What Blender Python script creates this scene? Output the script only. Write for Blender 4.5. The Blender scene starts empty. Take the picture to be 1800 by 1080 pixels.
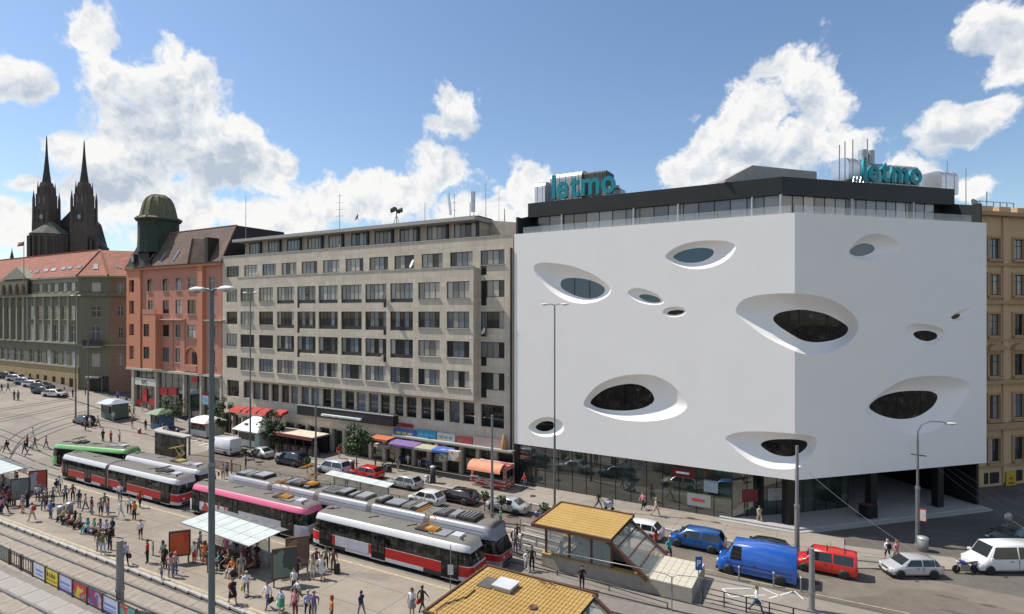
import bpy, bmesh, math, random
import numpy as np
from mathutils import Vector, Matrix, geometry
R = math.radians
rnd = random.Random(7)
SC = bpy.context.scene
COL = SC.collection
# ---------------------------------------------------------------- camera
cam = bpy.data.cameras.new('camera'); CAM = bpy.data.objects.new('camera', cam); COL.objects.link(CAM)
CAM.location = (0, 0, 20); CAM.rotation_euler = (R(90), 0, 0)
cam.sensor_width = 36; cam.lens = 20.0; cam.shift_y = 8 / 1800; cam.clip_end = 6000; cam.clip_start = .3
SC.camera = CAM
# ---------------------------------------------------------------- view
SC.view_settings.view_transform = 'Standard'; SC.view_settings.look = 'None'
SC.view_settings.gamma = 1; SC.view_settings.use_curve_mapping = False
SC.view_settings.exposure = 0.42
# ---------------------------------------------------------------- sun
SUN_DIR = Vector((-.962, .272, 0)).normalized(); SUN_EL = R(55)      # towards the sun
sd = Vector((SUN_DIR.x * math.cos(SUN_EL), SUN_DIR.y * math.cos(SUN_EL), math.sin(SUN_EL)))
sl = bpy.data.lights.new('sun', 'SUN'); SUN = bpy.data.objects.new('sun', sl); COL.objects.link(SUN)
sl.energy = 4.5; sl.angle = R(.5); sl.color = (1, .945, .86)
SUN.rotation_euler = sd.to_track_quat('Z', 'Y').to_euler(); SUN.location = (-60, 20, 90)
# ---------------------------------------------------------------- sky
W = bpy.data.worlds.new('World'); SC.world = W; W.use_nodes = True
nt = W.node_tree; nt.nodes.clear()
def N(t, **k):
    n = nt.nodes.new(t)
    for a, b in k.items(): setattr(n, a, b)
    return n
def L(a, b): nt.links.new(a, b)
def MATH(op, a, b=None, c=None, clamp=False):
    n = N('ShaderNodeMath', operation=op, use_clamp=clamp)
    for i, v in enumerate((a, b, c)):
        if v is None: continue
        if isinstance(v, (int, float)): n.inputs[i].default_value = v
        else: L(v, n.inputs[i])
    return n.outputs[0]
def SMOOTH(v, lo, hi):
    n = N('ShaderNodeMapRange', interpolation_type='SMOOTHSTEP'); L(v, n.inputs[0])
    n.inputs[1].default_value = lo; n.inputs[2].default_value = hi
    return n.outputs[0]
sky = N('ShaderNodeTexSky', sky_type='NISHITA'); sky.sun_disc = False
sky.sun_elevation = SUN_EL; sky.sun_rotation = math.atan2(sd.x, sd.y); sky.altitude = 250; sky.air_density = 1.15; sky.dust_density = .7; sky.ozone_density = 2.6
geo = N('ShaderNodeNewGeometry')
neg = N('ShaderNodeVectorMath', operation='SCALE'); L(geo.outputs['Incoming'], neg.inputs[0]); neg.inputs['Scale'].default_value = -1
sep = N('ShaderNodeSeparateXYZ'); L(neg.outputs[0], sep.inputs[0])
az = MATH('ARCTAN2', sep.outputs[0], sep.outputs[1]); el = MATH('ARCSINE', sep.outputs[2])
cmb = N('ShaderNodeCombineXYZ'); L(az, cmb.inputs[0]); L(el, cmb.inputs[1])
ae = cmb.outputs[0]
def skyang(px, py):
    u = (px - 900) / 1000; v = (548 - py) / 1000
    return math.atan(u), math.atan(v / math.sqrt(1 + u * u))
def noise(vec, scale, detail, rough, off=(0, 0, 0), lac=2.0, dist=0.0):
    m = N('ShaderNodeMapping'); L(vec, m.inputs[0]); m.inputs['Location'].default_value = off
    n = N('ShaderNodeTexNoise'); L(m.outputs[0], n.inputs['Vector'])
    n.inputs['Scale'].default_value = scale; n.inputs['Detail'].default_value = detail; n.inputs['Roughness'].default_value = rough
    n.inputs['Lacunarity'].default_value = lac; n.inputs['Distortion'].default_value = dist
    return n.outputs[0]
# warp the angles a little so that cloud edges billow
wn = N('ShaderNodeTexNoise'); L(ae, wn.inputs['Vector']); wn.inputs['Scale'].default_value = 14; wn.inputs['Detail'].default_value = 4
wsub = N('ShaderNodeVectorMath', operation='SUBTRACT'); L(wn.outputs['Color'], wsub.inputs[0]); wsub.inputs[1].default_value = (.5, .5, .5)
wma = N('ShaderNodeVectorMath', operation='MULTIPLY_ADD'); L(wsub.outputs[0], wma.inputs[0]); wma.inputs[1].default_value = (.06, .06, 0); L(ae, wma.inputs[2])
wae = wma.outputs[0]
def field(blobs, vec):
    tot = None
    for (x, y, rx, ry) in blobs:
        a, e_ = skyang(x, y); ia = 1 / (rx / 1000 * math.cos(a) ** 2); ie = 1 / (ry / 1000 * math.cos(a))
        m = N('ShaderNodeVectorMath', operation='MULTIPLY_ADD'); L(vec, m.inputs[0])
        m.inputs[1].default_value = (ia, ie, 0); m.inputs[2].default_value = (-a * ia, -e_ * ie, 0)
        ln = N('ShaderNodeVectorMath', operation='LENGTH'); L(m.outputs[0], ln.inputs[0])
        f = MATH('SUBTRACT', 1, ln.outputs['Value'])
        tot = f if tot is None else MATH('SMOOTH_MAX', tot, f, .35)
    return tot
CLOUDS = [(165, 60, 95, 75), (215, 130, 110, 85), (290, 150, 100, 85), (330, 210, 120, 95), (260, 240, 140, 110), (370, 275, 120, 95),
          (430, 250, 70, 60), (460, 300, 90, 70), (150, 270, 110, 60), (200, 350, 150, 95), (330, 370, 150, 62), (480, 385, 150, 55), (600, 350, 120, 55), (700, 340, 120, 55),
          (780, 300, 90, 55), (820, 380, 130, 60), (930, 340, 90, 60), (60, 320, 60, 26), (20, 140, 70, 60), (60, 160, 50, 30), (15, 400, 80, 60),
          (805, 185, 62, 46), (790, 212, 50, 28),
          (1400, 130, 75, 75), (1440, 180, 70, 75), (1330, 200, 110, 80), (1300, 260, 120, 85), (1230, 300, 90, 60), (1400, 260, 110, 70), (1470, 260, 110, 40),
          (1750, 40, 100, 60), (1790, 90, 90, 60), (1690, 225, 105, 40), (1745, 195, 55, 28), (1700, 330, 60, 40), (1580, 320, 90, 50)]
cf = field(CLOUDS, wae)
DARK = [(290, 235, 140, 90), (370, 280, 130, 60), (240, 190, 60, 40), (1350, 290, 130, 45), (800, 210, 60, 25), (1760, 75, 110, 40), (1680, 240, 90, 22), (180, 330, 120, 40), (1420, 190, 45, 40), (60, 165, 60, 20)]
df = field(DARK, wae)
fb = noise(ae, 9, 12, .64)
def billow(vec, off=(0, 0, 0)):
    m = N('ShaderNodeMapping'); L(vec, m.inputs[0]); m.inputs['Location'].default_value = off
    v = N('ShaderNodeTexVoronoi', feature='F1', normalize=True); L(m.outputs[0], v.inputs['Vector']); v.inputs['Scale'].default_value = 17; v.inputs['Detail'].default_value = 3; v.inputs['Roughness'].default_value = .62; v.inputs['Lacunarity'].default_value = 2.3
    return MATH('SUBTRACT', 1, v.outputs['Distance'])
bw = billow(wae); bw2 = billow(wae, (.009, -.015, 0))
det = MATH('ADD', MATH('MULTIPLY', MATH('SUBTRACT', fb, .5), 1.5), MATH('MULTIPLY', MATH('SUBTRACT', bw, .72), 1.6))
front = SMOOTH(sep.outputs[1], -.1, .35)
# the rest of the sky: scattered cumulus of the same kind
dome = N('ShaderNodeVectorMath', operation='SCALE'); L(neg.outputs[0], dome.inputs[0]); dome.inputs['Scale'].default_value = 1
bk = MATH('MULTIPLY', MATH('SUBTRACT', noise(dome.outputs[0], 2.6, 6, .55, (3.1, 1.2, 0)), .475), 4)
cfm = N('ShaderNodeMix', data_type='FLOAT'); L(front, cfm.inputs[0]); L(bk, cfm.inputs[2]); L(cf, cfm.inputs[3])
dens = MATH('ADD', cfm.outputs[0], det)
mask = SMOOTH(dens, .11, .42)
mask = MATH('MULTIPLY', mask, SMOOTH(sep.outputs[2], -.02, .06))
# light on the billows: density difference towards the sun (upper left)
f2 = noise(ae, 9, 5, .55, (.012, -.02, 0)); f1 = noise(ae, 9, 5, .55)
rel = MATH('MULTIPLY', MATH('ADD', MATH('MULTIPLY', MATH('SUBTRACT', f1, f2), .9), MATH('SUBTRACT', bw, bw2)), 2.6)
thick = SMOOTH(dens, .35, 1.5)
shade = MATH('ADD', MATH('MULTIPLY', SMOOTH(MATH('ADD', df, MATH('MULTIPLY', det, .5)), -.45, 1.0), .80), MATH('MULTIPLY', thick, .12))
shade = MATH('ADD', shade, rel, clamp=True)
cr = N('ShaderNodeMix', data_type='RGBA'); L(shade, cr.inputs[0]); cr.inputs[6].default_value = (.96, .96, .95, 1); cr.inputs[7].default_value = (.50, .58, .69, 1)
b1 = N('ShaderNodeBackground'); tint = N('ShaderNodeVectorMath', operation='MULTIPLY'); L(sky.outputs[0], tint.inputs[0]); tint.inputs[1].default_value = (.97, 1.0, 1.04); L(tint.outputs[0], b1.inputs[0]); b1.inputs[1].default_value = .102
b2 = N('ShaderNodeBackground'); L(cr.outputs[2], b2.inputs[0]); b2.inputs[1].default_value = .74
mx = N('ShaderNodeMixShader'); L(mask, mx.inputs[0]); L(b1.outputs[0], mx.inputs[1]); L(b2.outputs[0], mx.inputs[2])
wo = N('ShaderNodeOutputWorld'); L(mx.outputs[0], wo.inputs[0])
W.cycles.sampling_method = 'MANUAL'; W.cycles.sample_map_resolution = 512

# ================================================================ geometry of the place
H, F_, HZ = 20.0, 1000.0, 548.0
A0 = Vector((.26, 65.9)); E_ = Vector((-.869, .494)).normalized(); N_ = Vector((-.494, -.869)).normalized()
ANG = math.atan2(-E_.y, -E_.x)                 # facade line, left to right as seen
HEAD = math.atan2(E_.y, E_.x)                  # heading up the street
def g(s):
    if s < 48: return 0.0
    if s < 60: return .085 * (s - 48) ** 2 / 24
    z = .085 * 6 + .085 * (min(s, 112) - 60)
    return z + .03 * max(0, min(s, 260) - 112)
def ST(s, t): p = A0 + E_ * s + N_ * t; return p.x, p.y
def toST(x, y): d = Vector((x, y)) - A0; return d.dot(E_), d.dot(N_)
def gz(x, y): return g(toST(x, y)[0])
def tt(s, t): return t + .03 * s
def dz_at(s, t):
    """height of the paved step at a place on the street: kerbed pavements and platforms"""
    if -33 < s < 100 and -.3 < t < 5: return .12
    if -8 < s < 52 and tt(s, 12.4) < t < tt(s, 17.0): return .15
    if -14 < s < 60 and tt(s, 24.2) < t < tt(s, 33.6): return .2
    return 0.0
def sz(x, y): s, t = toST(x, y); return g(s) + dz_at(s, t)
def gp(px, py):
    """the ground point seen at a pixel of the 1800 x 1080 photograph"""
    z = 0.0
    for _ in range(80):
        Y = (H - z) * F_ / (py - HZ); X = (px - 900) / F_ * Y
        z = .5 * z + .5 * sz(X, Y)
    return X, Y, z
def lev(px, py, z):
    Y = (H - z) * F_ / (py - HZ); return (px - 900) / F_ * Y, Y
class Fac:
    """a vertical plane: local x along it (left to right as seen), y inwards, z up"""
    def __init__(s, x, y, ang, z=0): s.x, s.y, s.a, s.z = x, y, ang, z; s.d = Vector((math.cos(ang), math.sin(ang))); s.n = Vector((-math.sin(ang), math.cos(ang)))
    def pix(s, px, py, off=0.0):
        k = (px - 900) / F_; o = Vector((s.x, s.y)) + s.n * off
        u = (k * o.y - o.x) / (s.d.x - k * s.d.y); Y = o.y + u * s.d.y
        return u, H - (py - HZ) / F_ * Y - s.z
    def u(s, px, off=0.0): return s.pix(px, 500, off)[0]
    def w(s, u, y, z): p = Vector((s.x, s.y)) + s.d * u + s.n * y; return Vector((p.x, p.y, z + s.z))

# ================================================================ materials
MATS = {}; HEAD0 = -ANG
def mat(name, col, rough=.75, metal=0.0, spec=.4, var=.1, scale=1.5, bump=0.0, bscale=30.0, alpha=None, coat=0.0, trans=0.0, world=False):
    if name in MATS: return MATS[name]
    m = bpy.data.materials.new(name); m.use_nodes = True; t = m.node_tree; b = t.nodes['Principled BSDF']
    b.inputs['Roughness'].default_value = rough; b.inputs['Metallic'].default_value = metal; b.inputs['Specular IOR Level'].default_value = spec
    if coat: b.inputs['Coat Weight'].default_value = coat; b.inputs['Coat Roughness'].default_value = .06
    if trans: b.inputs['Transmission Weight'].default_value = trans
    if alpha is not None: b.inputs['Alpha'].default_value = alpha
    tc = t.nodes.new('ShaderNodeTexCoord'); src = tc.outputs['Object']
    if world: ge = t.nodes.new('ShaderNodeNewGeometry'); src = ge.outputs['Position']
    if var:
        n = t.nodes.new('ShaderNodeTexNoise'); n.inputs['Scale'].default_value = scale; n.inputs['Detail'].default_value = 5; n.inputs['Roughness'].default_value = .6
        t.links.new(src, n.inputs['Vector'])
        mr = t.nodes.new('ShaderNodeMapRange'); mr.inputs[1].default_value = .3; mr.inputs[2].default_value = .7; mr.inputs[3].default_value = 1 - var; mr.inputs[4].default_value = 1 + var
        t.links.new(n.outputs[0], mr.inputs[0])
        vm = t.nodes.new('ShaderNodeVectorMath'); vm.operation = 'SCALE'; vm.inputs[0].default_value = col[:3]
        t.links.new(mr.outputs[0], vm.inputs['Scale']); t.links.new(vm.outputs[0], b.inputs['Base Color'])
    else: b.inputs['Base Color'].default_value = (*col[:3], 1)
    if bump:
        n2 = t.nodes.new('ShaderNodeTexNoise'); n2.inputs['Scale'].default_value = bscale; n2.inputs['Detail'].default_value = 4; t.links.new(src, n2.inputs['Vector'])
        bp = t.nodes.new('ShaderNodeBump'); bp.inputs['Strength'].default_value = bump; bp.inputs['Distance'].default_value = .02
        t.links.new(n2.outputs[0], bp.inputs['Height']); t.links.new(bp.outputs[0], b.inputs['Normal'])
    MATS[name] = m; return m
def worn(name, col, col2, rough=.85, s1=.35, s2=3.0, amt=.5, bump=.15, bscale=25, streak=False, joint=None, jcol=None, patch=0.0):
    """a weathered surface: two noise scales between two tones, optional rain streaks, optional slab joints (sx, sz)"""
    if name in MATS: return MATS[name]
    m = bpy.data.materials.new(name); m.use_nodes = True; t = m.node_tree; b = t.nodes['Principled BSDF']
    b.inputs['Roughness'].default_value = rough; b.inputs['Specular IOR Level'].default_value = .25
    tc = t.nodes.new('ShaderNodeTexCoord')
    def nz(sc, det, src):
        n = t.nodes.new('ShaderNodeTexNoise'); n.inputs['Scale'].default_value = sc; n.inputs['Detail'].default_value = det; n.inputs['Roughness'].default_value = .62; t.links.new(src, n.inputs['Vector']); return n.outputs[0]
    a = nz(s1, 6, tc.outputs['Object']); c = nz(s2, 5, tc.outputs['Object'])
    ad = t.nodes.new('ShaderNodeMath'); ad.operation = 'MULTIPLY_ADD'; t.links.new(c, ad.inputs[0]); ad.inputs[1].default_value = .5; 
    hf = t.nodes.new('ShaderNodeMath'); hf.operation = 'MULTIPLY'; t.links.new(a, hf.inputs[0]); hf.inputs[1].default_value = .5; t.links.new(hf.outputs[0], ad.inputs[2])
    fac = ad.outputs[0]
    if streak:
        mp = t.nodes.new('ShaderNodeMapping'); t.links.new(tc.outputs['Object'], mp.inputs[0]); mp.inputs['Scale'].default_value = (2.2, 2.2, .12)
        st = nz(1.0, 5, mp.outputs[0]); q = t.nodes.new('ShaderNodeMath'); q.operation = 'MULTIPLY_ADD'; t.links.new(st, q.inputs[0]); q.inputs[1].default_value = .6; 
        q2 = t.nodes.new('ShaderNodeMath'); q2.operation = 'MULTIPLY'; t.links.new(fac, q2.inputs[0]); q2.inputs[1].default_value = .4; t.links.new(q2.outputs[0], q.inputs[2]); fac = q.outputs[0]
    mr = t.nodes.new('ShaderNodeMapRange'); mr.interpolation_type = 'SMOOTHSTEP'; t.links.new(fac, mr.inputs[0]); mr.inputs[1].default_value = .5 - amt * .3; mr.inputs[2].default_value = .5 + amt * .3
    mx = t.nodes.new('ShaderNodeMix'); mx.data_type = 'RGBA'; t.links.new(mr.outputs[0], mx.inputs[0]); mx.inputs[6].default_value = (*col, 1); mx.inputs[7].default_value = (*col2, 1)
    out = mx.outputs[2]
    if joint:
        br = t.nodes.new('ShaderNodeTexBrick'); sp = t.nodes.new('ShaderNodeSeparateXYZ'); t.links.new(tc.outputs['Object'], sp.inputs[0])
        cb = t.nodes.new('ShaderNodeCombineXYZ'); t.links.new(sp.outputs[0], cb.inputs[0]); t.links.new(sp.outputs[joint[2] if len(joint) > 2 else 2], cb.inputs[1]); t.links.new(cb.outputs[0], br.inputs['Vector'])
        br.inputs['Scale'].default_value = 1; br.inputs['Brick Width'].default_value = joint[0]; br.inputs['Row Height'].default_value = joint[1]; br.inputs['Mortar Size'].default_value = .012
        br.inputs['Color1'].default_value = (1, 1, 1, 1); br.inputs['Color2'].default_value = (.86, .86, .86, 1); br.inputs['Mortar'].default_value = (.72, .70, .68, 1)
        mm = t.nodes.new('ShaderNodeMix'); mm.data_type = 'RGBA'; mm.blend_type = 'MULTIPLY'; mm.inputs[0].default_value = 1; t.links.new(out, mm.inputs[6]); t.links.new(br.outputs['Color'], mm.inputs[7]); out = mm.outputs[2]
    if patch:        # mended patches and stains
        vo = t.nodes.new('ShaderNodeTexVoronoi'); vo.distance = 'CHEBYCHEV'; vo.inputs['Scale'].default_value = .22; vo.inputs['Randomness'].default_value = .9; mp = t.nodes.new('ShaderNodeMapping'); mp.inputs['Rotation'].default_value = (0, 0, HEAD0); mp.inputs['Scale'].default_value = (.7, 1.6, 1); t.links.new(tc.outputs['Object'], mp.inputs[0]); t.links.new(mp.outputs[0], vo.inputs['Vector'])
        sx = t.nodes.new('ShaderNodeSeparateColor'); t.links.new(vo.outputs['Color'], sx.inputs[0]); m3 = t.nodes.new('ShaderNodeMapRange'); m3.inputs[3].default_value = 1 - patch; m3.inputs[4].default_value = 1 + patch * .5; t.links.new(sx.outputs[0], m3.inputs[0])
        sn = nz(.9, 3, tc.outputs['Object']); m4 = t.nodes.new('ShaderNodeMapRange'); m4.inputs[1].default_value = .62; m4.inputs[2].default_value = .72; m4.inputs[3].default_value = 1; m4.inputs[4].default_value = 1 - patch * 1.4; t.links.new(sn, m4.inputs[0])
        mu = t.nodes.new('ShaderNodeMath'); mu.operation = 'MULTIPLY'; t.links.new(m3.outputs[0], mu.inputs[0]); t.links.new(m4.outputs[0], mu.inputs[1]); vs = t.nodes.new('ShaderNodeVectorMath'); vs.operation = 'SCALE'; t.links.new(out, vs.inputs[0]); t.links.new(mu.outputs[0], vs.inputs['Scale']); out = vs.outputs[0]
    t.links.new(out, b.inputs['Base Color'])
    if bump:
        bp = t.nodes.new('ShaderNodeBump'); bp.inputs['Strength'].default_value = bump; bp.inputs['Distance'].default_value = .02
        t.links.new(nz(bscale, 4, tc.outputs['Object']), bp.inputs['Height']); t.links.new(bp.outputs[0], b.inputs['Normal'])
    MATS[name] = m; return m
def tiled(name, col, col2, step=.32, axis=2):
    """roof tiles: courses as relief, tone varied tile by tile"""
    m = bpy.data.materials.new(name); m.use_nodes = True; t = m.node_tree; b = t.nodes['Principled BSDF']; b.inputs['Roughness'].default_value = .8
    tc = t.nodes.new('ShaderNodeTexCoord'); sp = t.nodes.new('ShaderNodeSeparateXYZ'); t.links.new(tc.outputs['Object'], sp.inputs[0])
    cb = t.nodes.new('ShaderNodeCombineXYZ'); t.links.new(sp.outputs[0], cb.inputs[0]); t.links.new(sp.outputs[axis], cb.inputs[1])
    br = t.nodes.new('ShaderNodeTexBrick'); t.links.new(cb.outputs[0], br.inputs['Vector']); br.inputs['Scale'].default_value = 1
    br.inputs['Brick Width'].default_value = step * 1.1; br.inputs['Row Height'].default_value = step; br.inputs['Mortar Size'].default_value = .03
    br.inputs['Color1'].default_value = (*col, 1); br.inputs['Color2'].default_value = (*col2, 1); br.inputs['Mortar'].default_value = tuple(c * .45 for c in col) + (1,)
    n = t.nodes.new('ShaderNodeTexNoise'); n.inputs['Scale'].default_value = .5; n.inputs['Detail'].default_value = 6; t.links.new(tc.outputs['Object'], n.inputs['Vector'])
    mr = t.nodes.new('ShaderNodeMapRange'); mr.inputs[1].default_value = .3; mr.inputs[2].default_value = .7; mr.inputs[3].default_value = .72; mr.inputs[4].default_value = 1.2; t.links.new(n.outputs[0], mr.inputs[0])
    vm = t.nodes.new('ShaderNodeVectorMath'); vm.operation = 'SCALE'; t.links.new(br.outputs['Color'], vm.inputs[0]); t.links.new(mr.outputs[0], vm.inputs['Scale']); t.links.new(vm.outputs[0], b.inputs['Base Color'])
    bp = t.nodes.new('ShaderNodeBump'); bp.inputs['Strength'].default_value = .6; bp.inputs['Distance'].default_value = .04; bp.invert = True
    t.links.new(br.outputs['Fac'], bp.inputs['Height']); t.links.new(bp.outputs[0], b.inputs['Normal'])
    return m
def poster(name, c1, c2, c3, scale=2.0):
    """a printed picture: blocks of three colours"""
    if name in MATS: return MATS[name]
    m = bpy.data.materials.new(name); m.use_nodes = True; t = m.node_tree; b = t.nodes['Principled BSDF']; b.inputs['Roughness'].default_value = .6; b.inputs['Specular IOR Level'].default_value = .2
    tc = t.nodes.new('ShaderNodeTexCoord'); v = t.nodes.new('ShaderNodeTexVoronoi'); v.inputs['Scale'].default_value = scale; t.links.new(tc.outputs['Object'], v.inputs['Vector'])
    n = t.nodes.new('ShaderNodeTexNoise'); n.inputs['Scale'].default_value = scale * .8; n.inputs['Detail'].default_value = 3; t.links.new(tc.outputs['Object'], n.inputs['Vector'])
    cr = t.nodes.new('ShaderNodeValToRGB'); cr.color_ramp.interpolation = 'CONSTANT'
    e = cr.color_ramp.elements; e[0].color = (*c1, 1); e[1].position = .47; e[1].color = (*c2, 1); q = e.new(.56); q.color = (*c3, 1)
    mx = t.nodes.new('ShaderNodeMix'); mx.data_type = 'FLOAT'; mx.inputs[0].default_value = .3; t.links.new(n.outputs[0], mx.inputs[2]); t.links.new(v.outputs['Distance'], mx.inputs[3])
    t.links.new(mx.outputs[0], cr.inputs[0]); t.links.new(cr.outputs[0], b.inputs['Base Color'])
    MATS[name] = m; return m
def glass(name, col, rough=.04, spec=.9, rv=.6, coat=0.0):
    """window glass over a dark room; tone varies pane by pane"""
    if name in MATS: return MATS[name]
    m = bpy.data.materials.new(name); m.use_nodes = True; t = m.node_tree; b = t.nodes['Principled BSDF']
    b.inputs['Roughness'].default_value = rough; b.inputs['Specular IOR Level'].default_value = spec
    oi = t.nodes.new('ShaderNodeObjectInfo'); mr = t.nodes.new('ShaderNodeMapRange'); mr.inputs[3].default_value = 1 - rv; mr.inputs[4].default_value = 1 + rv; t.links.new(oi.outputs['Random'], mr.inputs[0])
    vm = t.nodes.new('ShaderNodeVectorMath'); vm.operation = 'SCALE'; vm.inputs[0].default_value = col; t.links.new(mr.outputs[0], vm.inputs['Scale']); t.links.new(vm.outputs[0], b.inputs['Base Color'])
    n = t.nodes.new('ShaderNodeTexNoise'); n.inputs['Scale'].default_value = 1.3; tc = t.nodes.new('ShaderNodeTexCoord'); t.links.new(tc.outputs['Object'], n.inputs['Vector'])
    bp = t.nodes.new('ShaderNodeBump'); bp.inputs['Strength'].default_value = .06; bp.inputs['Distance'].default_value = .05; t.links.new(n.outputs[0], bp.inputs['Height']); t.links.new(bp.outputs[0], b.inputs['Normal'])
    MATS[name] = m; return m
K = {}
def C(name, col, **k):
    return mat(name, col, **k)

def cabin(name, ramp=((.42, (.006, .007, .007)), (.53, (.016, .022, .018)), (.58, (.06, .045, .035)), (.62, (.02, .024, .024)), (.68, (.07, .085, .075)), (.75, (.16, .16, .14))), sc=(1.7, 1.7, 2.6), spec=.35):
    """window glass with the mixed darks and lights of the room behind it"""
    m = bpy.data.materials.new(name); m.use_nodes = True; t = m.node_tree; b = t.nodes['Principled BSDF']; b.inputs['Roughness'].default_value = .03; b.inputs['Specular IOR Level'].default_value = spec
    ge = t.nodes.new('ShaderNodeNewGeometry'); mp = t.nodes.new('ShaderNodeMapping'); t.links.new(ge.outputs['Position'], mp.inputs[0]); mp.inputs['Scale'].default_value = sc
    n = t.nodes.new('ShaderNodeTexNoise'); n.inputs['Scale'].default_value = 1.0; n.inputs['Detail'].default_value = 4; t.links.new(mp.outputs[0], n.inputs['Vector'])
    cr = t.nodes.new('ShaderNodeValToRGB'); e = cr.color_ramp.elements; e[0].position, e[0].color = ramp[0][0], (*ramp[0][1], 1); e[1].position, e[1].color = ramp[-1][0], (*ramp[-1][1], 1)
    for p, c in ramp[1:-1]: q = e.new(p); q.color = (*c, 1)
    t.links.new(n.outputs[0], cr.inputs[0]); t.links.new(cr.outputs[0], b.inputs['Base Color']); return m
# ================================================================ mesh builder
class MB:
    def __init__(s): s.v = []; s.f = []; s.m = []; s.sm = []
    def add(s, vs, fs, m=0, smooth=False):
        o = len(s.v); s.v += [tuple(p) for p in vs]
        for f in fs: s.f.append(tuple(i + o for i in f)); s.m.append(m); s.sm.append(smooth)
        return s
    def quad(s, a, b, c, d, m=0): return s.add([a, b, c, d], [(0, 1, 2, 3)], m)
    def poly(s, pts, m=0): return s.add(pts, [tuple(range(len(pts)))], m)
    def box(s, x0, x1, y0, y1, z0, z1, m=0, M=None):
        v = [(x0, y0, z0), (x1, y0, z0), (x1, y1, z0), (x0, y1, z0), (x0, y0, z1), (x1, y0, z1), (x1, y1, z1), (x0, y1, z1)]
        if M is not None: v = [M @ Vector(p) for p in v]
        return s.add(v, [(3, 2, 1, 0), (4, 5, 6, 7), (0, 1, 5, 4), (1, 2, 6, 5), (2, 3, 7, 6), (3, 0, 4, 7)], m)
    def bar(s, a, b, w=.05, h=None, m=0):
        a, b = Vector(a), Vector(b); h = h or w; d = (b - a); l = d.length
        q = d.to_track_quat('X', 'Z').to_matrix().to_4x4(); q.translation = a
        return s.box(0, l, -w / 2, w / 2, -h / 2, h / 2, m, q)
    def cyl(s, a, b, r0, r1=None, n=10, m=0, caps=True, smooth=True):
        a, b = Vector(a), Vector(b); r1 = r0 if r1 is None else r1
        q = (b - a).to_track_quat('Z', 'Y').to_matrix(); vs = []
        for p, r in ((a, r0), (b, r1)):
            for i in range(n): t = 2 * math.pi * i / n; vs.append(p + q @ Vector((r * math.cos(t), r * math.sin(t), 0)))
        s.add(vs, [(i, (i + 1) % n, n + (i + 1) % n, n + i) for i in range(n)], m, smooth)
        if caps: s.add(vs[:n], [tuple(range(n - 1, -1, -1))], m); s.add(vs[n:], [tuple(range(n))], m)
        return s
    def tube(s, pts, r, n=6, m=0):
        pts = [Vector(p) for p in pts]; rs = r if isinstance(r, (list, tuple)) else [r] * len(pts); vs = []
        for i, p in enumerate(pts):
            d = (pts[min(i + 1, len(pts) - 1)] - pts[max(i - 1, 0)]).normalized(); q = d.to_track_quat('Z', 'Y').to_matrix()
            for k in range(n): t = 2 * math.pi * k / n; vs.append(p + q @ Vector((rs[i] * math.cos(t), rs[i] * math.sin(t), 0)))
        fs = [(i * n + k, i * n + (k + 1) % n, (i + 1) * n + (k + 1) % n, (i + 1) * n + k) for i in range(len(pts) - 1) for k in range(n)]
        fs += [tuple(range(n - 1, -1, -1)), tuple((len(pts) - 1) * n + k for k in range(n))]
        return s.add(vs, fs, m, True)
    def lathe(s, prof, n=16, c=(0, 0, 0), m=0, smooth=True, sx=1, sy=1, ph=0):
        vs = [(c[0] + sx * r * math.cos(ph + 2 * math.pi * i / n), c[1] + sy * r * math.sin(ph + 2 * math.pi * i / n), c[2] + z) for r, z in prof for i in range(n)]
        fs = [(j * n + i, j * n + (i + 1) % n, (j + 1) * n + (i + 1) % n, (j + 1) * n + i) for j in range(len(prof) - 1) for i in range(n)]
        s.add(vs, fs, m, smooth)
        if prof[-1][0] > .001: s.add(vs[-n:], [tuple(range(n))], m)
        return s
    def loft(s, rings, m=0, smooth=True, closed=True, cap=True, mf=None):
        n = len(rings[0]); vs = [p for r in rings for p in r]; k = n if closed else n - 1; o = len(s.v); s.v += [tuple(p) for p in vs]
        for j in range(len(rings) - 1):
            for i in range(k):
                s.f.append((o + j * n + i, o + j * n + (i + 1) % n, o + (j + 1) * n + (i + 1) % n, o + (j + 1) * n + i)); s.m.append(mf(j, i) if mf else m); s.sm.append(smooth)
        if cap:
            s.f.append(tuple(o + i for i in range(n - 1, -1, -1))); s.m.append(mf(-1, 0) if mf else m); s.sm.append(False)
            s.f.append(tuple(o + (len(rings) - 1) * n + i for i in range(n))); s.m.append(mf(len(rings), 0) if mf else m); s.sm.append(False)
        return s
    def prism(s, pts, y0, y1, m=0):
        """a polygon of (x, z) pushed from y0 to y1"""
        n = len(pts); vs = [(x, y0, z) for x, z in pts] + [(x, y1, z) for x, z in pts]
        return s.add(vs, [tuple(range(n)), tuple(range(2 * n - 1, n - 1, -1))] + [(i, n + i, n + (i + 1) % n, (i + 1) % n) for i in range(n)], m)
    def mesh(s, name):
        me = bpy.data.meshes.new(name); me.from_pydata(s.v, [], s.f); me.polygons.foreach_set('material_index', s.m); me.polygons.foreach_set('use_smooth', s.sm); me.update(); return me
    def build(s, name, mats, parent=None, loc=None, rotz=0, fix=True):
        me = s.mesh(name)
        if fix:
            b = bmesh.new(); b.from_mesh(me); bmesh.ops.recalc_face_normals(b, faces=b.faces); b.to_mesh(me); b.free()
        if not isinstance(mats, (list, tuple)): mats = [mats]
        for m in mats: me.materials.append(m)
        return put(name, me, parent, loc, rotz)
KIDS = {}
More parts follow.
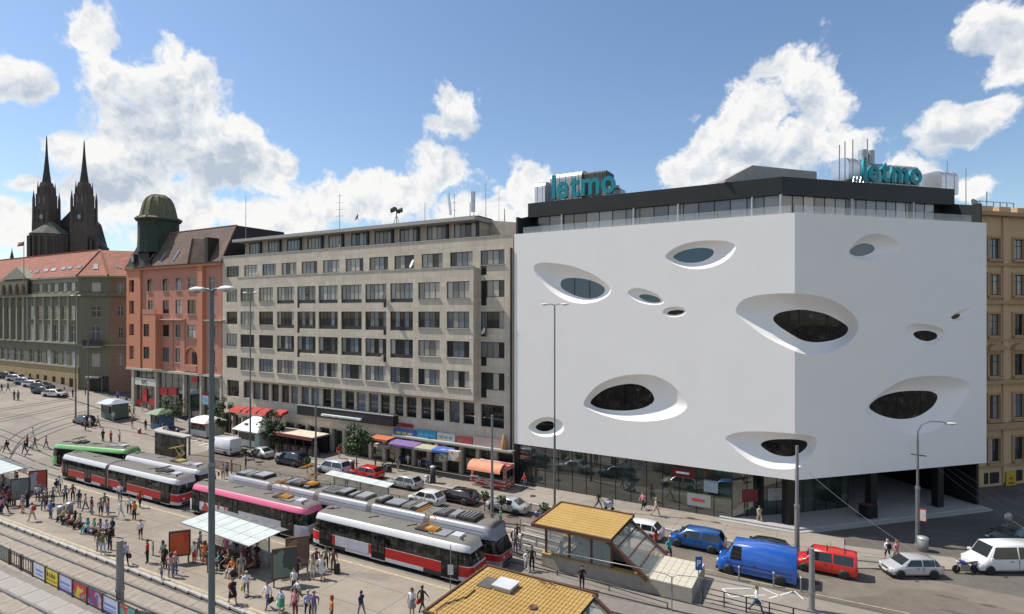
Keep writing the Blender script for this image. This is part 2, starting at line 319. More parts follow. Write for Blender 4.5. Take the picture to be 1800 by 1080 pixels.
def put(name, me, parent=None, loc=None, rotz=0, scale=None):
    o = bpy.data.objects.new(name, me); COL.objects.link(o); o.parent = parent
    if parent is not None: KIDS.setdefault(parent.name, []).append(o)
    if loc is not None: o.location = loc
    if rotz: o.rotation_euler = (0, 0, rotz)
    if scale is not None: o.scale = scale
    return o
def tag(o, label=None, cat=None, group=None, kind=None):
    if label: o['label'] = label
    if cat: o['category'] = cat
    if group: o['group'] = group
    if kind: o['kind'] = kind
    return o
def thing(name, label, cat, loc=(0, 0, 0), rotz=0, group=None):
    o = bpy.data.objects.new(name, None); COL.objects.link(o); o.location = loc; o.rotation_euler = (0, 0, rotz); o.empty_display_size = .3
    return tag(o, label, cat, group)
def copy_tree(root, loc, rotz, label=None, group=None):
    def rec(o, par):
        c = o.copy(); COL.objects.link(c); c.parent = par
        if par is not None: KIDS.setdefault(par.name, []).append(c)
        for ch in KIDS.get(o.name, []): rec(ch, c)
        return c
    r = rec(root, None); r.location = loc; r.rotation_euler = (0, 0, rotz)
    if label: r['label'] = label
    if group: r['group'] = group
    return r
UNIT = {}
def unit_box(mats, key):
    """a shared unit box 0..1 in x, z and 0..1 in y"""
    if key not in UNIT:
        me = MB().box(0, 1, 0, 1, 0, 1).mesh(key)
        me.materials.append(mats); UNIT[key] = me
    return UNIT[key]
def slab(name, m, parent, x0, x1, y0, y1, z0, z1):
    return put(name, unit_box(m, 'block_' + m.name), parent, (x0, y0, z0), 0, (x1 - x0, y1 - y0, z1 - z0))
def hole_wall(mb, u0, u1, z0, z1, holes, y, depth, m=0, mr=None):
    """a wall sheet facing -y at y with rectangular openings and their reveals"""
    us = sorted({round(v, 4) for h in holes for v in h[:2] if u0 < v < u1} | {u0, u1}); zs = sorted({round(v, 4) for h in holes for v in h[2:4] if z0 < v < z1} | {z0, z1})
    hs = [tuple(round(v, 4) for v in h[:4]) for h in holes]
    cells = []
    for i in range(len(us) - 1):
        for j in range(len(zs) - 1):
            cu = (us[i] + us[i + 1]) / 2; cz = (zs[j] + zs[j + 1]) / 2
            if any(h[0] < cu < h[1] and h[2] < cz < h[3] for h in hs): continue
            cells.append((i, j))
    cells = set(cells); done = set()
    for j in range(len(zs) - 1):            # merge runs of cells
        i = 0
        while i < len(us) - 1:
            if (i, j) not in cells: i += 1; continue
            k = i
            while (k + 1, j) in cells: k += 1
            mb.quad((us[i], y, zs[j]), (us[k + 1], y, zs[j]), (us[k + 1], y, zs[j + 1]), (us[i], y, zs[j + 1]), m); i = k + 1
    mr = m if mr is None else mr
    for (a, b, c, d) in hs:
        a, b, c, d = max(a, u0), min(b, u1), max(c, z0), min(d, z1)
        mb.quad((a, y, c), (a, y + depth, c), (a, y + depth, d), (a, y, d), mr); mb.quad((b, y, d), (b, y + depth, d), (b, y + depth, c), (b, y, c), mr)
        mb.quad((a, y, d), (a, y + depth, d), (b, y + depth, d), (b, y, d), mr); mb.quad((b, y, c), (b, y + depth, c), (a, y + depth, c), (a, y, c), mr)
def text_mesh(ch, size, depth, off=.0, name='letter'):
    cu = bpy.data.curves.new('t', 'FONT'); cu.body = ch; cu.size = size; cu.extrude = depth; cu.offset = off; cu.resolution_u = 4
    o = bpy.data.objects.new('t', cu); COL.objects.link(o); bpy.context.view_layer.update()
    me = bpy.data.meshes.new_from_object(o.evaluated_get(bpy.context.evaluated_depsgraph_get())); me.name = name
    bpy.data.objects.remove(o); bpy.data.curves.remove(cu); return me
def text_on(name, s, size, parent, x, y, z, m, depth=.01, off=.0, rot=(R(90), 0, 0)):
    me = text_mesh(s, size, depth, off, name); me.materials.clear(); me.materials.append(m)
    o = put(name, me, parent, (x, y, z)); o.rotation_euler = rot; return o
# ================================================================ ground, roads, pavements, tracks
m_asph = worn('asphalt', (.095, .085, .075), (.135, .122, .108), s1=.12, s2=1.6, amt=.9, bump=.12, bscale=40, patch=.16)
m_road = worn('road_asphalt', (.125, .106, .086), (.185, .160, .132), s1=.10, s2=1.2, amt=.9, bump=.12, bscale=40, patch=.18)
m_pave = worn('pavement', (.215, .188, .156), (.285, .255, .217), s1=.13, s2=1.4, amt=.9, bump=.1, bscale=30, patch=.14)
m_plat = worn('platform_paving', (.225, .190, .150), (.300, .260, .212), s1=.16, s2=1.1, amt=.9, bump=.1, bscale=30, patch=.13)
m_kerb = worn('kerb_stone', (.30, .285, .26), (.46, .44, .41), s1=1.0, s2=6, amt=.8)
m_slab = worn('track_slab', (.21, .172, .128), (.36, .325, .28), s1=.45, s2=3, amt=.8, bump=.2)
m_slab2 = worn('track_slab_grey', (.25, .232, .208), (.36, .338, .305), s1=.45, s2=3, amt=.8, bump=.2)
m_bed = worn('track_bed', (.15, .135, .118), (.24, .218, .19), s1=.2, s2=2.2, amt=.9, bump=.2)
m_rail = mat('rail_steel', (.14, .13, .125), rough=.4, metal=.8, var=.2)
m_yel = mat('yellow_paint', (.38, .325, .20), rough=.7, var=.25, scale=3)
m_white = mat('white_paint_line', (.62, .61, .58), rough=.7, var=.15, scale=4)
m_dark = mat('dark_metal', (.02, .02, .022), rough=.5)

gm = MB()
ss = [-900, -300, -120, -70, -40, -10, 20, 46, 48] + [48 + 3 * k for k in range(1, 22)] + [112, 118, 130, 160, 200, 260, 400, 900]
ss = sorted(set(ss)); ts = [-900, -300, -100, -40, -15, 0, 15, 30, 45, 80, 200, 600]
for i in range(len(ss) - 1):
    for j in range(len(ts) - 1):
        q = [(ss[i], ts[j]), (ss[i + 1], ts[j]), (ss[i + 1], ts[j + 1]), (ss[i], ts[j + 1])]
        gm.quad(*[(*ST(a, b), g(a) - .012) for a, b in q])
tag(gm.build('ground', m_asph), kind='structure')
def sheet(name, s0, s1, ta, tb, dz, m, skew=0.0, drop=0.0, ms=None):
    """a strip along the street between two offsets; drop gives it side faces"""
    xs = [s0] + [v for v in [48 + 3 * k for k in range(0, 22)] + [120, 140] if s0 < v < s1] + [s1]
    b = MB(); P = lambda s, t, z: (*ST(s, t + skew * s), g(s) + z)
    for i in range(len(xs) - 1):
        a, c = xs[i], xs[i + 1]; b.quad(P(a, ta, dz), P(c, ta, dz), P(c, tb, dz), P(a, tb, dz))
        if drop:
            for t in (ta, tb): b.quad(P(a, t, dz), P(c, t, dz), P(c, t, dz - drop), P(a, t, dz - drop))
    if drop:
        for s in (s0, s1): b.quad(P(s, ta, dz), P(s, tb, dz), P(s, tb, dz - drop), P(s, ta, dz - drop))
    o = b.build(name, m); tag(o, kind='structure'); return o
def strip_px(name, pts, dz, m, drop=0.0):
    """a paved area whose outline is given by ground points"""
    P = [(*gp(x, y)[:2],) for x, y in pts]; b = MB(); v = [(x, y, gz(x, y) + dz) for x, y in P]
    tri = geometry.tessellate_polygon([[Vector(p) for p in v]]); b.add(v, tri)
    if drop:
        n = len(v)
        for i in range(n): p, q = v[i], v[(i + 1) % n]; b.quad(p, q, (q[0], q[1], q[2] - drop), (p[0], p[1], p[2] - drop))
    o = b.build(name, m); tag(o, kind='structure'); return o
sheet('road', -52, 60, 5.15, 12.25, .004, m_road)
side = sheet('pavement', -33, 100, -.3, 5.0, .12, m_pave, drop=.13)
sheet('plaza', 46, 135, 5.2, 30, .006, m_pave, skew=.0)
isl = sheet('tram_island', -8, 52, 12.4, 17.0, .15, m_pave, skew=.03, drop=.17)
plat = sheet('platform', -14, 60, 24.2, 33.3, .2, m_plat, skew=.03, drop=.22)
sheet('track_bed', -62, 46, 17.1, 24.1, .002, m_bed, skew=.03)
bed2 = sheet('near_track_bed', -30, 60, 33.75, 47, .0, m_bed, skew=.03)
sheet('south_pavement', -62, -14.2, 12.6, 17.0, .02, m_pave, skew=.0)
sheet('south_platform', -62, -24, 24.3, 33.5, .02, m_plat, skew=.0)
tong = strip_px('corner_pavement', [(1402, 948), (1545, 968), (1720, 987), (1830, 992), (1830, 1006), (1700, 1004), (1600, 1001), (1500, 1000), (1420, 988)], .08, m_pave, .1)
# kerb stones, one by one
def kerbs(parent, s0, s1, t, dz, L_=1.5, w=.28, skew=0.0, h=.14):
    key = 'kerb%.1f' % L_
    if key not in UNIT:
        b = MB(); e = .015
        b.add([(0, 0, 0), (L_ - .03, 0, 0), (L_ - .03, w, 0), (0, w, 0), (0, 0, h - e), (L_ - .03, 0, h - e), (L_ - .03, w, h), (0, w, h), (0, e, h), (L_ - .03, e, h)],
              [(0, 1, 5, 4), (4, 5, 9, 8), (8, 9, 6, 7), (2, 3, 7, 6), (1, 2, 6, 9, 5), (3, 0, 4, 8, 7)])
        UNIT[key] = b.mesh('kerb_stone'); UNIT[key].materials.append(m_kerb)
    s = s0
    while s < s1:
        x, y = ST(s, t + skew * s); o = put('kerb_stone', UNIT[key], parent, (x, y, g(s) + dz - h + rnd.uniform(-.006, .006)), HEAD + R(180) * 0 + rnd.uniform(-.006, .006) - math.atan(skew) * 1)
        s += L_
kerbs(side, -33, 46, 5.0, .128)
kerbs(plat, 0, 44, 33.3, .215, skew=.03)
kerbs(isl, -8, 30, 12.4, .158, skew=.03)
# rails
def ribbon(b, pts, w, z, m=0):
    for i in range(len(pts) - 1):
        p, q = Vector(pts[i]), Vector(pts[i + 1]); d = (q - p).normalized(); n_ = Vector((-d.y, d.x)) * w / 2
        b.quad((*(p - n_), gz(*p) + z), (*(q - n_), gz(*q) + z), (*(q + n_), gz(*q) + z), (*(p + n_), gz(*p) + z), m)
def track(name, c, s0, s1, z=.006, m=None):
    xs = [s0] + [v for v in range(46, 140, 3) if s0 < v < s1] + [s1]; r = thing(name, None, None); r['kind'] = 'structure'
    for d in (-.72, .72):
        b = MB(); ribbon(b, [ST(s, c + d + .03 * s) for s in xs], .07, z + .012); ribbon(b, [ST(s, c + d + .09 + .03 * s) for s in xs], .10, z + .004, 1)
        b.build('rail', [m_rail, m_dark], r)
for nm, c, a, e2 in (('tram_track', 18.9, -62, 80), ('tram_track', 22.45, -62, 80), ('tram_track', 35.4, -30, 62), ('tram_track', 40.2, -30, 62)): track(nm, c, a, e2, z=.02 if c > 30 else .006)
def curve_track(px):
    p = [Vector(gp(x, y)[:2]) for x, y in px]; pts = []
    for i in range(len(p) - 1):
        p0, p1, p2, p3 = p[max(i - 1, 0)], p[i], p[i + 1], p[min(i + 2, len(p) - 1)]
        for k in range(6):
            t = k / 6; pts.append(.5 * ((2 * p1) + (p2 - p0) * t + (2 * p0 - 5 * p1 + 4 * p2 - p3) * t * t + (3 * p1 - p0 - 3 * p2 + p3) * t ** 3))
    pts.append(p[-1]); r = thing('curved_track', None, None); r['kind'] = 'structure'
    for d in (-.72, .72):
        q = []
        for i, a in enumerate(pts):
            t = (pts[min(i + 1, len(pts) - 1)] - pts[max(i - 1, 0)]).normalized(); q.append(a + Vector((-t.y, t.x)) * d)
        b = MB(); ribbon(b, q, .14, .03); b.build('rail', m_dark, r)
curve_track([(2, 815), (16, 786), (42, 762), (84, 743), (140, 728), (215, 712)])
curve_track([(30, 805), (48, 780), (80, 762), (130, 745), (175, 738)])
curve_track([(-10, 742), (60, 727), (130, 712), (205, 700)])
curve_track([(-10, 722), (60, 712), (120, 702), (190, 694)])
# concrete slabs of the near tracks
def slabs(parent, s0, s1, t0, t1, L_, m, z):
    key = ('slab', L_, round(t1 - t0, 2), m.name)
    if key not in UNIT:
        w = t1 - t0; e = .02; b = MB(); x = L_ - .04
        b.add([(0, 0, 0), (x, 0, 0), (x, w - .04, 0), (0, w - .04, 0), (0, 0, .05), (x, 0, .05), (x, w - .04, .05), (0, w - .04, .05), (e, e, .06), (x - e, e, .06), (x - e, w - .04 - e, .06), (e, w - .04 - e, .06)],
              [(0, 1, 5, 4), (1, 2, 6, 5), (2, 3, 7, 6), (3, 0, 4, 7), (4, 5, 9, 8), (5, 6, 10, 9), (6, 7, 11, 10), (7, 4, 8, 11), (8, 9, 10, 11)])
        UNIT[key] = b.mesh('slab'); UNIT[key].materials.append(m)
    s = s0 + rnd.uniform(0, 1)
    while s < s1:
        x, y = ST(s + L_, t0 + .03 * s); o = put('slab', UNIT[key], parent, (x, y, g(s) + z - .05 + rnd.uniform(-.006, .006)), ANG + rnd.uniform(-.004, .004)); o.scale = (1, -1, 1); s += L_
for a, e2, m in ((33.80, 34.55, m_slab), (34.82, 36.0, m_slab), (36.28, 37.6, m_slab)): slabs(bed2, 0, 36, a, e2, 2.4, m, .012)
for a, e2, m in ((38.1, 39.35, m_slab2), (39.62, 40.8, m_slab), (41.06, 42.3, m_slab2), (42.3, 44.2, m_slab2)): slabs(bed2, 4, 36, a, e2, 2.1, m, .012)
bb = MB()
for (a, c, t) in ((-14, 58, 24.55), (-14, 58, 32.9)):
    for s in np.arange(a, c, 3.0): bb.quad((*ST(s, t + .03 * s), g(s) + .2045), (*ST(s + 3, t + .03 * s + .09), g(s + 3) + .2045), (*ST(s + 3, t + .2 + .03 * s + .09), g(s + 3) + .2045), (*ST(s, t + .2 + .03 * s), g(s) + .2045))
bb.build('yellow_line', m_yel, plat)
# kerb line, bay and crossing markings on the right
def line_px(b, pts, w, dz=.010):
    ribbon(b, [gp(x, y)[:2] for x, y in pts], w, dz)
b = MB(); line_px(b, [(1238, 1001), (1330, 1024), (1430, 1045), (1600, 1080)], .16, .03); tag(b.build('yellow_kerb_line', mat('worn_yellow', (.27, .235, .16), rough=.8, var=.3, scale=2)), kind='structure')
b = MB()
for p in ([(1268, 1036), (1330, 1035)], [(1270, 1036), (1284, 1050)], [(1284, 1050), (1345, 1047)], [(1340, 1035), (1372, 1049)], [(1352, 1053), (1392, 1041)], [(1396, 1040), (1412, 1054)]): line_px(b, p, .1, .035)
tag(b.build('bay_marking', m_white), kind='structure')
b = MB()
for i in range(5): line_px(b, [(1506 + 6 * i, 972 + 7 * i), (1566 + 6 * i, 980 + 6 * i)], .10, .092)
tag(b.build('crossing_joints', m_bed), kind='structure')
b = MB()
for i in range(6): line_px(b, [(335 + 7 * i, 776 + 3.5 * i), (352 + 7 * i, 772 + 3.5 * i)], .42, .012)
tag(b.build('crossing_stripes', m_white), kind='structure')
# manholes and patches on the platform
pm = worn('patch_asphalt', (.185, .165, .14), (.24, .215, .185), s1=.6, s2=4, amt=.6)
b = MB()
for (x0, y0, x1, y1) in ((330, 868, 390, 884), (440, 1046, 500, 1050), (600, 1003, 690, 1012)):
    p = [gp(x0, y0), gp(x1, y0 + 8), gp(x1 - 10, y1 + 10), gp(x0 - 10, y1)]; b.poly([(q[0], q[1], q[2] + .004) for q in p])
b.build('asphalt_patch', pm, plat)

# expansion joints, covers and stains
m_joint = mat('joint_dark', (.10, .088, .072), rough=.9, var=.2)
b = MB()
for t in (26.6, 29.4, 31.6): ribbon(b, [ST(s, t + .03 * s) for s in np.arange(-13, 46, 6)], .035, .2055)
for s in np.arange(-12, 46, 5.6): ribbon(b, [ST(s, 24.9 + .03 * s), ST(s + .3, 32.7 + .03 * s)], .03, .2057)
b.build('expansion_joint', m_joint, plat)
b = MB()
for t in (1.7, 3.4): ribbon(b, [ST(s, t) for s in np.arange(-32, 48, 8)], .03, .1245)
for s in np.arange(-32, 46, 4.2): ribbon(b, [ST(s, .9), ST(s, 4.9)], .03, .1248)
b.build('expansion_joint', m_joint, side)
m_iron = mat('cast_iron', (.045, .042, .04), rough=.6, metal=.3, var=.3, scale=8); m_stain = worn('oil_stain', (.07, .06, .05), (.11, .097, .082), s1=1.5, s2=6, amt=.9)
for i, (s, t) in enumerate(((-20, 8.2), (-3, 9.6), (14, 8.8), (33, 9.2), (-31, 9.9), (3, 29.0), (18, 27.6), (30, 31.0), (-4, 3.0), (9, 2.4))):
    x, y = ST(s, t + (.03 * s if t > 20 else 0)); z = g(s) + dz_at(s, t + .03 * s if t > 20 else t); b = MB(); b.lathe([(.01, .009), (.24, .009), (.26, .012), (.34, .012), (.35, .004)], 20, (0, 0, 0)); o = b.build('manhole_cover', m_iron, None, (x, y, z + .003)); tag(o, kind='structure')
b = MB()
for i in range(34):
    s, t = rnd.uniform(-45, 46), rnd.choice((6.4, 8.0, 9.6, 10.8)) + rnd.uniform(-.4, .4); x, y = ST(s, t); a = [(rnd.uniform(.7, 1.2), q * 2 * math.pi / 9) for q in range(9)]; rx, ry = rnd.uniform(.2, .8), rnd.uniform(.12, .3)
    b.poly([(x + (E_ * rx * r_ * math.cos(q) + N_ * ry * r_ * math.sin(q)).x, y + (E_ * rx * r_ * math.cos(q) + N_ * ry * r_ * math.sin(q)).y, g(s) + .0075 + i * .00008) for r_, q in a])
tag(b.build('oil_stain', m_stain, fix=False), kind='structure')
# ================================================================ the white building with the scooped windows
m_wht = mat('white_render', (.83, .805, .765), rough=.75, spec=.3, var=.018, scale=.35, bump=.04, bscale=60)
m_blk = mat('black_cladding', (.018, .021, .021), rough=.55, var=.2, scale=.4)
m_blk2 = mat('black_frame', (.012, .012, .013), rough=.4, var=0)
m_gdk = cabin('dark_glass', ((.4, (.004, .004, .004)), (.55, (.010, .011, .010)), (.62, (.035, .022, .018)), (.66, (.012, .014, .012)), (.74, (.09, .085, .075))), (1.3, 1.3, 1.5), .3)
m_gbl = glass('sky_tint_glass', (.035, .085, .13), rough=.02, spec=.8, rv=.15)  # blue of the reflected sky painted into the base colour
m_gsh = cabin('shop_glass', ((.34, (.012, .016, .014)), (.5, (.024, .034, .029)), (.6, (.05, .064, .055)), (.66, (.026, .03, .027)), (.78, (.12, .135, .12))), (.35, .35, .9), 1.0); m_gsh.node_tree.nodes['Principled BSDF'].inputs['IOR'].default_value = 1.75  # shop glass: greenish interior light painted into the base colour
m_pent = glass('penthouse_glass', (.23, .22, .205), rough=.03, spec=.9, rv=.5)  # pale base stands in for the sky and cloud it reflects
m_gry = mat('grey_cladding', (.32, .30, .28), rough=.6, var=.1)
m_alu = mat('aluminium', (.62, .63, .65), rough=.32, metal=.85, var=.08)
m_alud = mat('dull_aluminium', (.40, .41, .42), rough=.5, metal=.6, var=.12)
m_teal = mat('teal_sign', (.0, .235, .285), rough=.4, var=.04)
m_steel = mat('steel', (.28, .285, .29), rough=.45, metal=.7, var=.1)
CX, CY = 25.6, 51.5; AR = R(15.0)
WL = (Vector((CX, CY)) - A0).length
wb = thing('white_building', 'white corner building with eye shaped scooped windows and black penthouse', 'building', (CX, CY, 0))
FL = Fac(A0.x, A0.y, math.atan2(CY - A0.y, CX - A0.x)); FR = Fac(CX, CY, AR)
WR = FR.u(1734)
ZT, ZB = 28.96, 4.72
lo = Vector((CX, CY, 0))
def OL(p): return Vector(p) - lo
def clip_contour(px, F, off, n=64, centre=None):
    """closed smooth curve through pixel points, as 3D points on plane(s)"""
    p = [Vector(q) for q in px]; pts = []; k = len(p)
    for i in range(k):
        p0, p1, p2, p3 = p[i - 1], p[i], p[(i + 1) % k], p[(i + 2) % k]
        for j in range(8):
            t = j / 8; pts.append(.5 * ((2 * p1) + (p2 - p0) * t + (2 * p0 - 5 * p1 + 4 * p2 - p3) * t * t + (3 * p1 - p0 - 3 * p2 + p3) * t ** 3))
    # resample by arc length
    pts.append(pts[0]); d = [0]
    for i in range(len(pts) - 1): d.append(d[-1] + (pts[i + 1] - pts[i]).length)
    out = []; j = 0
    for i in range(n):
        t = d[-1] * i / n
        while d[j + 1] < t: j += 1
        out.append(pts[j].lerp(pts[j + 1], (t - d[j]) / max(1e-9, d[j + 1] - d[j])))
    # start at the rightmost, go the same way round
    ar = sum(out[i].x * out[(i + 1) % n].y - out[(i + 1) % n].x * out[i].y for i in range(n))
    if ar < 0: out.reverse()
    return out
IN = Vector((0, 0))
nL, nR = FL.n, FR.n; bis = (nL + nR).normalized(); mit = 1 / bis.dot(nL)
def corner_px(off):
    p = Vector((CX, CY)) + bis * off * mit; return 900 + 1000 * p.x / p.y, p
def to3(p, off, which):
    F = {'L': FL, 'R': FR}.get(which)
    if F is None: F = FL if p.x <= corner_px(off)[0] else FR
    u, z = F.pix(p.x, p.y, off); return F.w(u, off, z)
def Z3(s, ox, oy): return lambda pts: [(ox + x / s, oy + y / s) for x, y in pts]
z8 = Z3(3, 900, 400); z6 = Z3(4.5, 890, 720); z7 = Z3(3.75, 1260, 740); z5 = Z3(3.913, 1300, 230); z3 = Z3(3.375, 1600, 540); z1 = Z3(1, 0, 0)
WELLS = [
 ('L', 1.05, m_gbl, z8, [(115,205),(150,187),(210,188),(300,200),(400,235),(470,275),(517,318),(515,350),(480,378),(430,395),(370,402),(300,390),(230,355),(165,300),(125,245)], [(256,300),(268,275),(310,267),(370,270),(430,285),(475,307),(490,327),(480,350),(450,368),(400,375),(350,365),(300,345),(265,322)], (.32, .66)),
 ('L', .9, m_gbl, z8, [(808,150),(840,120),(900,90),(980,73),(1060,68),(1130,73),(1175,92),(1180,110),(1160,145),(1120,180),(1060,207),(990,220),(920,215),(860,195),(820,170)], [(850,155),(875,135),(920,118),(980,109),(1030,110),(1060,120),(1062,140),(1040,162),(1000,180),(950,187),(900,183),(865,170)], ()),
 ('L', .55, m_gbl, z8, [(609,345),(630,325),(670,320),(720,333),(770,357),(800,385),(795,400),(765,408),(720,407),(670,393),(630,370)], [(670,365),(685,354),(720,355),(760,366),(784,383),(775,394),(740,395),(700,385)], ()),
 ('L', .4, m_gdk, z8, [(793,447),(810,428),(850,418),(890,421),(915,435),(918,447),(900,463),(865,472),(830,470),(803,460)], [(820,452),(835,441),(870,436),(900,438),(908,445),(890,456),(860,461),(830,459)], ()),
 ('C', 1.35, m_gdk, z1, [(1293,545),(1305,528),(1335,519),(1380,516),(1430,519),(1470,531),(1500,553),(1509,573),(1500,595),(1475,613),(1445,623),(1410,622),(1380,610),(1345,592),(1315,570),(1298,555)], [(1359,560),(1368,551),(1390,546),(1415,545),(1450,552),(1480,567),(1491,577),(1485,589),(1465,598),(1435,602),(1410,598),(1385,584),(1365,570)], (.35, .72)),
 ('L', 1.2, m_gdk, z8, [(376,935),(400,885),(450,835),(520,800),(600,780),(690,775),(760,785),(830,820),(880,865),(915,915),(925,945),(900,975),(850,1000),(770,1018),(680,1023),(580,1015),(480,990),(410,960)], [(413,922),(440,890),(490,855),(560,833),(630,825),(690,837),(735,870),(750,905),(735,930),(690,952),(620,965),(540,965),(470,955),(430,940)], (.36, .7)),
 ('L', .6, m_gdk, z6, [(175,140),(200,105),(250,75),(310,60),(370,65),(425,90),(455,125),(455,160),(425,195),(370,212),(310,217),(250,207),(200,180)], [(232,142),(255,115),(290,97),(330,93),(365,100),(378,120),(370,150),(340,168),(300,173),(260,165)], ()),
 ('C', 1.1, m_gdk, z7, [(55,115),(90,90),(150,75),(230,70),(330,72),(430,78),(530,88),(610,98),(655,115),(660,145),(640,200),(600,260),(555,300),(480,318),(400,318),(320,305),(230,270),(150,215),(90,160)], [(290,160),(310,138),(360,125),(430,121),(520,123),(580,133),(597,150),(585,180),(550,210),(500,232),(440,233),(380,220),(325,192)], ()),
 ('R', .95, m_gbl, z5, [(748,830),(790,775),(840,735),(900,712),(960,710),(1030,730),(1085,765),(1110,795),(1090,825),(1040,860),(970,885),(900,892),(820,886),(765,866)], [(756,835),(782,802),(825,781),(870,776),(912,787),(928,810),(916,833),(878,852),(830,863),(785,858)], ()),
 ('R', .6, m_gdk, z3, [(-28,135),(0,103),(60,98),(130,108),(180,125),(205,150),(200,180),(170,210),(110,230),(50,228),(0,205),(-22,170)], [(18,160),(40,145),(90,140),(140,150),(160,168),(150,188),(110,202),(70,198),(35,182)], ()),
 ('R', .4, m_gdk, z3, [(238,60),(265,38),(310,17),(350,10),(357,22),(340,50),(300,75),(265,79),(243,72)], [(243,62),(260,47),(285,39),(295,46),(284,63),(256,72)], ()),
 ('R', 1.2, m_gdk, z1, [(1523,716),(1550,690),(1590,668),(1635,661),(1680,664),(1707,676),(1700,695),(1680,725),(1650,752),(1610,765),(1575,760),(1545,746),(1527,729)], [(1528,714),(1547,698),(1580,689),(1615,687),(1638,689),(1648,698),(1638,716),(1613,732),(1585,737),(1557,733),(1536,724)], (.4, .75)),
]
wallL = []; wallR = []; holesL = []; holesR = []; cornerL = []; cornerR = []
for wi, (wh, D, gm_, zf, outer, inner, mull) in enumerate(WELLS):
    D *= .8
    n = 72
    po = clip_contour(zf(outer), None, 0, n); pi_ = clip_contour(zf(inner), None, D, n)
    def snap(pts, cx):
        """make the curve hit the corner line exactly"""
        for i in range(n):
            a, b = pts[i], pts[(i + 1) % n]
            if (a.x - cx) * (b.x - cx) < 0:
                if abs(a.x - cx) < abs(b.x - cx): pts[i] = Vector((cx, a.y))
                else: pts[(i + 1) % n] = Vector((cx, b.y))
        return pts
    if wh == 'C': po = snap(po, corner_px(0)[0]); pi_ = snap(pi_, corner_px(D)[0])
    # match the inner ring to the outer one by direction from the inner centre
    c = sum(pi_, Vector((0, 0))) / n; co = sum(po, Vector((0, 0))) / n
    best = min(range(n), key=lambda k: sum(((po[i] - co).normalized() - (pi_[(i + k) % n] - c).normalized()).length for i in range(0, n, 6)))
    pi_ = [pi_[(i + best) % n] for i in range(n)]
    if wh == 'C':      # split both rings at the corner so that it stays crisp
        pass
    O = [to3(p, 0, wh) for p in po]; I = [to3(p, D, wh) for p in pi_]
    inward = Vector((*({'L': nL, 'R': nR}.get(wh, bis)), 0))
    rings = []; KK = 9
    for k in range(KK + 1):
        f = k / KK; d = 1 - (1 - f) ** 1.55
        rings.append([OL(O[i].lerp(I[i], f) + inward * (D * (d - f) * .9)) for i in range(n)])
    rec = MB().loft(rings, 0, True, True, False).build('window_recess', m_wht, wb, fix=False)
    # glass, cut into panes by upright mullions; a corner window has one pane on each face
    gI = [OL(p) for p in I]; ins = OL(lo + inward * .06)
    def half(pts2, pts3, cx, left):
        out = []
        for i in range(n):
            a, b = pts2[i], pts2[(i + 1) % n]
            if (a.x <= cx + 1e-6) if left else (a.x >= cx - 1e-6): out.append((a, pts3[i]))
            if (a.x - cx) * (b.x - cx) < -1e-9:
                t = (cx - a.x) / (b.x - a.x); out.append((a.lerp(b, t), pts3[i].lerp(pts3[(i + 1) % n], t)))
        return out
    cuts = [min(p.x for p in pi_) + q * (max(p.x for p in pi_) - min(p.x for p in pi_)) for q in mull]
    if wh == 'C': cuts.append(corner_px(D)[0])
    cuts = sorted(cuts); pieces = [list(zip(pi_, gI))]
    for cx in cuts:
        new = []
        for pc in pieces:
            for left in (True, False):
                out = []
                for i in range(len(pc)):
                    (a, A3), (b, B3) = pc[i], pc[(i + 1) % len(pc)]
                    if (a.x <= cx + 1e-6) if left else (a.x >= cx - 1e-6): out.append((a, A3))
                    if (a.x - cx) * (b.x - cx) < -1e-9:
                        t = (cx - a.x) / (b.x - a.x); out.append((a.lerp(b, t), A3.lerp(B3, t)))
                if len(out) > 2 and max(q[0].x for q in out) - min(q[0].x for q in out) > 1: new.append(out)
        pieces = new
    for pc in pieces:
        b = MB(); v = [p[1] - inward * .01 for p in pc]; b.add(v, geometry.tessellate_polygon([v])); ob = b.build('pane', gm_, rec)
    for cx in cuts:
        ys = [p for pc in pieces for p in pc if abs(p[0].x - cx) < 1e-3]
        if ys:
            lo_ = min(ys, key=lambda q: q[1].z)[1]; hi_ = max(ys, key=lambda q: q[1].z)[1]
            MB().bar(lo_ - inward * .03, hi_ - inward * .03, .05).build('mullion', m_blk2, rec)
    if wh == 'L': holesL.append(O)
    elif wh == 'R': holesR.append(O)
    else:
        cxp = corner_px(0)[0]
        top = min((i for i in range(n) if abs(po[i].x - cxp) < 1e-4), key=lambda i: po[i].y); bot = max((i for i in range(n) if abs(po[i].x - cxp) < 1e-4), key=lambda i: po[i].y)
        def run(a, b):
            r = [a]
            while r[-1] != b: r.append((r[-1] + 1) % n)
            return r
        r1 = run(bot, top); r2 = run(top, bot); left, right = (r1, r2) if sum(po[i].x for i in r1) / len(r1) < cxp else (r2, r1)
        fl = [O[i] for i in left]; fr = [O[i] for i in right]
        if fl[0].z > fl[-1].z: fl.reverse()
        if fr[0].z > fr[-1].z: fr.reverse()
        cornerL.append(fl); cornerR.append(fr)
cornerL.sort(key=lambda r: r[0].z); cornerR.sort(key=lambda r: r[0].z)
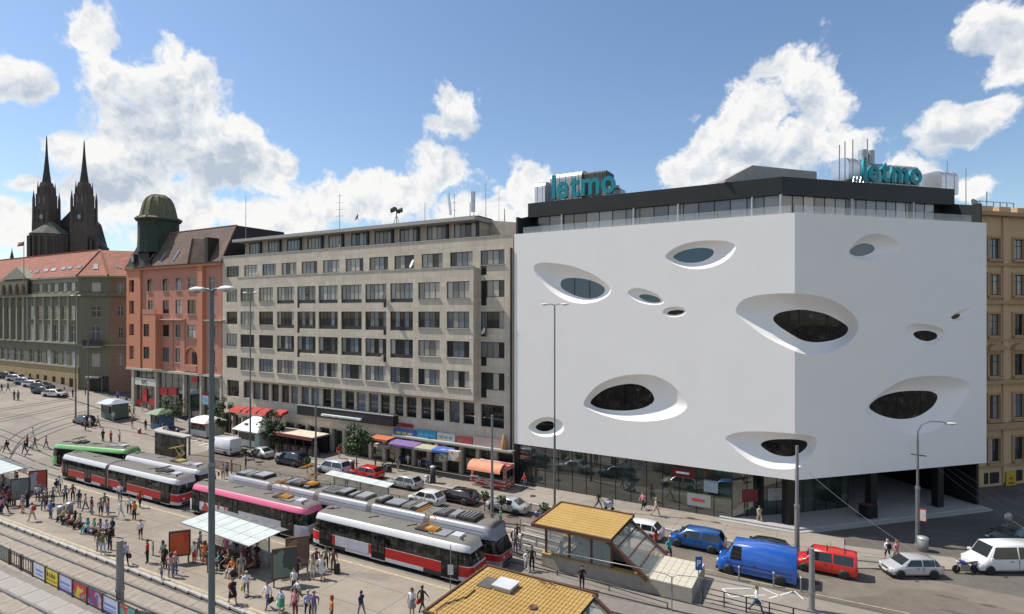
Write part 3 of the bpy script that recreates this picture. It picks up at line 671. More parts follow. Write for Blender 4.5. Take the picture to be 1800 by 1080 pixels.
def wall_mesh(F, u0, u1, holes, cpts, name, at_end):
    loc = lambda p: Vector(((Vector((p.x, p.y)) - Vector((F.x, F.y))).dot(F.d), p.z, 0))
    edge = [q for r in cpts for q in r]
    if at_end: outer = [Vector((u0, ZT, 0)), Vector((u0, ZB, 0)), Vector((u1, ZB, 0))] + [loc(p) for p in edge] + [Vector((u1, ZT, 0))]
    else: outer = [Vector((u1, ZB, 0)), Vector((u1, ZT, 0)), Vector((u0, ZT, 0))] + [loc(p) for p in reversed(edge)] + [Vector((u0, ZB, 0))]
    polys = [outer] + [[loc(p) for p in h] for h in holes]
    flat = [v for pl in polys for v in pl]; tri = geometry.tessellate_polygon(polys)
    b = MB(); b.add([OL(F.w(v.x, 0, v.y)) for v in flat], tri)
    # parapet top, soffit and free end
    th = .6
    b.quad(*[OL(F.w(*q)) for q in ((u0, 0, ZT), (u1, 0, ZT), (u1 , th, ZT), (u0, th, ZT))])
    b.quad(*[OL(F.w(*q)) for q in ((u0, th, ZT), (u1, th, ZT), (u1, th, ZT - 1.2), (u0, th, ZT - 1.2))])
    b.quad(*[OL(F.w(*q)) for q in ((u0, 0, ZB), (u1, 0, ZB), (u1, 6, ZB), (u0, 6, ZB))])
    e = u0 if at_end else u1
    b.quad(*[OL(F.w(*q)) for q in ((e, 0, ZB), (e, 20, ZB), (e, 20, ZT), (e, 0, ZT))])
    return b.build(name, m_wht, wb)
wall_mesh(FL, 0, WL, holesL, cornerL, 'wall', True)
wall_mesh(FR, 0, WR, holesR, cornerR, 'wall', False)
def boxw(b, F, u0, u1, y0, y1, z0, z1, m=0):
    v = [OL(F.w(u, y, z)) for z in (z0, z1) for (u, y) in ((u0, y0), (u1, y0), (u1, y1), (u0, y1))]
    return b.add(v, [(3, 2, 1, 0), (4, 5, 6, 7), (0, 1, 5, 4), (1, 2, 6, 5), (2, 3, 7, 6), (3, 0, 4, 7)], m)
# dark body behind the white skin: keeps light out of the ground floor, carries the roof terrace
OFF = 3.05; TERR = 27.8
def mitre(off): return Vector((CX, CY)) + bis * off * mit
def mring(off_list_u, z): pass
pL0 = FL.w(0, 8, 0); body = MB()
pc = mitre(1.7); endL = FL.w(.02, 1.7, 0); endR = FR.w(WR - .02, 1.7, 0); bL = FL.w(.02, 22, 0); bR = FR.w(WR - .02, 22, 0)
pts = [endL, Vector((pc.x, pc.y, 0)), endR, bR, bL]
body.loft([[OL((p.x, p.y, z)) for p in pts] for z in (ZB + .3, TERR)], 0, False)
body.build('inner_body', m_blk, wb)
# penthouse: glazed storey under a black fascia
ph = MB(); F0 = 31.3; F1 = 33.0
uL0 = FL.u(928, OFF); uR1 = FR.u(1678, OFF); pcP = mitre(OFF)
def two(b, off, uL, uR, z0, z1, back=14, m=0):
    c = mitre(off); P = [FL.w(uL, off, 0), Vector((c.x, c.y, 0)), FR.w(uR, off, 0), FR.w(uR, back, 0), FL.w(uL, back, 0)]
    b.loft([[OL((p.x, p.y, z)) for p in P] for z in (z0, z1)], m, False)
two(ph, OFF, uL0, uR1, F0, F1); ph.build('fascia', m_blk, wb)
ph = MB(); two(ph, OFF + .9, uL0 + .4, uR1 - .4, TERR + .01, F0 - .005); ph.build('penthouse_core', m_blk2, wb)
def gl_run(F, off, u0, u1, z0, z1, step, m, mm, name='pane', thick=.06, mw=.09, posts=True):
    n = max(1, round((u1 - u0) / step)); w = (u1 - u0) / n
    for i in range(n):
        b = MB(); boxw(b, F, u0 + i * w + mw / 2, u0 + (i + 1) * w - mw / 2, off, off + thick, z0, z1); b.build(name, m, wb)
        if posts: b = MB(); boxw(b, F, u0 + i * w - mw / 2, u0 + i * w + mw / 2, off - .03, off + thick + .06, z0, z1); b.build('mullion', mm, wb)
cu = (Vector((pcP.x, pcP.y)) - Vector((FL.x, FL.y))).dot(FL.d); cr_ = (Vector((pcP.x, pcP.y)) - Vector((FR.x, FR.y))).dot(FR.d)
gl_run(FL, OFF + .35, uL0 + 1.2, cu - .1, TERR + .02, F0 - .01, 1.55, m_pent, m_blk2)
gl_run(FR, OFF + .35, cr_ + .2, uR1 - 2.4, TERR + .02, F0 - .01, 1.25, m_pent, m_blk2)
for F, us in ((FL, (4.6, 13.2, 18.0, 25.2)), (FR, (1.2, 9.6, 17.5))):
    for u in us: MB().cyl(OL(F.w(u, OFF + .12, TERR)), OL(F.w(u, OFF + .12, F0)), .13, n=12).build('column', m_alud, wb)
# glass balustrade and dark fins at both ends of the terrace
m_bal = mat('clear_glass', (.75, .8, .8), rough=.02, spec=.6, var=0, alpha=.14)
for F, a, e2 in ((FL, 1.0, WL - .3), (FR, .3, WR - 1.6)):
    n = round((e2 - a) / 2.1); w = (e2 - a) / n
    for i in range(n):
        b = MB(); boxw(b, F, a + i * w + .02, a + (i + 1) * w - .02, .30, .33, ZT + .004, ZT + .75); b.build('balustrade_pane', m_bal, wb)
for F, u, s_ in ((FL, .1, 1), (FR, WR - .25, -1)):
    b = MB(); q = [(.25, ZT + .002), (OFF + 2.2, ZT + .002), (OFF + 2.2, ZT + 3.0), (1.2, ZT + 2.0), (.25, ZT + 2.0)]
    u2 = u + .25 * s_; vs = [OL(F.w(uu, y, z)) for uu in (u, u2) for y, z in q]; k = len(q)
    b.add(vs, [tuple(range(k)), tuple(range(2 * k - 1, k - 1, -1))] + [(i, k + i, k + (i + 1) % k, (i + 1) % k) for i in range(k)]); b.build('end_fin', m_blk, wb)
# ground floor: glass front on the left, set back behind columns on the right
ug = WL - 5.4
gl_run(FL, .25, .55, ug, .13, ZB - .004, 1.62, m_gsh, m_blk2, name='shop_pane', mw=.07)
b = MB(); boxw(b, FL, .0, .5, .1, 1.0, .1, ZB - .003); b.build('end_pier', m_blk, wb)
b = MB(); boxw(b, FL, .5, ug, 1.2, 1.4, .1, ZB - .003); boxw(b, FL, .5, ug, .4, 1.2, .1, .16); b.build('shop_back', mat('shop_interior', (.05, .055, .05), var=.6, scale=.5), wb)
# corner entrance, angled glass
e0 = FL.w(ug, .25, 0); e1 = FR.w(2.6, 3.4, 0); e2 = FR.w(9.4, 3.4, 0); e3 = FR.w(9.6, 9, 0)
def glass_line(p, q, step, z0, z1, m):
    d = (q - p); n = max(1, round(d.length / step))
    for i in range(n):
        a = p + d * (i / n); c = p + d * ((i + 1) / n); t = d.normalized() * .035
        b = MB(); v = [OL((*(a + t).xy, z0)), OL((*(c - t).xy, z0)), OL((*(c - t).xy, z1)), OL((*(a + t).xy, z1))]; b.add(v, [(0, 1, 2, 3)]); b.build('shop_pane', m, wb)
        b = MB(); b.bar(OL((*a.xy, z0)), OL((*a.xy, z1)), .07); b.build('mullion', m_blk2, wb)
glass_line(e0, e1, 1.5, .25, ZB - .004, m_gsh); glass_line(e1, e2, 1.3, .25, ZB - .004, m_gsh); glass_line(e2, e3, 1.6, .25, ZB - .004, m_gsh)
m_terr = worn('terrace_stone', (.30, .295, .28), (.38, .37, .355), s1=.3, s2=3, amt=.6)
ter = MB(); P = [FL.w(WL - 6.5, -.55, 0), Vector((*(Vector((CX, CY)) - bis * .55 * mit), 0)), FR.w(WR + .2, -.45, 0), FR.w(WR + .2, 16, 0), FL.w(WL - 6.5, 9, 0)]
for k, (gr, z0, z1) in enumerate(((.0, .0, .17), (.42, .17, .32))):
    pp = [FL.w(WL - 6.5, -.55 + gr, 0), Vector((*(Vector((CX, CY)) - bis * (.55 - gr) * mit), 0)), FR.w(WR + .2 - gr, -.45 + gr, 0), FR.w(WR + .2 - gr, 16, 0), FL.w(WL - 6.5, 9, 0)]
    b = MB(); b.loft([[OL((p.x, p.y, z)) for p in pp] for z in (z0 - .1 if not k else z0, z1)], 0, False); b.build('step', m_terr, wb)
for px, py in ((1385, 931), (1531, 912), (1648, 897)):
    k = (px - 900) / 1000; F = FR; u, z = F.pix(px, 700, 1.3); c = F.w(u, 1.3, 0)
    b = MB(); boxw(b, FR, u - .38, u + .38, .95, 1.65, .3, ZB - .004); b.build('pillar', m_blk2, wb)
b = MB(); boxw(b, FR, 9.8, WR - .4, 12, 12.2, .3, ZB - .003); boxw(b, FR, WR - .5, WR - .2, .6, 12, .3, ZB - .003); b.build('lobby_back', m_blk2, wb)
for (u0, u1, z0, z1, c) in ((12, 18, 1.0, 3.2, (.12, .08, .05)), (10.4, 11.6, 1.2, 2.6, (.25, .22, .2)), (19, 21, .9, 2.2, (.16, .03, .02))):
    b = MB(); boxw(b, FR, u0, u1, 11.85, 11.99, z0, z1); b.build('shop_display', mat('display_%d' % (u0 * 10), c, var=.6, scale=3), wb)
# posters behind the shop glass (proud of it by a few millimetres)
for (x0, y0, x1, y1, c, nm) in ((1180, 821, 1222, 843, (.12, .012, .014), 'poster'), (1237, 843, 1262, 868, (.2, .23, .25), 'poster'), (1208, 866, 1249, 894, (.27, .29, .28), 'poster')):
    (u0, zt), (u1, zb) = FL.pix(x0, y0, .2), FL.pix(x1, y1, .2)
    b = MB(); boxw(b, FL, u0, u1, .215, .235, zb, zt); p = b.build(nm, mat('poster_%d' % x0, c, rough=.35, var=.05), wb)
    b = MB(); boxw(b, FL, u0 + (u1 - u0) * .2, u1 - (u1 - u0) * .25, .205, .213, zb + (zt - zb) * .4, zb + (zt - zb) * .62); b.build('print', mat('print_%d' % x0, (.45, .04, .05) if x0 == 1208 else (.7, .68, .66) if x0 == 1180 else (.12, .25, .4), var=.1), p)
for (x0, y0, x1, y1, c) in ((1292, 866, 1330, 886, (.16, .03, .03)), (1347, 872, 1366, 892, (.3, .3, .3))):
    kk = e0.lerp(e1, .3 if x0 < 1320 else .72); dd = (e1 - e0).normalized(); nn = Vector((dd.y, -dd.x, 0)) * (-1 if Vector((dd.y, -dd.x)).dot(Vector((0, -1))) < 0 else 1)
    a = kk + nn * .05; b = MB(); b.quad(*[OL((*(a + dd * s_).xy, z)) for s_, z in ((-.8, 1.7), (.8, 1.7), (.8, 2.9), (-.8, 2.9))]); b.build('poster', mat('poster_%d' % x0, c, var=.3), wb)
# roof: sloped grey volume, plant housings
def roofbox(name, F, u0, u1, y0, y1, z0, z1, m, r=0, top=None):
    b = MB(); boxw(b, F, u0, u1, y0, y1, z0, z1); o = b.build(name, m, wb); return o
b = MB(); q = [(1338, 303, 6), (1395, 283, 6), (1500, 290, 6)]
p0 = FR.w(-2.6, 6.5, F1); p1 = FR.w(.2, 6.0, F1); p2 = FR.w(8.5, 6.5, F1)
b.add([OL(v) for v in (p0, p1, p2, p2 + Vector((0, 9, 0)), p0 + Vector((-2, 9, 0)), p0 + Vector((0, 0, .25)), p1 + Vector((0, 0, 1.75)), p2 + Vector((0, 0, 1.75)), p2 + Vector((0, 9, 1.75)), p0 + Vector((-2, 9, .25)))],
      [(0, 1, 6, 5), (1, 2, 7, 6), (2, 3, 8, 7), (3, 4, 9, 8), (4, 0, 5, 9), (5, 6, 7, 8, 9)]); b.build('stair_housing', m_gry, wb)
def rounded(F, u0, u1, y0, y1, z0, h, r, m, name, n=6, seams=0):
    """a metal housing with a rounded front top edge"""
    prof = [(y0, 0)] + [(y0 + r - r * math.cos(t), h - r + r * math.sin(t)) for t in [k * math.pi / 2 / n for k in range(n + 1)]] + [(y1, h), (y1, 0)]
    b = MB(); vs = [OL(F.w(u, y, z0 + z)) for u in (u0, u1) for y, z in prof]; k = len(prof)
    b.add(vs, [tuple(range(k)), tuple(range(2 * k - 1, k - 1, -1))] + [(i, k + i, k + (i + 1) % k, (i + 1) % k) for i in range(k)], 0)
    o = b.build(name, m, wb)
    for i in range(seams):
        u = u0 + (u1 - u0) * (i + .5) / seams; c = MB(); pv = [OL(F.w(u, y - .012, z0 + z + .012)) for y, z in prof[:-2]]; c.tube(pv, .025, 4); c.build('seam', m_steel, o)
a0, zz = FL.pix(945, 330, OFF + 2.4); a1, _ = FL.pix(1080, 330, OFF + 2.4)
rounded(FL, a0, a0 + 1.4, OFF + 1.6, OFF + 4, F1, 2.9, .8, m_alu, 'plant_housing', seams=2)
rounded(FL, a0 + 1.4, a0 + 5.6, OFF + 3.0, OFF + 6, F1, 4.1, .9, m_alud, 'plant_housing', seams=5)
rounded(FL, a0 + 5.6, a0 + 8.6, OFF + 3.2, OFF + 6, F1, 3.7, .3, mat('plant_dark', (.08, .075, .07), var=.3), 'plant_housing', seams=3)
roofbox('air_unit', FL, a0 + 8.4, a0 + 10.6, OFF + 2.6, OFF + 4.4, F1, F1 + 1.2, m_alud)
for i in range(3): MB().cyl(OL(FL.w(a0 + 8.8 + .7 * i, OFF + 2.5, F1 + 1.2)), OL(FL.w(a0 + 8.8 + .7 * i, OFF + 2.5, F1 + 1.5)), .3, n=12).build('vent', m_steel, wb)
b0, _ = FR.pix(1492, 300, OFF + 2.2); b1, _ = FR.pix(1655, 300, OFF + 2.2)
rounded(FR, b0, b0 + 2.0, OFF + 2.2, OFF + 4.5, F1 + .9, 2.4, .9, m_alu, 'plant_housing', seams=2)
rounded(FR, b0 + 2.0, b1 - 2.2, OFF + 3.0, OFF + 6, F1, 3.1, .5, m_alud, 'plant_housing', seams=6)
rounded(FR, b1 - .2, b1 + 2.2, OFF + 2.0, OFF + 5, F1, 2.6, .8, m_alu, 'plant_housing', seams=2)
for i in range(2): MB().cyl(OL(FR.w(b0 + 3.3 + 1.0 * i, OFF + 3.6, F1 + 3.0)), OL(FR.w(b0 + 3.3 + 1.0 * i, OFF + 3.6, F1 + 4.5)), .42, n=14).build('flue', m_alud, wb)
for k, (du, hh) in enumerate(((-1.6, 4.2), (-.9, 4.6), (.1, 4.9), (2.0, 5.1))): MB().cyl(OL(FR.w(b0 + du, OFF + 1.8, F1)), OL(FR.w(b0 + du, OFF + 1.8, F1 + hh)), .06, n=6).build('aerial', m_steel, wb)
for k in range(4):
    b = MB(); p = FR.w(b0 - .6 + .45 * k, OFF + 1.2, F1); b.bar(OL(p), OL(p + Vector((.3, .2, .9))), .06); b.bar(OL(p + Vector((.5, 0, 0))), OL(p + Vector((.1, .2, .9))), .06); b.build('sign_strut', m_alu, wb)
# the two rooftop signs, letter by letter
def sign(F, px0, px1, ytop, ybot, off, label, tall=2.25):
    (u0, zt), (u1, zb) = F.pix(px0, ytop, off), F.pix(px1, ybot, off)
    s = thing('rooftop_sign', label, 'sign', F.w(u0, off, F1), F.a, 'teal rooftop letter signs')
    size = 3.12; adv = 0; ms = []
    for ch in 'letmo':
        me = text_mesh(ch, size, .14, .075); me.materials.clear(); me.materials.append(m_teal); xs = [v.co.x for v in me.vertices]; ms.append((me, min(xs), max(xs)))
    tot = sum(b - a for _, a, b in ms) + .22 * 4; sc = (u1 - u0) / tot; x = 0
    hh = max(v.co.y for v in ms[0][0].vertices); zs = tall / hh; z0 = .42
    for me, a, b in ms:
        o = put('letter', me, s, ((x - a) * sc, 0, z0)); o.rotation_euler = (R(90), 0, 0); o.scale = (sc, zs, 1); 
        MB().bar((x + (b - a) / 2 * 1, .25, 0), (x + (b - a) / 2, .25, 1.2), .07).build('support', m_alu, s, loc=((x + (b - a) / 2) * (sc - 1), 0, 0)); x += b - a + .22
    MB().box(0, u1 - u0, .14, .24, z0 - .1, z0).build('rail', m_steel, s); return s
sign(FL, 971, 1082, 307, 340, OFF + .6, 'teal five letter rooftop sign standing over the sunlit white facade', 2.7)
sign(FR, 1516, 1619, 272, 318, OFF + .5, 'teal five letter rooftop sign standing over the shaded white facade')
# ================================================================ window kit shared by the old buildings
m_frm = mat('window_frame_dark', (.035, .033, .032), rough=.5, var=0)
m_frw = mat('window_frame_pale', (.50, .48, .43), rough=.6, var=.1)
m_pd = glass('pane_dark', (.016, .018, .018), rough=.03, spec=.6, rv=.5)
m_pc = glass('pane_curtain', (.30, .29, .26), rough=.12, spec=.5, rv=.45)
m_pb = glass('pane_blue', (.12, .145, .165), rough=.03, spec=.8, rv=.5)  # blue-grey base paints in the sky mirrored by some panes
def frame_unit(n, w, h, bar=.07, transom=0.0, arch=False, m=None, depth=.08):
    """frame with n lights; mesh at true size, shared by windows of one size"""
    key = ('frame', n, round(w, 1), round(h, 1), transom, arch, m.name)
    if key in UNIT: return UNIT[key]
    b = MB(); w_, h_ = round(w, 1), round(h, 1); o = bar
    b.box(0, o, 0, depth, 0, h_); b.box(w_ - o, w_, 0, depth, 0, h_); b.box(o, w_ - o, .004, depth, 0, o); b.box(o, w_ - o, .004, depth, h_ - o, h_)
    for i in range(1, n): x = w_ * i / n; b.box(x - o * .45, x + o * .45, .008, depth - .004, o, h_ - o)
    if transom: b.box(o, w_ - o, .012, depth - .008, h_ * transom - o * .4, h_ * transom + o * .4)
    UNIT[key] = b.mesh('window'); UNIT[key].materials.append(m); return UNIT[key]
def window(parent, u0, u1, z0, z1, y, n=4, m=None, panes=None, split=True, transom=0.0, sill=None, vent=False, bar=.07):
    """a window as a part of its building: frame, with its panes as sub-parts"""
    w, h = u1 - u0, z1 - z0; m = m or m_frm; me = frame_unit(n, w, h, bar, transom, m=m)
    fr = put('window', me, parent, (u0, y, z0), 0, (w / round(w, 1), 1, h / round(h, 1)))
    w, h = round(w, 1), round(h, 1)
    k = n if split else 1
    for i in range(k):
        a, b = w * i / k + .03, w * (i + 1) / k - .03
        pm = panes(i) if panes else m_pd
        put('pane', unit_box(pm, 'pane_' + pm.name), fr, (a, .035, .04), 0, (b - a, .02, h - .08))
    if sill: put('sill', unit_box(sill, 'sill_' + sill.name), parent, (u0 - .08, y - .28, z0 - .09), 0, (u1 - u0 + .16, .30, .085))
    return fr
# ================================================================ the beige office building
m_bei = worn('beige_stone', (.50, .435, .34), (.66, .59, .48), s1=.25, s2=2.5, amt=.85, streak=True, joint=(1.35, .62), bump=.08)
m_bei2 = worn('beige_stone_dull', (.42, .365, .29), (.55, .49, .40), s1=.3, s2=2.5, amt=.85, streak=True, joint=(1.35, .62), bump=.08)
m_roofd = mat('roof_felt', (.09, .085, .08), rough=.9, var=.25)
sB = toST(*[(-47.2), (92.9)])[0]
def s_at(px, t=0.0):
    o = Vector(A0) + N_ * t; k = (px - 900) / 1000; return (k * o.y - o.x) / (E_.x - k * E_.y)
sB = s_at(391); xB, yB = ST(sB, 0)
FB = Fac(xB, yB, ANG); UB = sB - .15
bb_ = thing('beige_office_building', 'long beige stone office block with rows of dark four light windows and shops below', 'building', (xB, yB, 0), ANG)
BY = -1.3
zrow = {}
def zz_(px, y, off): return FB.pix(px, y, off)[1]
r1 = (zz_(811, 468, 0), zz_(811, 443, 0)); r0 = (zz_(817, 417, 2), zz_(817, 392, 2))
rows = [(zz_(805, b, BY), zz_(805, a, BY)) for a, b in ((495, 524.7), (548, 577.5), (600, 629), (652.5, 681.7))]
zpar1 = zz_(845, 417.5, 0); zparB = zz_(832, 470, BY); zbayb = zz_(832, 705, BY); zg = (zz_(824, 746, 0), zz_(824, 708, 0))
ub0, ub1 = FB.u(417, BY), FB.u(832, BY)
c_row = [(422.5, 446.7), (455, 480), (486.7, 517), (522.5, 554.7), (560, 593.7), (599.7, 635.8), (642, 679), (685.8, 725.8), (735, 773), (785, 825)]
c_r1 = [(398, 420), (429, 452.5), (461, 485), (495, 521), (530, 557.5), (567.5, 596.7), (607.5, 638.8), (649, 682), (693, 728), (741, 778), (791, 831), (844.7, 886.7)]
c_r0 = [(438, 457.5), (471, 491.7), (504, 527.5), (540, 565), (577, 601), (617, 645), (658, 688), (702, 733), (750, 784), (798, 837)]
c_g = [(399, 420), (428, 441), (444, 458), (460.5, 472.5), (477, 490), (494.7, 508), (511, 523.7), (529.5, 543), (546.7, 561), (567, 582), (586, 601), (606.7, 622.5), (626.7, 642.5), (648, 665), (669, 685), (693, 709), (714, 731.7), (740, 757.5), (762.5, 781), (789.5, 808), (814, 833.7), (845, 886)]
U = lambda p, off: (FB.u(p[0], off), FB.u(p[1], off))
def pick(bias):
    def f(i):
        q = rnd.random(); return m_pc if q < bias else m_pb if q < bias + .25 else m_pd
    return f
main = MB(); hM = [(*U(c, 0), *r1) for c in c_r1]
hg = [(*U(c, 0), *zg) for c in c_g]; hg[-1] = (hg[-1][0], hg[-1][1], zz_(865, 752, 0), zz_(865, 712, 0))
uR = U((844.7, 886.7), 0); uL = U((398, 418), 0)
side_rows = [(zz_(865, b, 0), zz_(865, a, 0)) for a, b in ((493, 522.5), (548, 577.5), (601.5, 629.5), (655.5, 686))]
hs = [(*uR, *r) for r in side_rows] + [(uR[0], uR[0] + .85, r[0] - 1.0, r[0]) for r in side_rows[:4]] + [(uR[0], uR[0] + .85, r1[0] - 1.2, r1[0])]
hl = [(*uL, *r) for r in rows]
hole_wall(main, 0, UB, zg[0] - 2.6, zpar1, hM + hg + hs + hl, 0, .35)
main.quad((0, 0, zpar1), (UB, 0, zpar1), (UB, .4, zpar1), (0, .4, zpar1)); main.quad((0, .4, zpar1), (UB, .4, zpar1), (UB, .4, zpar1 - 1), (0, .4, zpar1 - 1))
main.quad((0, 0, 0), (0, 14, 0), (0, 14, zpar1), (0, 0, zpar1)); main.quad((UB, 0, 0), (UB, 14, 0), (UB, 14, zpar1), (UB, 0, zpar1)); main.quad((0, 14, 0), (UB, 14, 0), (UB, 14, zpar1), (0, 14, zpar1))
main.build('wall', m_bei, bb_, fix=False)
bay = MB(); hb = []
for k, r in enumerate(rows):
    for j, c in enumerate(c_row):
        low = .42 if 2 <= j <= 7 and k < 3 else 0
        hb.append((*U(c, BY), r[0] - low, r[1]))
slots = [(U(c_row[3], BY)[0], U(c_row[3], BY)[0] + .5, r[0] - 1.05, r[0] - .42) for r in rows[:3]] + [(U(c_row[6], BY)[1] - .5, U(c_row[6], BY)[1], r[0] - 1.05, r[0] - .42) for r in rows[:3]]
hole_wall(bay, ub0, ub1, zbayb, zparB, hb + slots, BY, .35)
for u in (ub0, ub1): bay.quad((u, BY, zbayb), (u, -.002, zbayb), (u, -.002, zparB), (u, BY, zparB))
bay.quad((ub0, BY, zbayb), (ub1, BY, zbayb), (ub1, -.002, zbayb), (ub0, -.002, zbayb))
bay.quad((ub0, BY, zparB), (ub1, BY, zparB), (ub1, BY + .35, zparB), (ub0, BY + .35, zparB)); bay.quad((ub0, BY + .35, zparB), (ub1, BY + .35, zparB), (ub1, BY + .35, zparB - .9), (ub0, BY + .35, zparB - .9))
bay.quad((ub0, BY + .35, zparB - .9), (ub1, BY + .35, zparB - .9), (ub1, -.002, zparB - .9), (ub0, -.002, zparB - .9))
bay.build('bay', m_bei, bb_, fix=False)
slab('coping', m_kerb, bb_, ub0 - .04, ub1 + .04, BY - .05, BY + .40, zparB + .003, zparB + .09)
slab('coping', m_kerb, bb_, -.02, UB - .02, -.06, .46, zpar1 + .003, zpar1 + .10)
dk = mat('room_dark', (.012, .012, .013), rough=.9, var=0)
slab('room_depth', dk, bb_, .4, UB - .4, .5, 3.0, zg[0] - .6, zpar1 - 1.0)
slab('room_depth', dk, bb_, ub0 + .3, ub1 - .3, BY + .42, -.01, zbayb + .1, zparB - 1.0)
for j, c in enumerate(c_r1):
    sp = c[1] - c[0] > 25; window(bb_, *U(c, 0), *r1, .16, 4, panes=pick(.6), split=sp, transom=.74 if not sp else 0, sill=m_kerb if sp else None)
for k, r in enumerate(rows):
    for j, c in enumerate(c_row):
        low = .42 if 2 <= j <= 7 and k < 3 else 0
        sp = c[1] - c[0] > 26; a = U(c, BY)
        window(bb_, *a, r[0], r[1], BY + .16, 4 if j < 2 or j > 7 else 5, panes=pick((.62, .14, .36, .42)[k]), split=sp, sill=None if low else m_kerb)
        if low: slab('spandrel', m_frm, bb_, a[0], a[1], BY + .17, BY + .25, r[0] - low, r[0] - .005)
    window(bb_, *uL, *r, .16, 4, panes=pick(.3), split=False)
for k, r in enumerate([r1] + side_rows):
    if k: window(bb_, *uR, *r, .16, 4, panes=pick(.35), sill=None)
    slab('balcony_door', m_pd, bb_, uR[0], uR[0] + .84, .18, .24, (r[0] - (1.2 if k == 0 else 1.0)), r[0] - .005)
for (a, b2, c, d) in slots: slab('grille', m_frm, bb_, a, b2, BY + .12, BY + .2, c, d)
for j, c in enumerate(c_g):
    h = hg[j]; window(bb_, h[0], h[1], h[2], h[3], .22, 1, panes=lambda i: rnd.choice((m_pb, m_pd, m_pd)), transom=.62 if j % 3 == 0 else 0, bar=.05)
# setback top storey with its eave
ut0, ut1 = FB.u(431, 2.0), FB.u(843, 2.0); zt_ = zz_(838, 385.5, .5); top = MB()
hole_wall(top, ut0, ut1, zpar1 - 1, zt_, [(*U(c, 2.0), *r0) for c in c_r0], 2.0, .3)
top.quad((ut0, 2, zpar1 - 1), (ut0, 12, zpar1 - 1), (ut0, 12, zt_), (ut0, 2, zt_)); top.quad((ut1, 2, zpar1 - 1), (ut1, 12, zpar1 - 1), (ut1, 12, zt_), (ut1, 2, zt_))
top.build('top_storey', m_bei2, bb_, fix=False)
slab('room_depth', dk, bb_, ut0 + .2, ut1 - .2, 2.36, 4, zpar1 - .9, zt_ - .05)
for c in c_r0: window(bb_, *U(c, 2.0), *r0, 2.12, 4, panes=pick(.7), split=c[1] - c[0] > 25)
for j in range(len(c_r0)):
    u = U(c_r0[j], 2.0)[1] + .12; slab('downpipe', m_frm, bb_, u, u + .34, 1.7, 1.99, zpar1 - .9, zt_ - .002)
slab('eave', m_kerb, bb_, ut0 - 1.0, ut1 + .35, .35, 12.5, zt_, zt_ + .42)
slab('roof', m_roofd, bb_, ut0 - .8, ut1 + .2, .6, 12.3, zt_ + .425, zt_ + .50)
slab('terrace', m_roofd, bb_, .1, UB - .1, .42, 13.9, zpar1 - 1.05, zpar1 - .98)
# sloping parapet wall to the right of the top storey
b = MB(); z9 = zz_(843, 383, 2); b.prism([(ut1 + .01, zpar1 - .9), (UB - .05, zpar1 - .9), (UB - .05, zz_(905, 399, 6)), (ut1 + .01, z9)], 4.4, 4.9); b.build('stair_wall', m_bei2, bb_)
slab('drain_pipe', mat('brown_pipe', (.05, .03, .025), rough=.6), bb_, UB - .32, UB - .12, -.16, -.01, 3.5, zpar1 - 1.5)
# ---- ground floor: dark fronts, sign boards, canopies
zsh = zg[0] - 2.6
m_shopdk = mat('shop_front_dark', (.022, .021, .021), rough=.35, var=.5, scale=1.2)
n_ = 22
for i in range(n_):
    a, c = UB * i / n_, UB * (i + 1) / n_
    slab('shop_front', m_gsh if i % 3 else m_shopdk, bb_, a + .06, c - .06, .5, .6, .12, zsh)
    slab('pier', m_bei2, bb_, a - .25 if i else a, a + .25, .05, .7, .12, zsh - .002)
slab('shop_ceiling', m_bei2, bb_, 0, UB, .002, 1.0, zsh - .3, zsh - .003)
def board(x0, y0, x1, y1, off, m, name='sign_board', th=.12, txt=None, tm=None, parent=None):
    (u0, zt), (u1, zb) = FB.pix(x0, y0, off), FB.pix(x1, y1, off)
    o = slab(name, m, parent or bb_, u0, u1, off, off + th, zb, zt); return o, u0, u1, zb, zt
ca = slab('canopy', mat('canopy_black', (.022, .022, .023), rough=.5), bb_, FB.u(522, -1.0), FB.u(691, -1.0), -1.0, -.01, zz_(640, 744, -1.0), zz_(640, 727, -1.0))
slab('canopy_edge', m_kerb, bb_, FB.u(522, -1.0), FB.u(691, -1.0), -1.04, -.01, zz_(640, 726.5, -1.0), zz_(640, 725, -1.0))
o, u0, u1, zb, zt = board(564, 728, 633, 740, -1.5, mat('board_white', (.66, .69, .70), rough=.5, var=.08), th=.35)
for i, (a, c, col) in enumerate(((.08, .3, (.22, .42, .40)), (.36, .46, (.5, .2, .18)), (.5, .9, (.25, .42, .42)))):
    slab('lettering', mat('board_print_%d' % i, col, var=.4, scale=6), bb_, u0 + (u1 - u0) * a, u0 + (u1 - u0) * c, -1.512, -1.502, zb + (zt - zb) * .32, zb + (zt - zb) * .62)
SG = [(695, 745, 725, 752, (.24, .02, .02), None), (691, 755, 731, 771, (.05, .14, .42), (.55, .52, .12)), (732, 757, 767, 774, (.05, .28, .48), (.10, .42, .55)), (768, 762, 800, 779, (.58, .56, .53), (.2, .35, .22)), (803, 768, 830, 785, (.50, .10, .08), (.62, .40, .33)), (831, 770, 882, 790, (.60, .42, .38), (.55, .15, .14))]
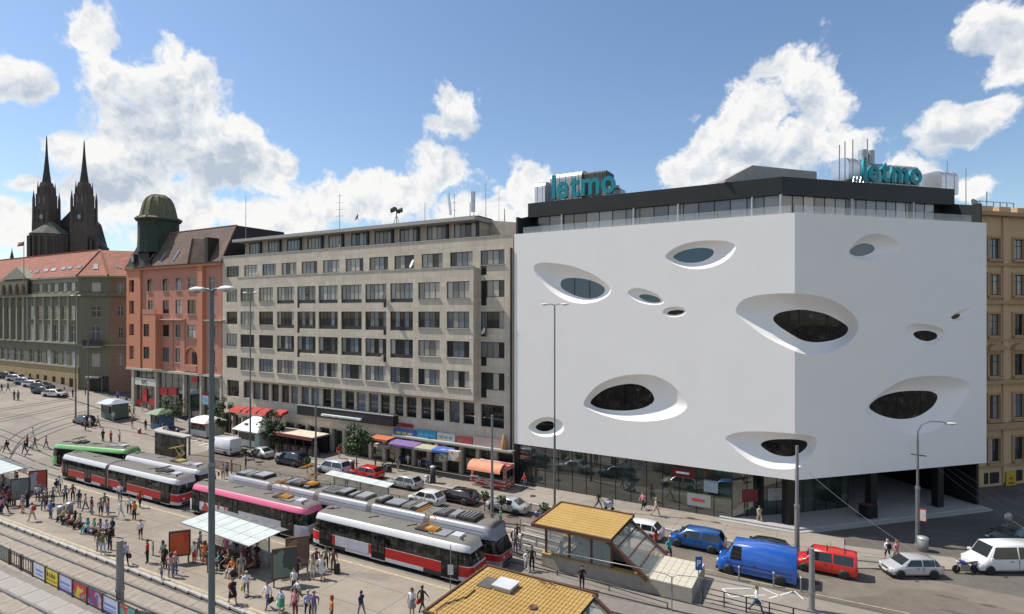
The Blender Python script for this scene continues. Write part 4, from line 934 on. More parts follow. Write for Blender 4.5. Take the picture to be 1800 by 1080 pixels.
for i, (x0, y0, x1, y1, c, c2) in enumerate(SG):
    mid = (x0 + x1) / 2; h = y1 - y0; (ua, _), (ub_, _) = FB.pix(x0, 700, -.35), FB.pix(x1, 700, -.35); zt = zz_(mid, y0, -.35); zb = zz_(mid, y1 - 1, -.35)
    o = slab('sign_board', poster('sign_%d' % i, c, tuple(v * .8 + .05 for v in c), c2 or c, 1.1), bb_, ua + .03, ub_ - .03, -.35, -.2, zb, zt)
    if c2 and i < 4:
        for q in range(3): slab('lettering', mat('sign_text_%d' % i, c2, rough=.6, var=.05), bb_, ua + (ub_ - ua) * (.15 + .25 * q), ua + (ub_ - ua) * (.34 + .25 * q), -.362, -.352, zb + (zt - zb) * .38, zb + (zt - zb) * .66)
ua, ub_ = FB.u(690, -.9), FB.u(899, -.9); slab('shop_canopy', m_kerb, bb_, ua, ub_, -.9, -.01, zz_(800, 783, -.9), zz_(800, 780, -.9))
b = MB(); uu = FB.u(886, -.45); b.lathe([(.05, 0), (.28, .25), (.34, .8), (.25, 1.4), (.12, 1.9), (.0, 2.05)], 10, (uu, -.5, zz_(886, 794, -.45))); b.build('cone_figure', mat('cone_brown', (.42, .25, .10), var=.2), bb_)
def awning(x0, x1, ytop, ybot, off0, off1, m, name='awning', lab=None):
    mid = (x0 + x1) / 2; u0, u1 = FB.u(x0, off1), FB.u(x1, off1); zt, zb = zz_(mid, ytop, off0), zz_(mid, ybot, off1); b = MB(); k = 5; P = []
    for i in range(k + 1):
        t = i / k; P.append((off0 + (off1 - off0) * t, zb + (zt - zb) * (1 - t ** 1.4)))
    P2 = [(y, z - .05) for y, z in reversed(P)]
    b.add([(u, y, z) for u in (u0, u1) for y, z in P + P2], [(i, i + 1, 2 * k + 2 + i + 1, 2 * k + 2 + i) for i in range(2 * k + 1)] + [tuple(range(2 * k + 2)), tuple(range(4 * k + 3, 2 * k + 1, -1))])
    nv = 9
    for i in range(nv):
        a, c = u0 + (u1 - u0) * i / nv, u0 + (u1 - u0) * (i + 1) / nv
        b.add([(a, off1, zb - .04), (c, off1, zb - .04), ((a + c) / 2 + (c - a) * .35, off1, zb - .28), ((a + c) / 2 - (c - a) * .35, off1, zb - .28)], [(0, 1, 2, 3)])
    return b.build(name, m, bb_)
for i, (x0, x1, yt, yb, c) in enumerate(((648, 680, 764, 772, (.46, .13, .06)), (682, 728, 773, 783, (.17, .11, .28)), (726, 760, 780, 789, (.34, .33, .24)), (757, 786, 784, 793, (.05, .12, .36)))):
    awning(x0, x1, yt, yb, -1.0, -2.6, mat('awning_%d' % i, c, rough=.8, var=.1))
for i, (x0, x1, y0, y1, c, off) in enumerate(((772, 786, 790, 812, (.18, .24, .16), -2.2), (787, 806, 792, 812, (.52, .5, .46), -2.4), (657, 684, 780, 790, (.5, .42, .4), -1.8))):
    board(x0, y0, x1, y1, off, poster('stall_%d' % i, c, (.5, .48, .42), (.45, .2, .1), 2.2), 'stall_front', .6)
# red kiosk with striped roof blind, standing at the end of the row
kx = thing('snack_kiosk', 'red snack kiosk with orange rounded awning at the end of the shop row', 'kiosk', (*FB.w(0, 0, 0).xy, .12), ANG)
u0, u1 = FB.u(828, -3.0), FB.u(893, -2.4)
m_rk = poster('kiosk_red', (.32, .05, .04), (.5, .42, .36), (.36, .03, .03), 2.6)
slab('base_panel', m_rk, kx, u0, u1, -3.0, -.9, .1, 1.05); slab('counter', m_alud, kx, u0 - .05, u1 + .05, -3.15, -.9, 1.053, 1.12)
slab('glazing', m_pd, kx, u0 + .4, u1 - .5, -2.9, -1.0, 1.125, 2.1); slab('roof_box', m_rk, kx, u0, u1, -2.95, -.9, 2.105, 2.55)
for q in (u0, u1 - .3): slab('corner_panel', m_rk, kx, q, q + .3, -2.98, -2.7, 1.125, 2.1)
b = MB(); P = [(-2.6 - 1.1 * math.sin(t), 2.45 + .9 * math.cos(t) - .5) for t in [k * math.pi / 2 / 6 for k in range(7)]]; b.loft([[(u, y, z) for y, z in P] for u in (u0 - .1, u1 - .3)], 0, True, False, False)
b.build('awning', mat('kiosk_awning', (.68, .26, .15), var=.15), kx); slab('awning_box', m_rk, kx, u0 - .1, u1 - .3, -2.62, -2.4, 2.56, 2.9)
# terrace stalls to the left: pale roof over dark seating, red flower boxes above
te = thing('terrace_stall', 'long dark market stall with pale flat roof along the beige building', 'stall', (*FB.w(0, 0, 0).xy, .12), ANG)
u0, u1 = FB.u(478, -3.2), FB.u(553, -3.2)
b = MB(); b.prism([(u0, 2.55), (u1, 2.55), (u1, 2.72), (u0, 2.72)], -3.6, -.6); b.build('roof', mat('stall_roof', (.55, .47, .38), var=.3), te)
slab('valance', mat('valance_red', (.20, .05, .05), var=.3), te, u0, u1, -3.65, -3.61, 2.25, 2.7); slab('back', m_shopdk, te, u0, u1, -1.0, -.8, 0, 2.54)
for i in range(6): u = u0 + .1 + (u1 - u0 - .3) * i / 5; slab('post', m_frm, te, u, u + .1, -3.5, -3.4, 0, 2.54)
for i in range(5): u = u0 + .6 + (u1 - u0 - 2.0) * i / 4; slab('table', mat('stall_table', (.14, .10, .08), var=.4), te, u, u + 1.2, -3.1, -2.3, .02, .95)
for i, px in enumerate((420, 436, 450, 467, 493)):
    w = (18, 8, 14, 14, 16)[i]; u0, u1 = FB.u(px - w / 2, -1.9), FB.u(px + w / 2, -1.9); o = thing('flower_box', None, 'parasol', (*FB.w((u0 + u1) / 2, -1.9, 0).xy, .12), ANG)
    o['category'] = 'awning'; o['group'] = 'red awnings along the left shop fronts'; o['label'] = 'small red shop awning on posts, ' + ('leftmost of the five by the pole', 'narrowest of the row just left of the lamp post', 'third from the left just right of the lamp post', 'fourth from the left in the row', 'rightmost of the row above the pale stall roof')[i]
    o.name = 'red_awning'; z = zz_(px, 722 + (px - 420) * .09, -1.9); d = (u1 - u0) / 2
    b = MB(); b.loft([[(x, y, zc) for x in (-d, d) for y, zc in ()] or [(-d, -.9, z - .3), (d, -.9, z - .3), (d, -.5, z + .15), (-d, -.5, z + .15)], [(-d, .6, z - .05), (d, .6, z - .05), (d, .6, z + .45), (-d, .6, z + .45)]], 0, False); b.build('canopy', mat('awning_red', (.36, .025, .02), var=.15), o)
    for x in (-d + .06, d - .06): MB().bar((x, -.8, 0), (x, -.8, z - .3), .06).build('post', m_steel, o)
# roof things
def on_roof(px, off): u = FB.u(px, off); return FB.w(u, off, zt_ + .5)
def mast(name, label, px, ytop, off, r=.05, arms=0, cat='antenna', w=.9):
    p = on_roof(px, off); h = H - (ytop - HZ) / 1000 * p.y - p.z; o = thing(name, label, cat, p, ANG); MB().cyl((0, 0, 0), (0, 0, h), r, r * .6, 6).build('mast', m_steel, o)
    for k in range(arms): z = h * (.45 + .5 * k / max(1, arms - 1)); MB().bar((-w * (1 - .12 * k), 0, z), (w * (1 - .12 * k), 0, z), .035).build('arm', m_steel, o)
    return o, h
mast('television_aerial', 'tall rooftop aerial with four crossbars on the beige building', 597, 341, 5, arms=4)
mast('whip_aerial', 'thin tall pole beside the pink building roof', 432, 343, 1.6)
mast('whip_aerial', 'short thin pole right of the siren on the beige roof', 747, 356, 4)
mast('whip_aerial', 'thin tall pole rightmost but one on the beige roof', 854, 322, 3)
mast('whip_aerial', 'thinnest wire pole at the right end of the beige roof', 877, 330, 7, r=.03)
mast('whip_aerial', 'stubby pole at the far right end of the beige roof', 887, 367, 8, r=.09)
o, h = mast('panel_antenna', 'slanted mobile phone antenna panel on a lattice mast', 799, 340, 5, arms=3, w=.35); b = MB(); b.bar((-.5, -.2, h * .3), (-.9, -.2, h * 1.02), .16, .3); b.build('panel', m_alu, o)
o, h = mast('panel_antenna', 'tall upright grey mobile phone antenna panel with short mast', 833, 340, 5); MB().box(-.25, .25, -.3, -.08, h * .35, h * 1.05).build('panel', m_alud, o); MB().cyl((-.6, 0, 0), (-.6, 0, h * .7), .06, n=6).build('mast', m_steel, o)
p = on_roof(697, 4); o = thing('siren', 'rooftop siren of round horns on a lattice stand', 'siren', p, ANG)
for i in range(4): a = i * math.pi / 2 + .78; MB().bar((.5 * math.cos(a), .5 * math.sin(a), 0), (.12 * math.cos(a), .12 * math.sin(a), 1.6), .07).build('leg', m_frm, o)
MB().cyl((0, 0, 1.4), (0, 0, 2.9), .07, n=6).build('mast', m_frm, o)
for i in range(4): a = i * math.pi / 2 + .3; MB().cyl((.15 * math.cos(a), .15 * math.sin(a), 2.5), (.8 * math.cos(a), .8 * math.sin(a), 2.5), .12, .36, 10).build('horn', mat('siren_green', (.09, .10, .07), var=.2), o)
def dish(label, x, y, z, ang, r=.45, m=None):
    o = thing('satellite_dish', label, 'satellite dish', (x, y, z), ang, 'satellite dishes on roofs and walls'); b = MB(); b.lathe([(.02, 0), (r * .5, .05), (r, .2), (r * .97, .22), (r * .5, .08), (.02, .03)], 14)
    q = b.build('reflector', m or mat('dish_white', (.72, .72, .72), rough=.45, var=.05), o); q.rotation_euler = (R(68), 0, 0); MB().bar((0, .05, -.5), (0, .05, 0), .05).build('bracket', m_steel, o); MB().bar((0, 0, -.1), (0, -r, .12), .03).build('feed_arm', m_steel, o); return o
for px, py, off, lb, r in ((629, 383, 4, 'dark satellite dish on a short pole on the beige roof', .55), (450, 486, -.3, 'white satellite dish lying tilted below the upper left windows', .5), (599, 434, .9, 'small white dish on the parapet of the setback storey', .35), (726, 465, -.5, 'white satellite dish in front of the upper right windows', .6), (673, 521, -1.7, 'narrow white dish seen edge on beside the middle windows, upper one', .5), (673, 631, -1.7, 'narrow white dish beside the middle windows, lower one', .5), (852, 583, -.4, 'white dish below the right hand column of windows', .45)):
    u, z = FB.pix(px, py, off); dish(lb, *FB.w(u, off, z), ANG + R(-35 if off > -1 else -60), r, m_frm if px == 629 else None)
p = on_roof(601, 7); o = thing('roof_hatch', 'low flat roofed lift hut on the beige roof behind the aerial', 'roof hut', p, ANG); slab('walls', m_bei2, o, -1.6, 3.6, 0, 3, 0, .75); slab('roof', m_roofd, o, -1.8, 3.8, -.2, 3.2, .753, .9)
p = on_roof(822, 4); o = thing('roof_hatch', 'low dark roof hut below the mobile phone antennas', 'roof hut', p, ANG); slab('walls', m_bei2, o, -1.5, 1.6, 0, 3, 0, .45); slab('roof', m_roofd, o, -1.7, 1.8, -.2, 3.2, .453, .6)
# ================================================================ the pink building
m_pink = worn('pink_plaster', (.42, .178, .125), (.52, .255, .19), s1=.3, s2=2.2, amt=.9, streak=True, bump=.08)
m_salm_lit = worn('salmon_sunlit_plaster', (.50, .20, .112), (.56, .26, .16), s1=.4, s2=2.2, amt=.8, streak=True, bump=.08)  # salmon trim; on corner bay and pilaster the sunlit pink is painted in
m_slate = tiled('slate_tiles', (.125, .080, .062), (.175, .115, .09), .35)
m_slated = mat('slate_dark_shaded', (.035, .028, .026), rough=.7, var=.2)  # dark brown slate; the shade of the roof end is painted in
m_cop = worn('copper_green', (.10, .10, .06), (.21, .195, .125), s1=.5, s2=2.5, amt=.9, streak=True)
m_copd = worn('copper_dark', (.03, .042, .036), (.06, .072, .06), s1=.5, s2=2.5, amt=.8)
m_trim = worn('pale_trim', (.42, .37, .30), (.52, .47, .40), s1=.6, s2=4, amt=.7)
sP = s_at(226); xP, yP = ST(sP, 0); gP = g(sP) * .9
FP = Fac(xP, yP, ANG, 0); UP = sP - sB - .12
pk = thing('pink_building', 'pink corner house with dark mansard roof, green copper turret and shops below', 'building', (xP, yP, 0), ANG)
pz = lambda px, y, off=0: FP.pix(px, y, off)[1]
PU = lambda a, b, off=0: (FP.u(a, off), FP.u(b, off))
pc1 = [(231, 238), (259, 267), (286, 296), (309, 318), (330, 343), (367, 378)]
pc2 = [(231, 238.5), (260, 270), (286, 297), (308.5, 319), (329.5, 344), (367, 378)]
R1 = (pz(291, 512), pz(291, 490)); R2 = (pz(291, 552), pz(291, 528)); R3 = (pz(291, 592), pz(291, 571)); R4 = (pz(291, 636), pz(291, 611))
ze = pz(310, 468); zl = pz(310, 654); hp = [(*PU(*c), *R1) for c in pc1] + [(*PU(*c), *R2) for c in pc2] + [(*PU(*c), *R3) for i, c in enumerate(pc2) if i != 1] + [(*PU(*c), *R4) for i, c in enumerate(pc2) if i not in (1, 4)]
lg = (*PU(326, 347), pz(336, 651), pz(336, 611)); hp.append(lg)
w = MB(); hole_wall(w, 0, UP, zl, ze, hp, 0, .3); w.quad((UP, 0, zl), (UP, 12, zl), (UP, 12, ze), (UP, 0, ze)); w.quad((0, 0, zl), (0, 12, zl), (0, 12, ze), (0, 0, ze)); w.build('wall', m_pink, pk, fix=False)
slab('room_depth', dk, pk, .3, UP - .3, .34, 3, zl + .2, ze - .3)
for c in pc1: window(pk, *PU(*c), *R1, .12, 2, panes=pick(.2), split=False, transom=.65, m=m_frw if c[0] > 300 else m_frm, sill=m_trim)
for c in pc2: window(pk, *PU(*c), *R2, .12, 2, panes=pick(.15), split=False, transom=.65, sill=m_trim)
for i, c in enumerate(pc2):
    if i != 1: window(pk, *PU(*c), *R3, .12, 2, panes=pick(.1), split=False, transom=.65, sill=m_trim)
    if i not in (1, 4): window(pk, *PU(*c), *R4, .12, 2, panes=pick(.2), split=False, transom=.65, sill=m_trim)
# round headed windows of the top floor: a half disc of plaster hood
for c in pc1[:4]:
    a, b2 = PU(*c); r = (b2 - a) / 2; b = MB(); k = 9
    out = [(a + r - (r + .22) * math.cos(math.pi * i / k), R1[1] - r + (r + .22) * math.sin(math.pi * i / k)) for i in range(k + 1)]; inn = [(a + r - r * math.cos(math.pi * i / k), R1[1] - r + r * math.sin(math.pi * i / k)) for i in range(k + 1)]
    for i in range(k): b.add([(x, -.05, z) for x, z in (out[i], out[i + 1], inn[i + 1], inn[i])], [(0, 1, 2, 3)])
    for i in range(k): b.add([(inn[i][0], -.05, inn[i][1]), (inn[i + 1][0], -.05, inn[i + 1][1]), (inn[i + 1][0], -.05, R1[1]), (inn[i][0], -.05, R1[1])], [(0, 1, 2, 3)])
    b.build('window_arch', m_pink, pk)
# arched loggia
a, b2 = lg[0], lg[1]; r = (b2 - a) / 2; b = MB(); k = 10
for i in range(k):
    t0, t1 = math.pi * i / k, math.pi * (i + 1) / k; p, q = (a + r - r * math.cos(t0), lg[3] - r + r * math.sin(t0)), (a + r - r * math.cos(t1), lg[3] - r + r * math.sin(t1))
    b.add([(p[0], -.04, p[1]), (q[0], -.04, q[1]), (q[0], -.04, lg[3]), (p[0], -.04, lg[3])], [(0, 1, 2, 3)])
b.build('loggia_arch', m_salm_lit, pk); slab('loggia_back', m_salm_lit, pk, a + .02, b2 - .02, .26, .3, lg[2], lg[3]); slab('loggia_door', m_pd, pk, a + r * .9, b2 - .3, .20, .25, lg[2], lg[3] - .8); slab('loggia_parapet', m_pink, pk, a - .1, b2 + .1, -.3, .2, lg[2] - .2, lg[2] + .9)
# pilasters, oriel, ledges, balconies
for x0, x1, d, m in ((226, 250, .35, m_salm_lit), (352, 360.5, .5, m_salm_lit), (318, 326, .15, m_pink), (299, 305, .12, m_pink)):
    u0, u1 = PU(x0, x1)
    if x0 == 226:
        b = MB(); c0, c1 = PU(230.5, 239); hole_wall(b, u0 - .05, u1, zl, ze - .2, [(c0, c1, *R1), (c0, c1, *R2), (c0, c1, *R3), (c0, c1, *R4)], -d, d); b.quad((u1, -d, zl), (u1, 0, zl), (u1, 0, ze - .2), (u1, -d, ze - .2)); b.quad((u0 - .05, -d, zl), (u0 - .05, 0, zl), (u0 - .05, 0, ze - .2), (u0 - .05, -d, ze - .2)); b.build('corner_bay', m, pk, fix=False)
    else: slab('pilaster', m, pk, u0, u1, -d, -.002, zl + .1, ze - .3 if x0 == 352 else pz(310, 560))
u0, u1 = PU(250.5, 273, -1.1); zo = pz(262, 552, -1.1); b = MB(); oh = [(*PU(252, 262, -1.1), pz(258, 592, -1.1), pz(258, 570, -1.1)), (*PU(252, 262.5, -1.1), pz(258, 631, -1.1), pz(258, 610, -1.1))]
hole_wall(b, u0, u1, zl + .3, zo, oh, -1.1, .25); b.quad((u1, -1.1, zl + .3), (u1, -.36, zl + .3), (u1, -.36, zo), (u1, -1.1, zo)); b.quad((u0, -1.1, zo), (u1, -1.1, zo), (u1, -.01, zo), (u0, -.01, zo)); b.quad((u1, -.36, zl + .3), (u1, -.003, zl + .3), (u1, -.003, zo), (u1, -.36, zo)); b.build('oriel', m_salm_lit, pk, fix=False)
for h in oh: window(pk, *h, -.98, 2, panes=pick(.1), split=False, transom=.65)
slab('oriel_parapet', m_pink, pk, u0, u1, -1.15, -1.0, zo, zo + .8)
for x0, x1, y in ((280, 321, 563), (360, 391, 563.5)): u0, u1 = PU(x0, x1, -.5); slab('balcony_ledge', m_trim, pk, u0, u1, -.75, -.01, pz(300, y, -.5), pz(300, y - 1.6, -.5))
slab('cornice', m_salm_lit, pk, -.3, UP + .05, -.55, -.005, ze - .35, ze + .05); slab('ledge', m_trim, pk, -.1, UP, -.45, -.005, zl - .25, zl + .12)
# shops: pale frames and glass
zs0 = gP - .2
bays = [(237, 275), (278.5, 324), (326.5, 354), (357.5, 389)]
for i, (x0, x1) in enumerate(bays):
    u0, u1 = PU(x0, x1, .15); slab('shop_pane', m_gsh, pk, u0, u1, .35, .42, zs0, zl - .3)
    slab('shop_pier', m_trim, pk, u1, u1 + .45, -.15, .5, zs0, zl - .26)
    if i < 2:
        for q in range(1, 4): slab('glazing_bar', m_frm, pk, u0 + (u1 - u0) * q / 4 - .04, u0 + (u1 - u0) * q / 4 + .04, .30, .345, zs0, zl - .31)
slab('shop_pier', m_trim, pk, PU(233, 237)[0], PU(233, 237)[1], -.2, .5, zs0, zl - .26)
slab('shop_back', m_shopdk, pk, .1, UP - .1, .6, .8, zs0, zl - .27)
u0, u1 = PU(237, 275, -.1); zk0, zk1 = pz(256, 678, -.1), pz(256, 665.5, -.1); fb = slab('sign_fascia', mat('fascia_white', (.58, .55, .50), rough=.6, var=.1), pk, u0, u1, -.12, .3, zk0, zk1)
text_on('lettering', 'KFC', (zk1 - zk0) * .78, pk, u0 + (u1 - u0) * .33, -.135, zk0 + (zk1 - zk0) * .22, mat('letter_dark', (.06, .05, .05), var=0), .012, .02)
m_red = mat('shop_red', (.50, .03, .03), rough=.5, var=.12)
for x0, x1, y0, y1 in ((250, 258, 684, 706), (240, 248, 702, 712), (262, 272, 702, 712), (280, 294, 682, 694), (296, 310, 682, 695), (337, 347, 664, 673), (358, 366, 690, 697)):
    u0, u1 = PU(x0, x1, .2); slab('shop_sign', m_red, pk, u0, u1, .2, .29, pz((x0 + x1) / 2, y1, .2), pz((x0 + x1) / 2, y0, .2))
u0, u1 = PU(355, 366, -.3); slab('shop_poster', mat('poster_blue', (.22, .34, .45), var=.4, scale=3), pk, u0, u1, -.3, -.2, pz(360, 711, -.3), pz(360, 696, -.3))
# mansard roof
zr = pz(395, 399, 2.6); b = MB()
b.add([(.6, -.3, ze), (UP + .05, -.3, ze), (UP + .05, 2.6, zr), (.6, 2.6, zr), (UP + .05, 12, zr), (.6, 12, zr), (UP + .05, 13, ze), (.6, 13, ze)], [(0, 1, 2, 3), (3, 2, 4, 5), (5, 4, 6, 7)], 0)
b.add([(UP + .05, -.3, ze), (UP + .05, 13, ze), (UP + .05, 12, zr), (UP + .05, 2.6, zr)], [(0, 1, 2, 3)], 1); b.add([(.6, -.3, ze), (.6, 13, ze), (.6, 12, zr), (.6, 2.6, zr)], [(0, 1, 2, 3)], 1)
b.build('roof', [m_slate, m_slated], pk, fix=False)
MB().bar((UP + .02, -.32, ze + .05), (UP + .02, 2.58, zr + .08), .22).build('verge', mat('verge_brown', (.16, .09, .06), var=.2), pk)
MB().bar((5.4, 2.6, zr + .05), (UP, 2.6, zr + .05), .16).build('ridge_cap', mat('ridge_brown', (.2, .12, .08), var=.2), pk)
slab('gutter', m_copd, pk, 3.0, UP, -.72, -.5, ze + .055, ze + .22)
for x0, x1, y0, y1 in ((267, 280, 447, 461), (288, 302, 445, 460), (310, 326, 442, 458), (366, 384, 437, 453)):
    (ua, za), (ub2, zb2) = FP.pix(x0, y1, .8), FP.pix(x1 - 2, y0, 1.6); f = lambda z: -.3 + 2.9 * (z - ze) / (zr - ze)
    o = thing('roof_window', None, None); bpy.data.objects.remove(o)
    b = MB(); sk = .5; n_off = Vector((0, -.92, .39)) * .12
    P4 = [Vector((ua, f(za), za)), Vector((ub2 - sk, f(za), za)), Vector((ub2, f(zb2), zb2)), Vector((ua + sk, f(zb2), zb2))]; b.add(P4 + [p + n_off for p in P4], [(4, 5, 6, 7), (0, 1, 5, 4), (1, 2, 6, 5), (2, 3, 7, 6), (3, 0, 4, 7)]); fr = b.build('roof_window', m_trim, pk)
    c = sum(P4, Vector()) / 4
    for h in (0, 1):
        q = [P4[0].lerp(P4[1], h / 2 + .04), P4[0].lerp(P4[1], h / 2 + .46), P4[3].lerp(P4[2], h / 2 + .46), P4[3].lerp(P4[2], h / 2 + .04)]
        MB().add([p.lerp(c, .1) + n_off * 1.1 for p in q], [(0, 1, 2, 3)]).build('pane', m_pb, fr)
# triangular dormer
(ua, za), (ub2, _), (uc, zc) = FP.pix(331, 460, -.2), FP.pix(361, 460, -.2), FP.pix(353, 421, 1.2)
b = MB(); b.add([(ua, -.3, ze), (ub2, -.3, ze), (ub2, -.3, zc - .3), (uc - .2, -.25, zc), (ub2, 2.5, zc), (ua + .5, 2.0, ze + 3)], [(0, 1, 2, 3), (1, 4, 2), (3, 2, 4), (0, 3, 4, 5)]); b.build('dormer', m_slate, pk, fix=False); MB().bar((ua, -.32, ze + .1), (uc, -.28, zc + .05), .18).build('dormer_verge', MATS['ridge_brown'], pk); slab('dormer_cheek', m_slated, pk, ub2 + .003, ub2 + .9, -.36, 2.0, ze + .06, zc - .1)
# corner turret with copper dome
ut, _ = FP.pix(279, 400, 2.6); zd0, zd1, ztp = pz(279, 418, 2.6), pz(279, 388, 2.6), pz(279, 342, 2.6); rt = 3.35
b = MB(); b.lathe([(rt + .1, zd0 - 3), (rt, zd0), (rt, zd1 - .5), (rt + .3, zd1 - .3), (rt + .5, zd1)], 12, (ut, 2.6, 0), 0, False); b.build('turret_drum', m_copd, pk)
b = MB(); hh = ztp - zd1; prof = [(rt + .55, 0), (rt + .5, .12 * hh / 4), (rt * .90, hh * .12), (rt * .84, hh * .3), (rt * .78, hh * .5), (rt * .70, hh * .68), (rt * .56, hh * .84), (rt * .36, hh * .94), (.25, hh * .97), (.1, hh)]
b.lathe(prof, 12, (ut, 2.6, zd1), 0, False); b.build('turret_dome', m_cop, pk)
for i in range(12): a = 2 * math.pi * i / 12; MB().tube([(ut + r_ * math.cos(a), 2.6 + r_ * math.sin(a), zd1 + z_ + .03) for r_, z_ in prof[1:-1]], .11, 4).build('dome_rib', m_cop, pk)
(ua, za), (ub2, zb2) = FP.pix(228, 470, -.3), FP.pix(262, 417, 1.5)
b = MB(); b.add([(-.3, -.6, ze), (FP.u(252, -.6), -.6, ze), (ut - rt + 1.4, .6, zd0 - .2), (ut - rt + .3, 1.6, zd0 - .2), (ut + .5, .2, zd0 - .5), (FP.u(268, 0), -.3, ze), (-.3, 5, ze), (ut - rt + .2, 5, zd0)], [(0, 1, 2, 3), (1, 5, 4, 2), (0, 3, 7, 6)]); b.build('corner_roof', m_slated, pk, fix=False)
b = MB(); b.add([(-.33, -.63, ze), (FP.u(250, -.6), -.63, ze), (ut - rt + .7, .9, zd0 - .8), (ut - rt + .2, 1.3, zd0 - .8)], [(0, 1, 2, 3)]); b.build('corner_slope', m_slate, pk, fix=False)
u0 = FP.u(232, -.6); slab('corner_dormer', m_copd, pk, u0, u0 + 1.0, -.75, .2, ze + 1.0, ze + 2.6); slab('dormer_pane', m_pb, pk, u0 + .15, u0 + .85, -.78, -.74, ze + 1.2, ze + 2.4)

# ================================================================ the green building
m_grn = worn('green_plaster', (.13, .130, .088), (.19, .188, .132), s1=.25, s2=2, amt=.8, streak=True)
m_grnl = worn('pale_green_plaster', (.24, .233, .172), (.31, .30, .23), s1=.3, s2=2.5, amt=.8, streak=True)
m_och = worn('ochre_base', (.33, .24, .12), (.44, .335, .19), s1=.4, s2=2.5, amt=.8)
m_brn = worn('brown_plaster', (.17, .115, .075), (.25, .175, .12), s1=.3, s2=2, amt=.8)
m_tile = tiled('orange_tiles', (.22, .05, .018), (.31, .082, .033), .4)
xg, yg, zgr = gp(139, 685); FG = Fac(xg, yg, ANG)           # local x = 0 at the corner, negative to the left
gb = thing('green_building', 'olive green palace with orange tiled hip roof, pediment and ochre base', 'building', (xg, yg, 0), ANG)
gq = lambda px, y, off=0: FG.pix(px, y, off)[1]; GU = lambda a, b, off=0: (FG.u(a, off), FG.u(b, off))
ze2 = gq(138, 486); zc1 = gq(138, 518); zy = gq(138, 647); zm = gq(100, 597 + 6)
uL_ = FG.u(-70); up = FG.u(47)
gc = [(52, 60), (66, 74), (81, 88.5), (94, 102), (109.5, 117), (124, 132)]
gl = [(-34, -27), (-22, -15), (-10, -3), (2, 8), (13, 19), (25, 31), (36, 42)]
ga = (gq(90, 513), gq(90, 499)); g2 = (gq(90, 562), gq(90, 538)); g3 = (gq(90, 600), gq(90, 571)); g4 = (gq(90, 640), gq(90, 616)); g5 = (zgr, gq(90, 664))
holes = [(*GU(*c), *r) for c in gc for r in (ga, g2, g3, g4)] + [(*GU(*c), *r) for c in gl for r in (g2, g3, g4)]
doors = [(52, 56), (65, 70), (78, 84), (93, 99), (108, 115), (122.5, 130)]
b = MB(); hole_wall(b, uL_, 0, zy, ze2, holes, 0, .3); b.build('wall', m_grn, gb, fix=False)
b = MB(); hole_wall(b, uL_, 0, zgr - 3, zy - .003, [(*GU(*c), zgr + .2, gq(90, 661)) for c in doors], -.12, .4); b.build('base_wall', m_och, gb, fix=False)
slab('room_depth', dk, gb, uL_, -.3, .34, 2, zgr, ze2 - .2)
for c in gc:
    for r in (ga, g2, g3, g4): window(gb, *GU(*c), *r, .12, 2, panes=pick(.45), split=False, m=m_frw, transom=.6, sill=m_grnl)
for c in gl:
    for r in (g2, g3, g4): window(gb, *GU(*c), *r, .12, 2, panes=pick(.3), split=False, m=m_frw, transom=.6)
for c in doors: u0, u1 = GU(*c); slab('door', mat('door_brown', (.07, .03, .025), rough=.5, var=.3), gb, u0 + .03, u1 - .03, .1, .2, zgr + .2, gq(90, 661) - .02)
for k, px in enumerate((49, 62.5, 77.5, 91.3, 105.7, 120.5, 135.5)):
    u0, u1 = GU(px - 1.6, px + 1.6); slab('pilaster', m_grnl, gb, u0, u1, -.18, -.002, zm + .3, zc1 - .3)
for px in (-1, 10.5, 22, 33.5, 45): u0, u1 = GU(px - 1.2, px + 1.2); slab('pilaster', m_grnl, gb, u0, u1, -.5, -.002, zm + .3, zc1 - .3)
slab('attic_wall', m_grnl, gb, up, -.1, -.06, -.003, zc1 + .3, ga[0] - .1); slab('attic_wall', m_grnl, gb, up, -.1, -.06, -.003, ga[1] + .1, ze2 - .1)
for nm, z0, z1, d in (('cornice', zc1 - .3, zc1 + .35, .6), ('cornice', ze2 - .25, ze2 + .1, .5), ('string_course', zm - .1, zm + .25, .35), ('string_course', zy - .1, zy + .2, .3)): slab(nm, m_grnl, gb, uL_, -.003, -d, -.004, z0, z1)
# pediment block on the left
p0, p1 = FG.u(-40, -1), FG.u(47, -1); slab('frontispiece', m_grn, gb, p0 - 6, p1, -1.0, -.7, zc1 + .36, ze2 - .26)
a0, a1 = FG.u(3, -1), FG.u(49, -1); b = MB(); b.prism([(a0, ze2 + .1), (a1, ze2 + .1), ((a0 + a1) / 2 + 1.5, gq(26, 470, -1))], -1.1, .6); b.build('pediment', m_grnl, gb)
for px in (6, 17, 29, 40): u0 = FG.u(px, -1.2); b = MB(); b.lathe([(.25, 0), (.4, .4), (.3, 1.0), (.38, 1.6), (.2, 2.0), (.22, 2.3), (.0, 2.5)], 8, (u0, -1.25, zc1 + .37)); b.build('statue', m_brn, gb)
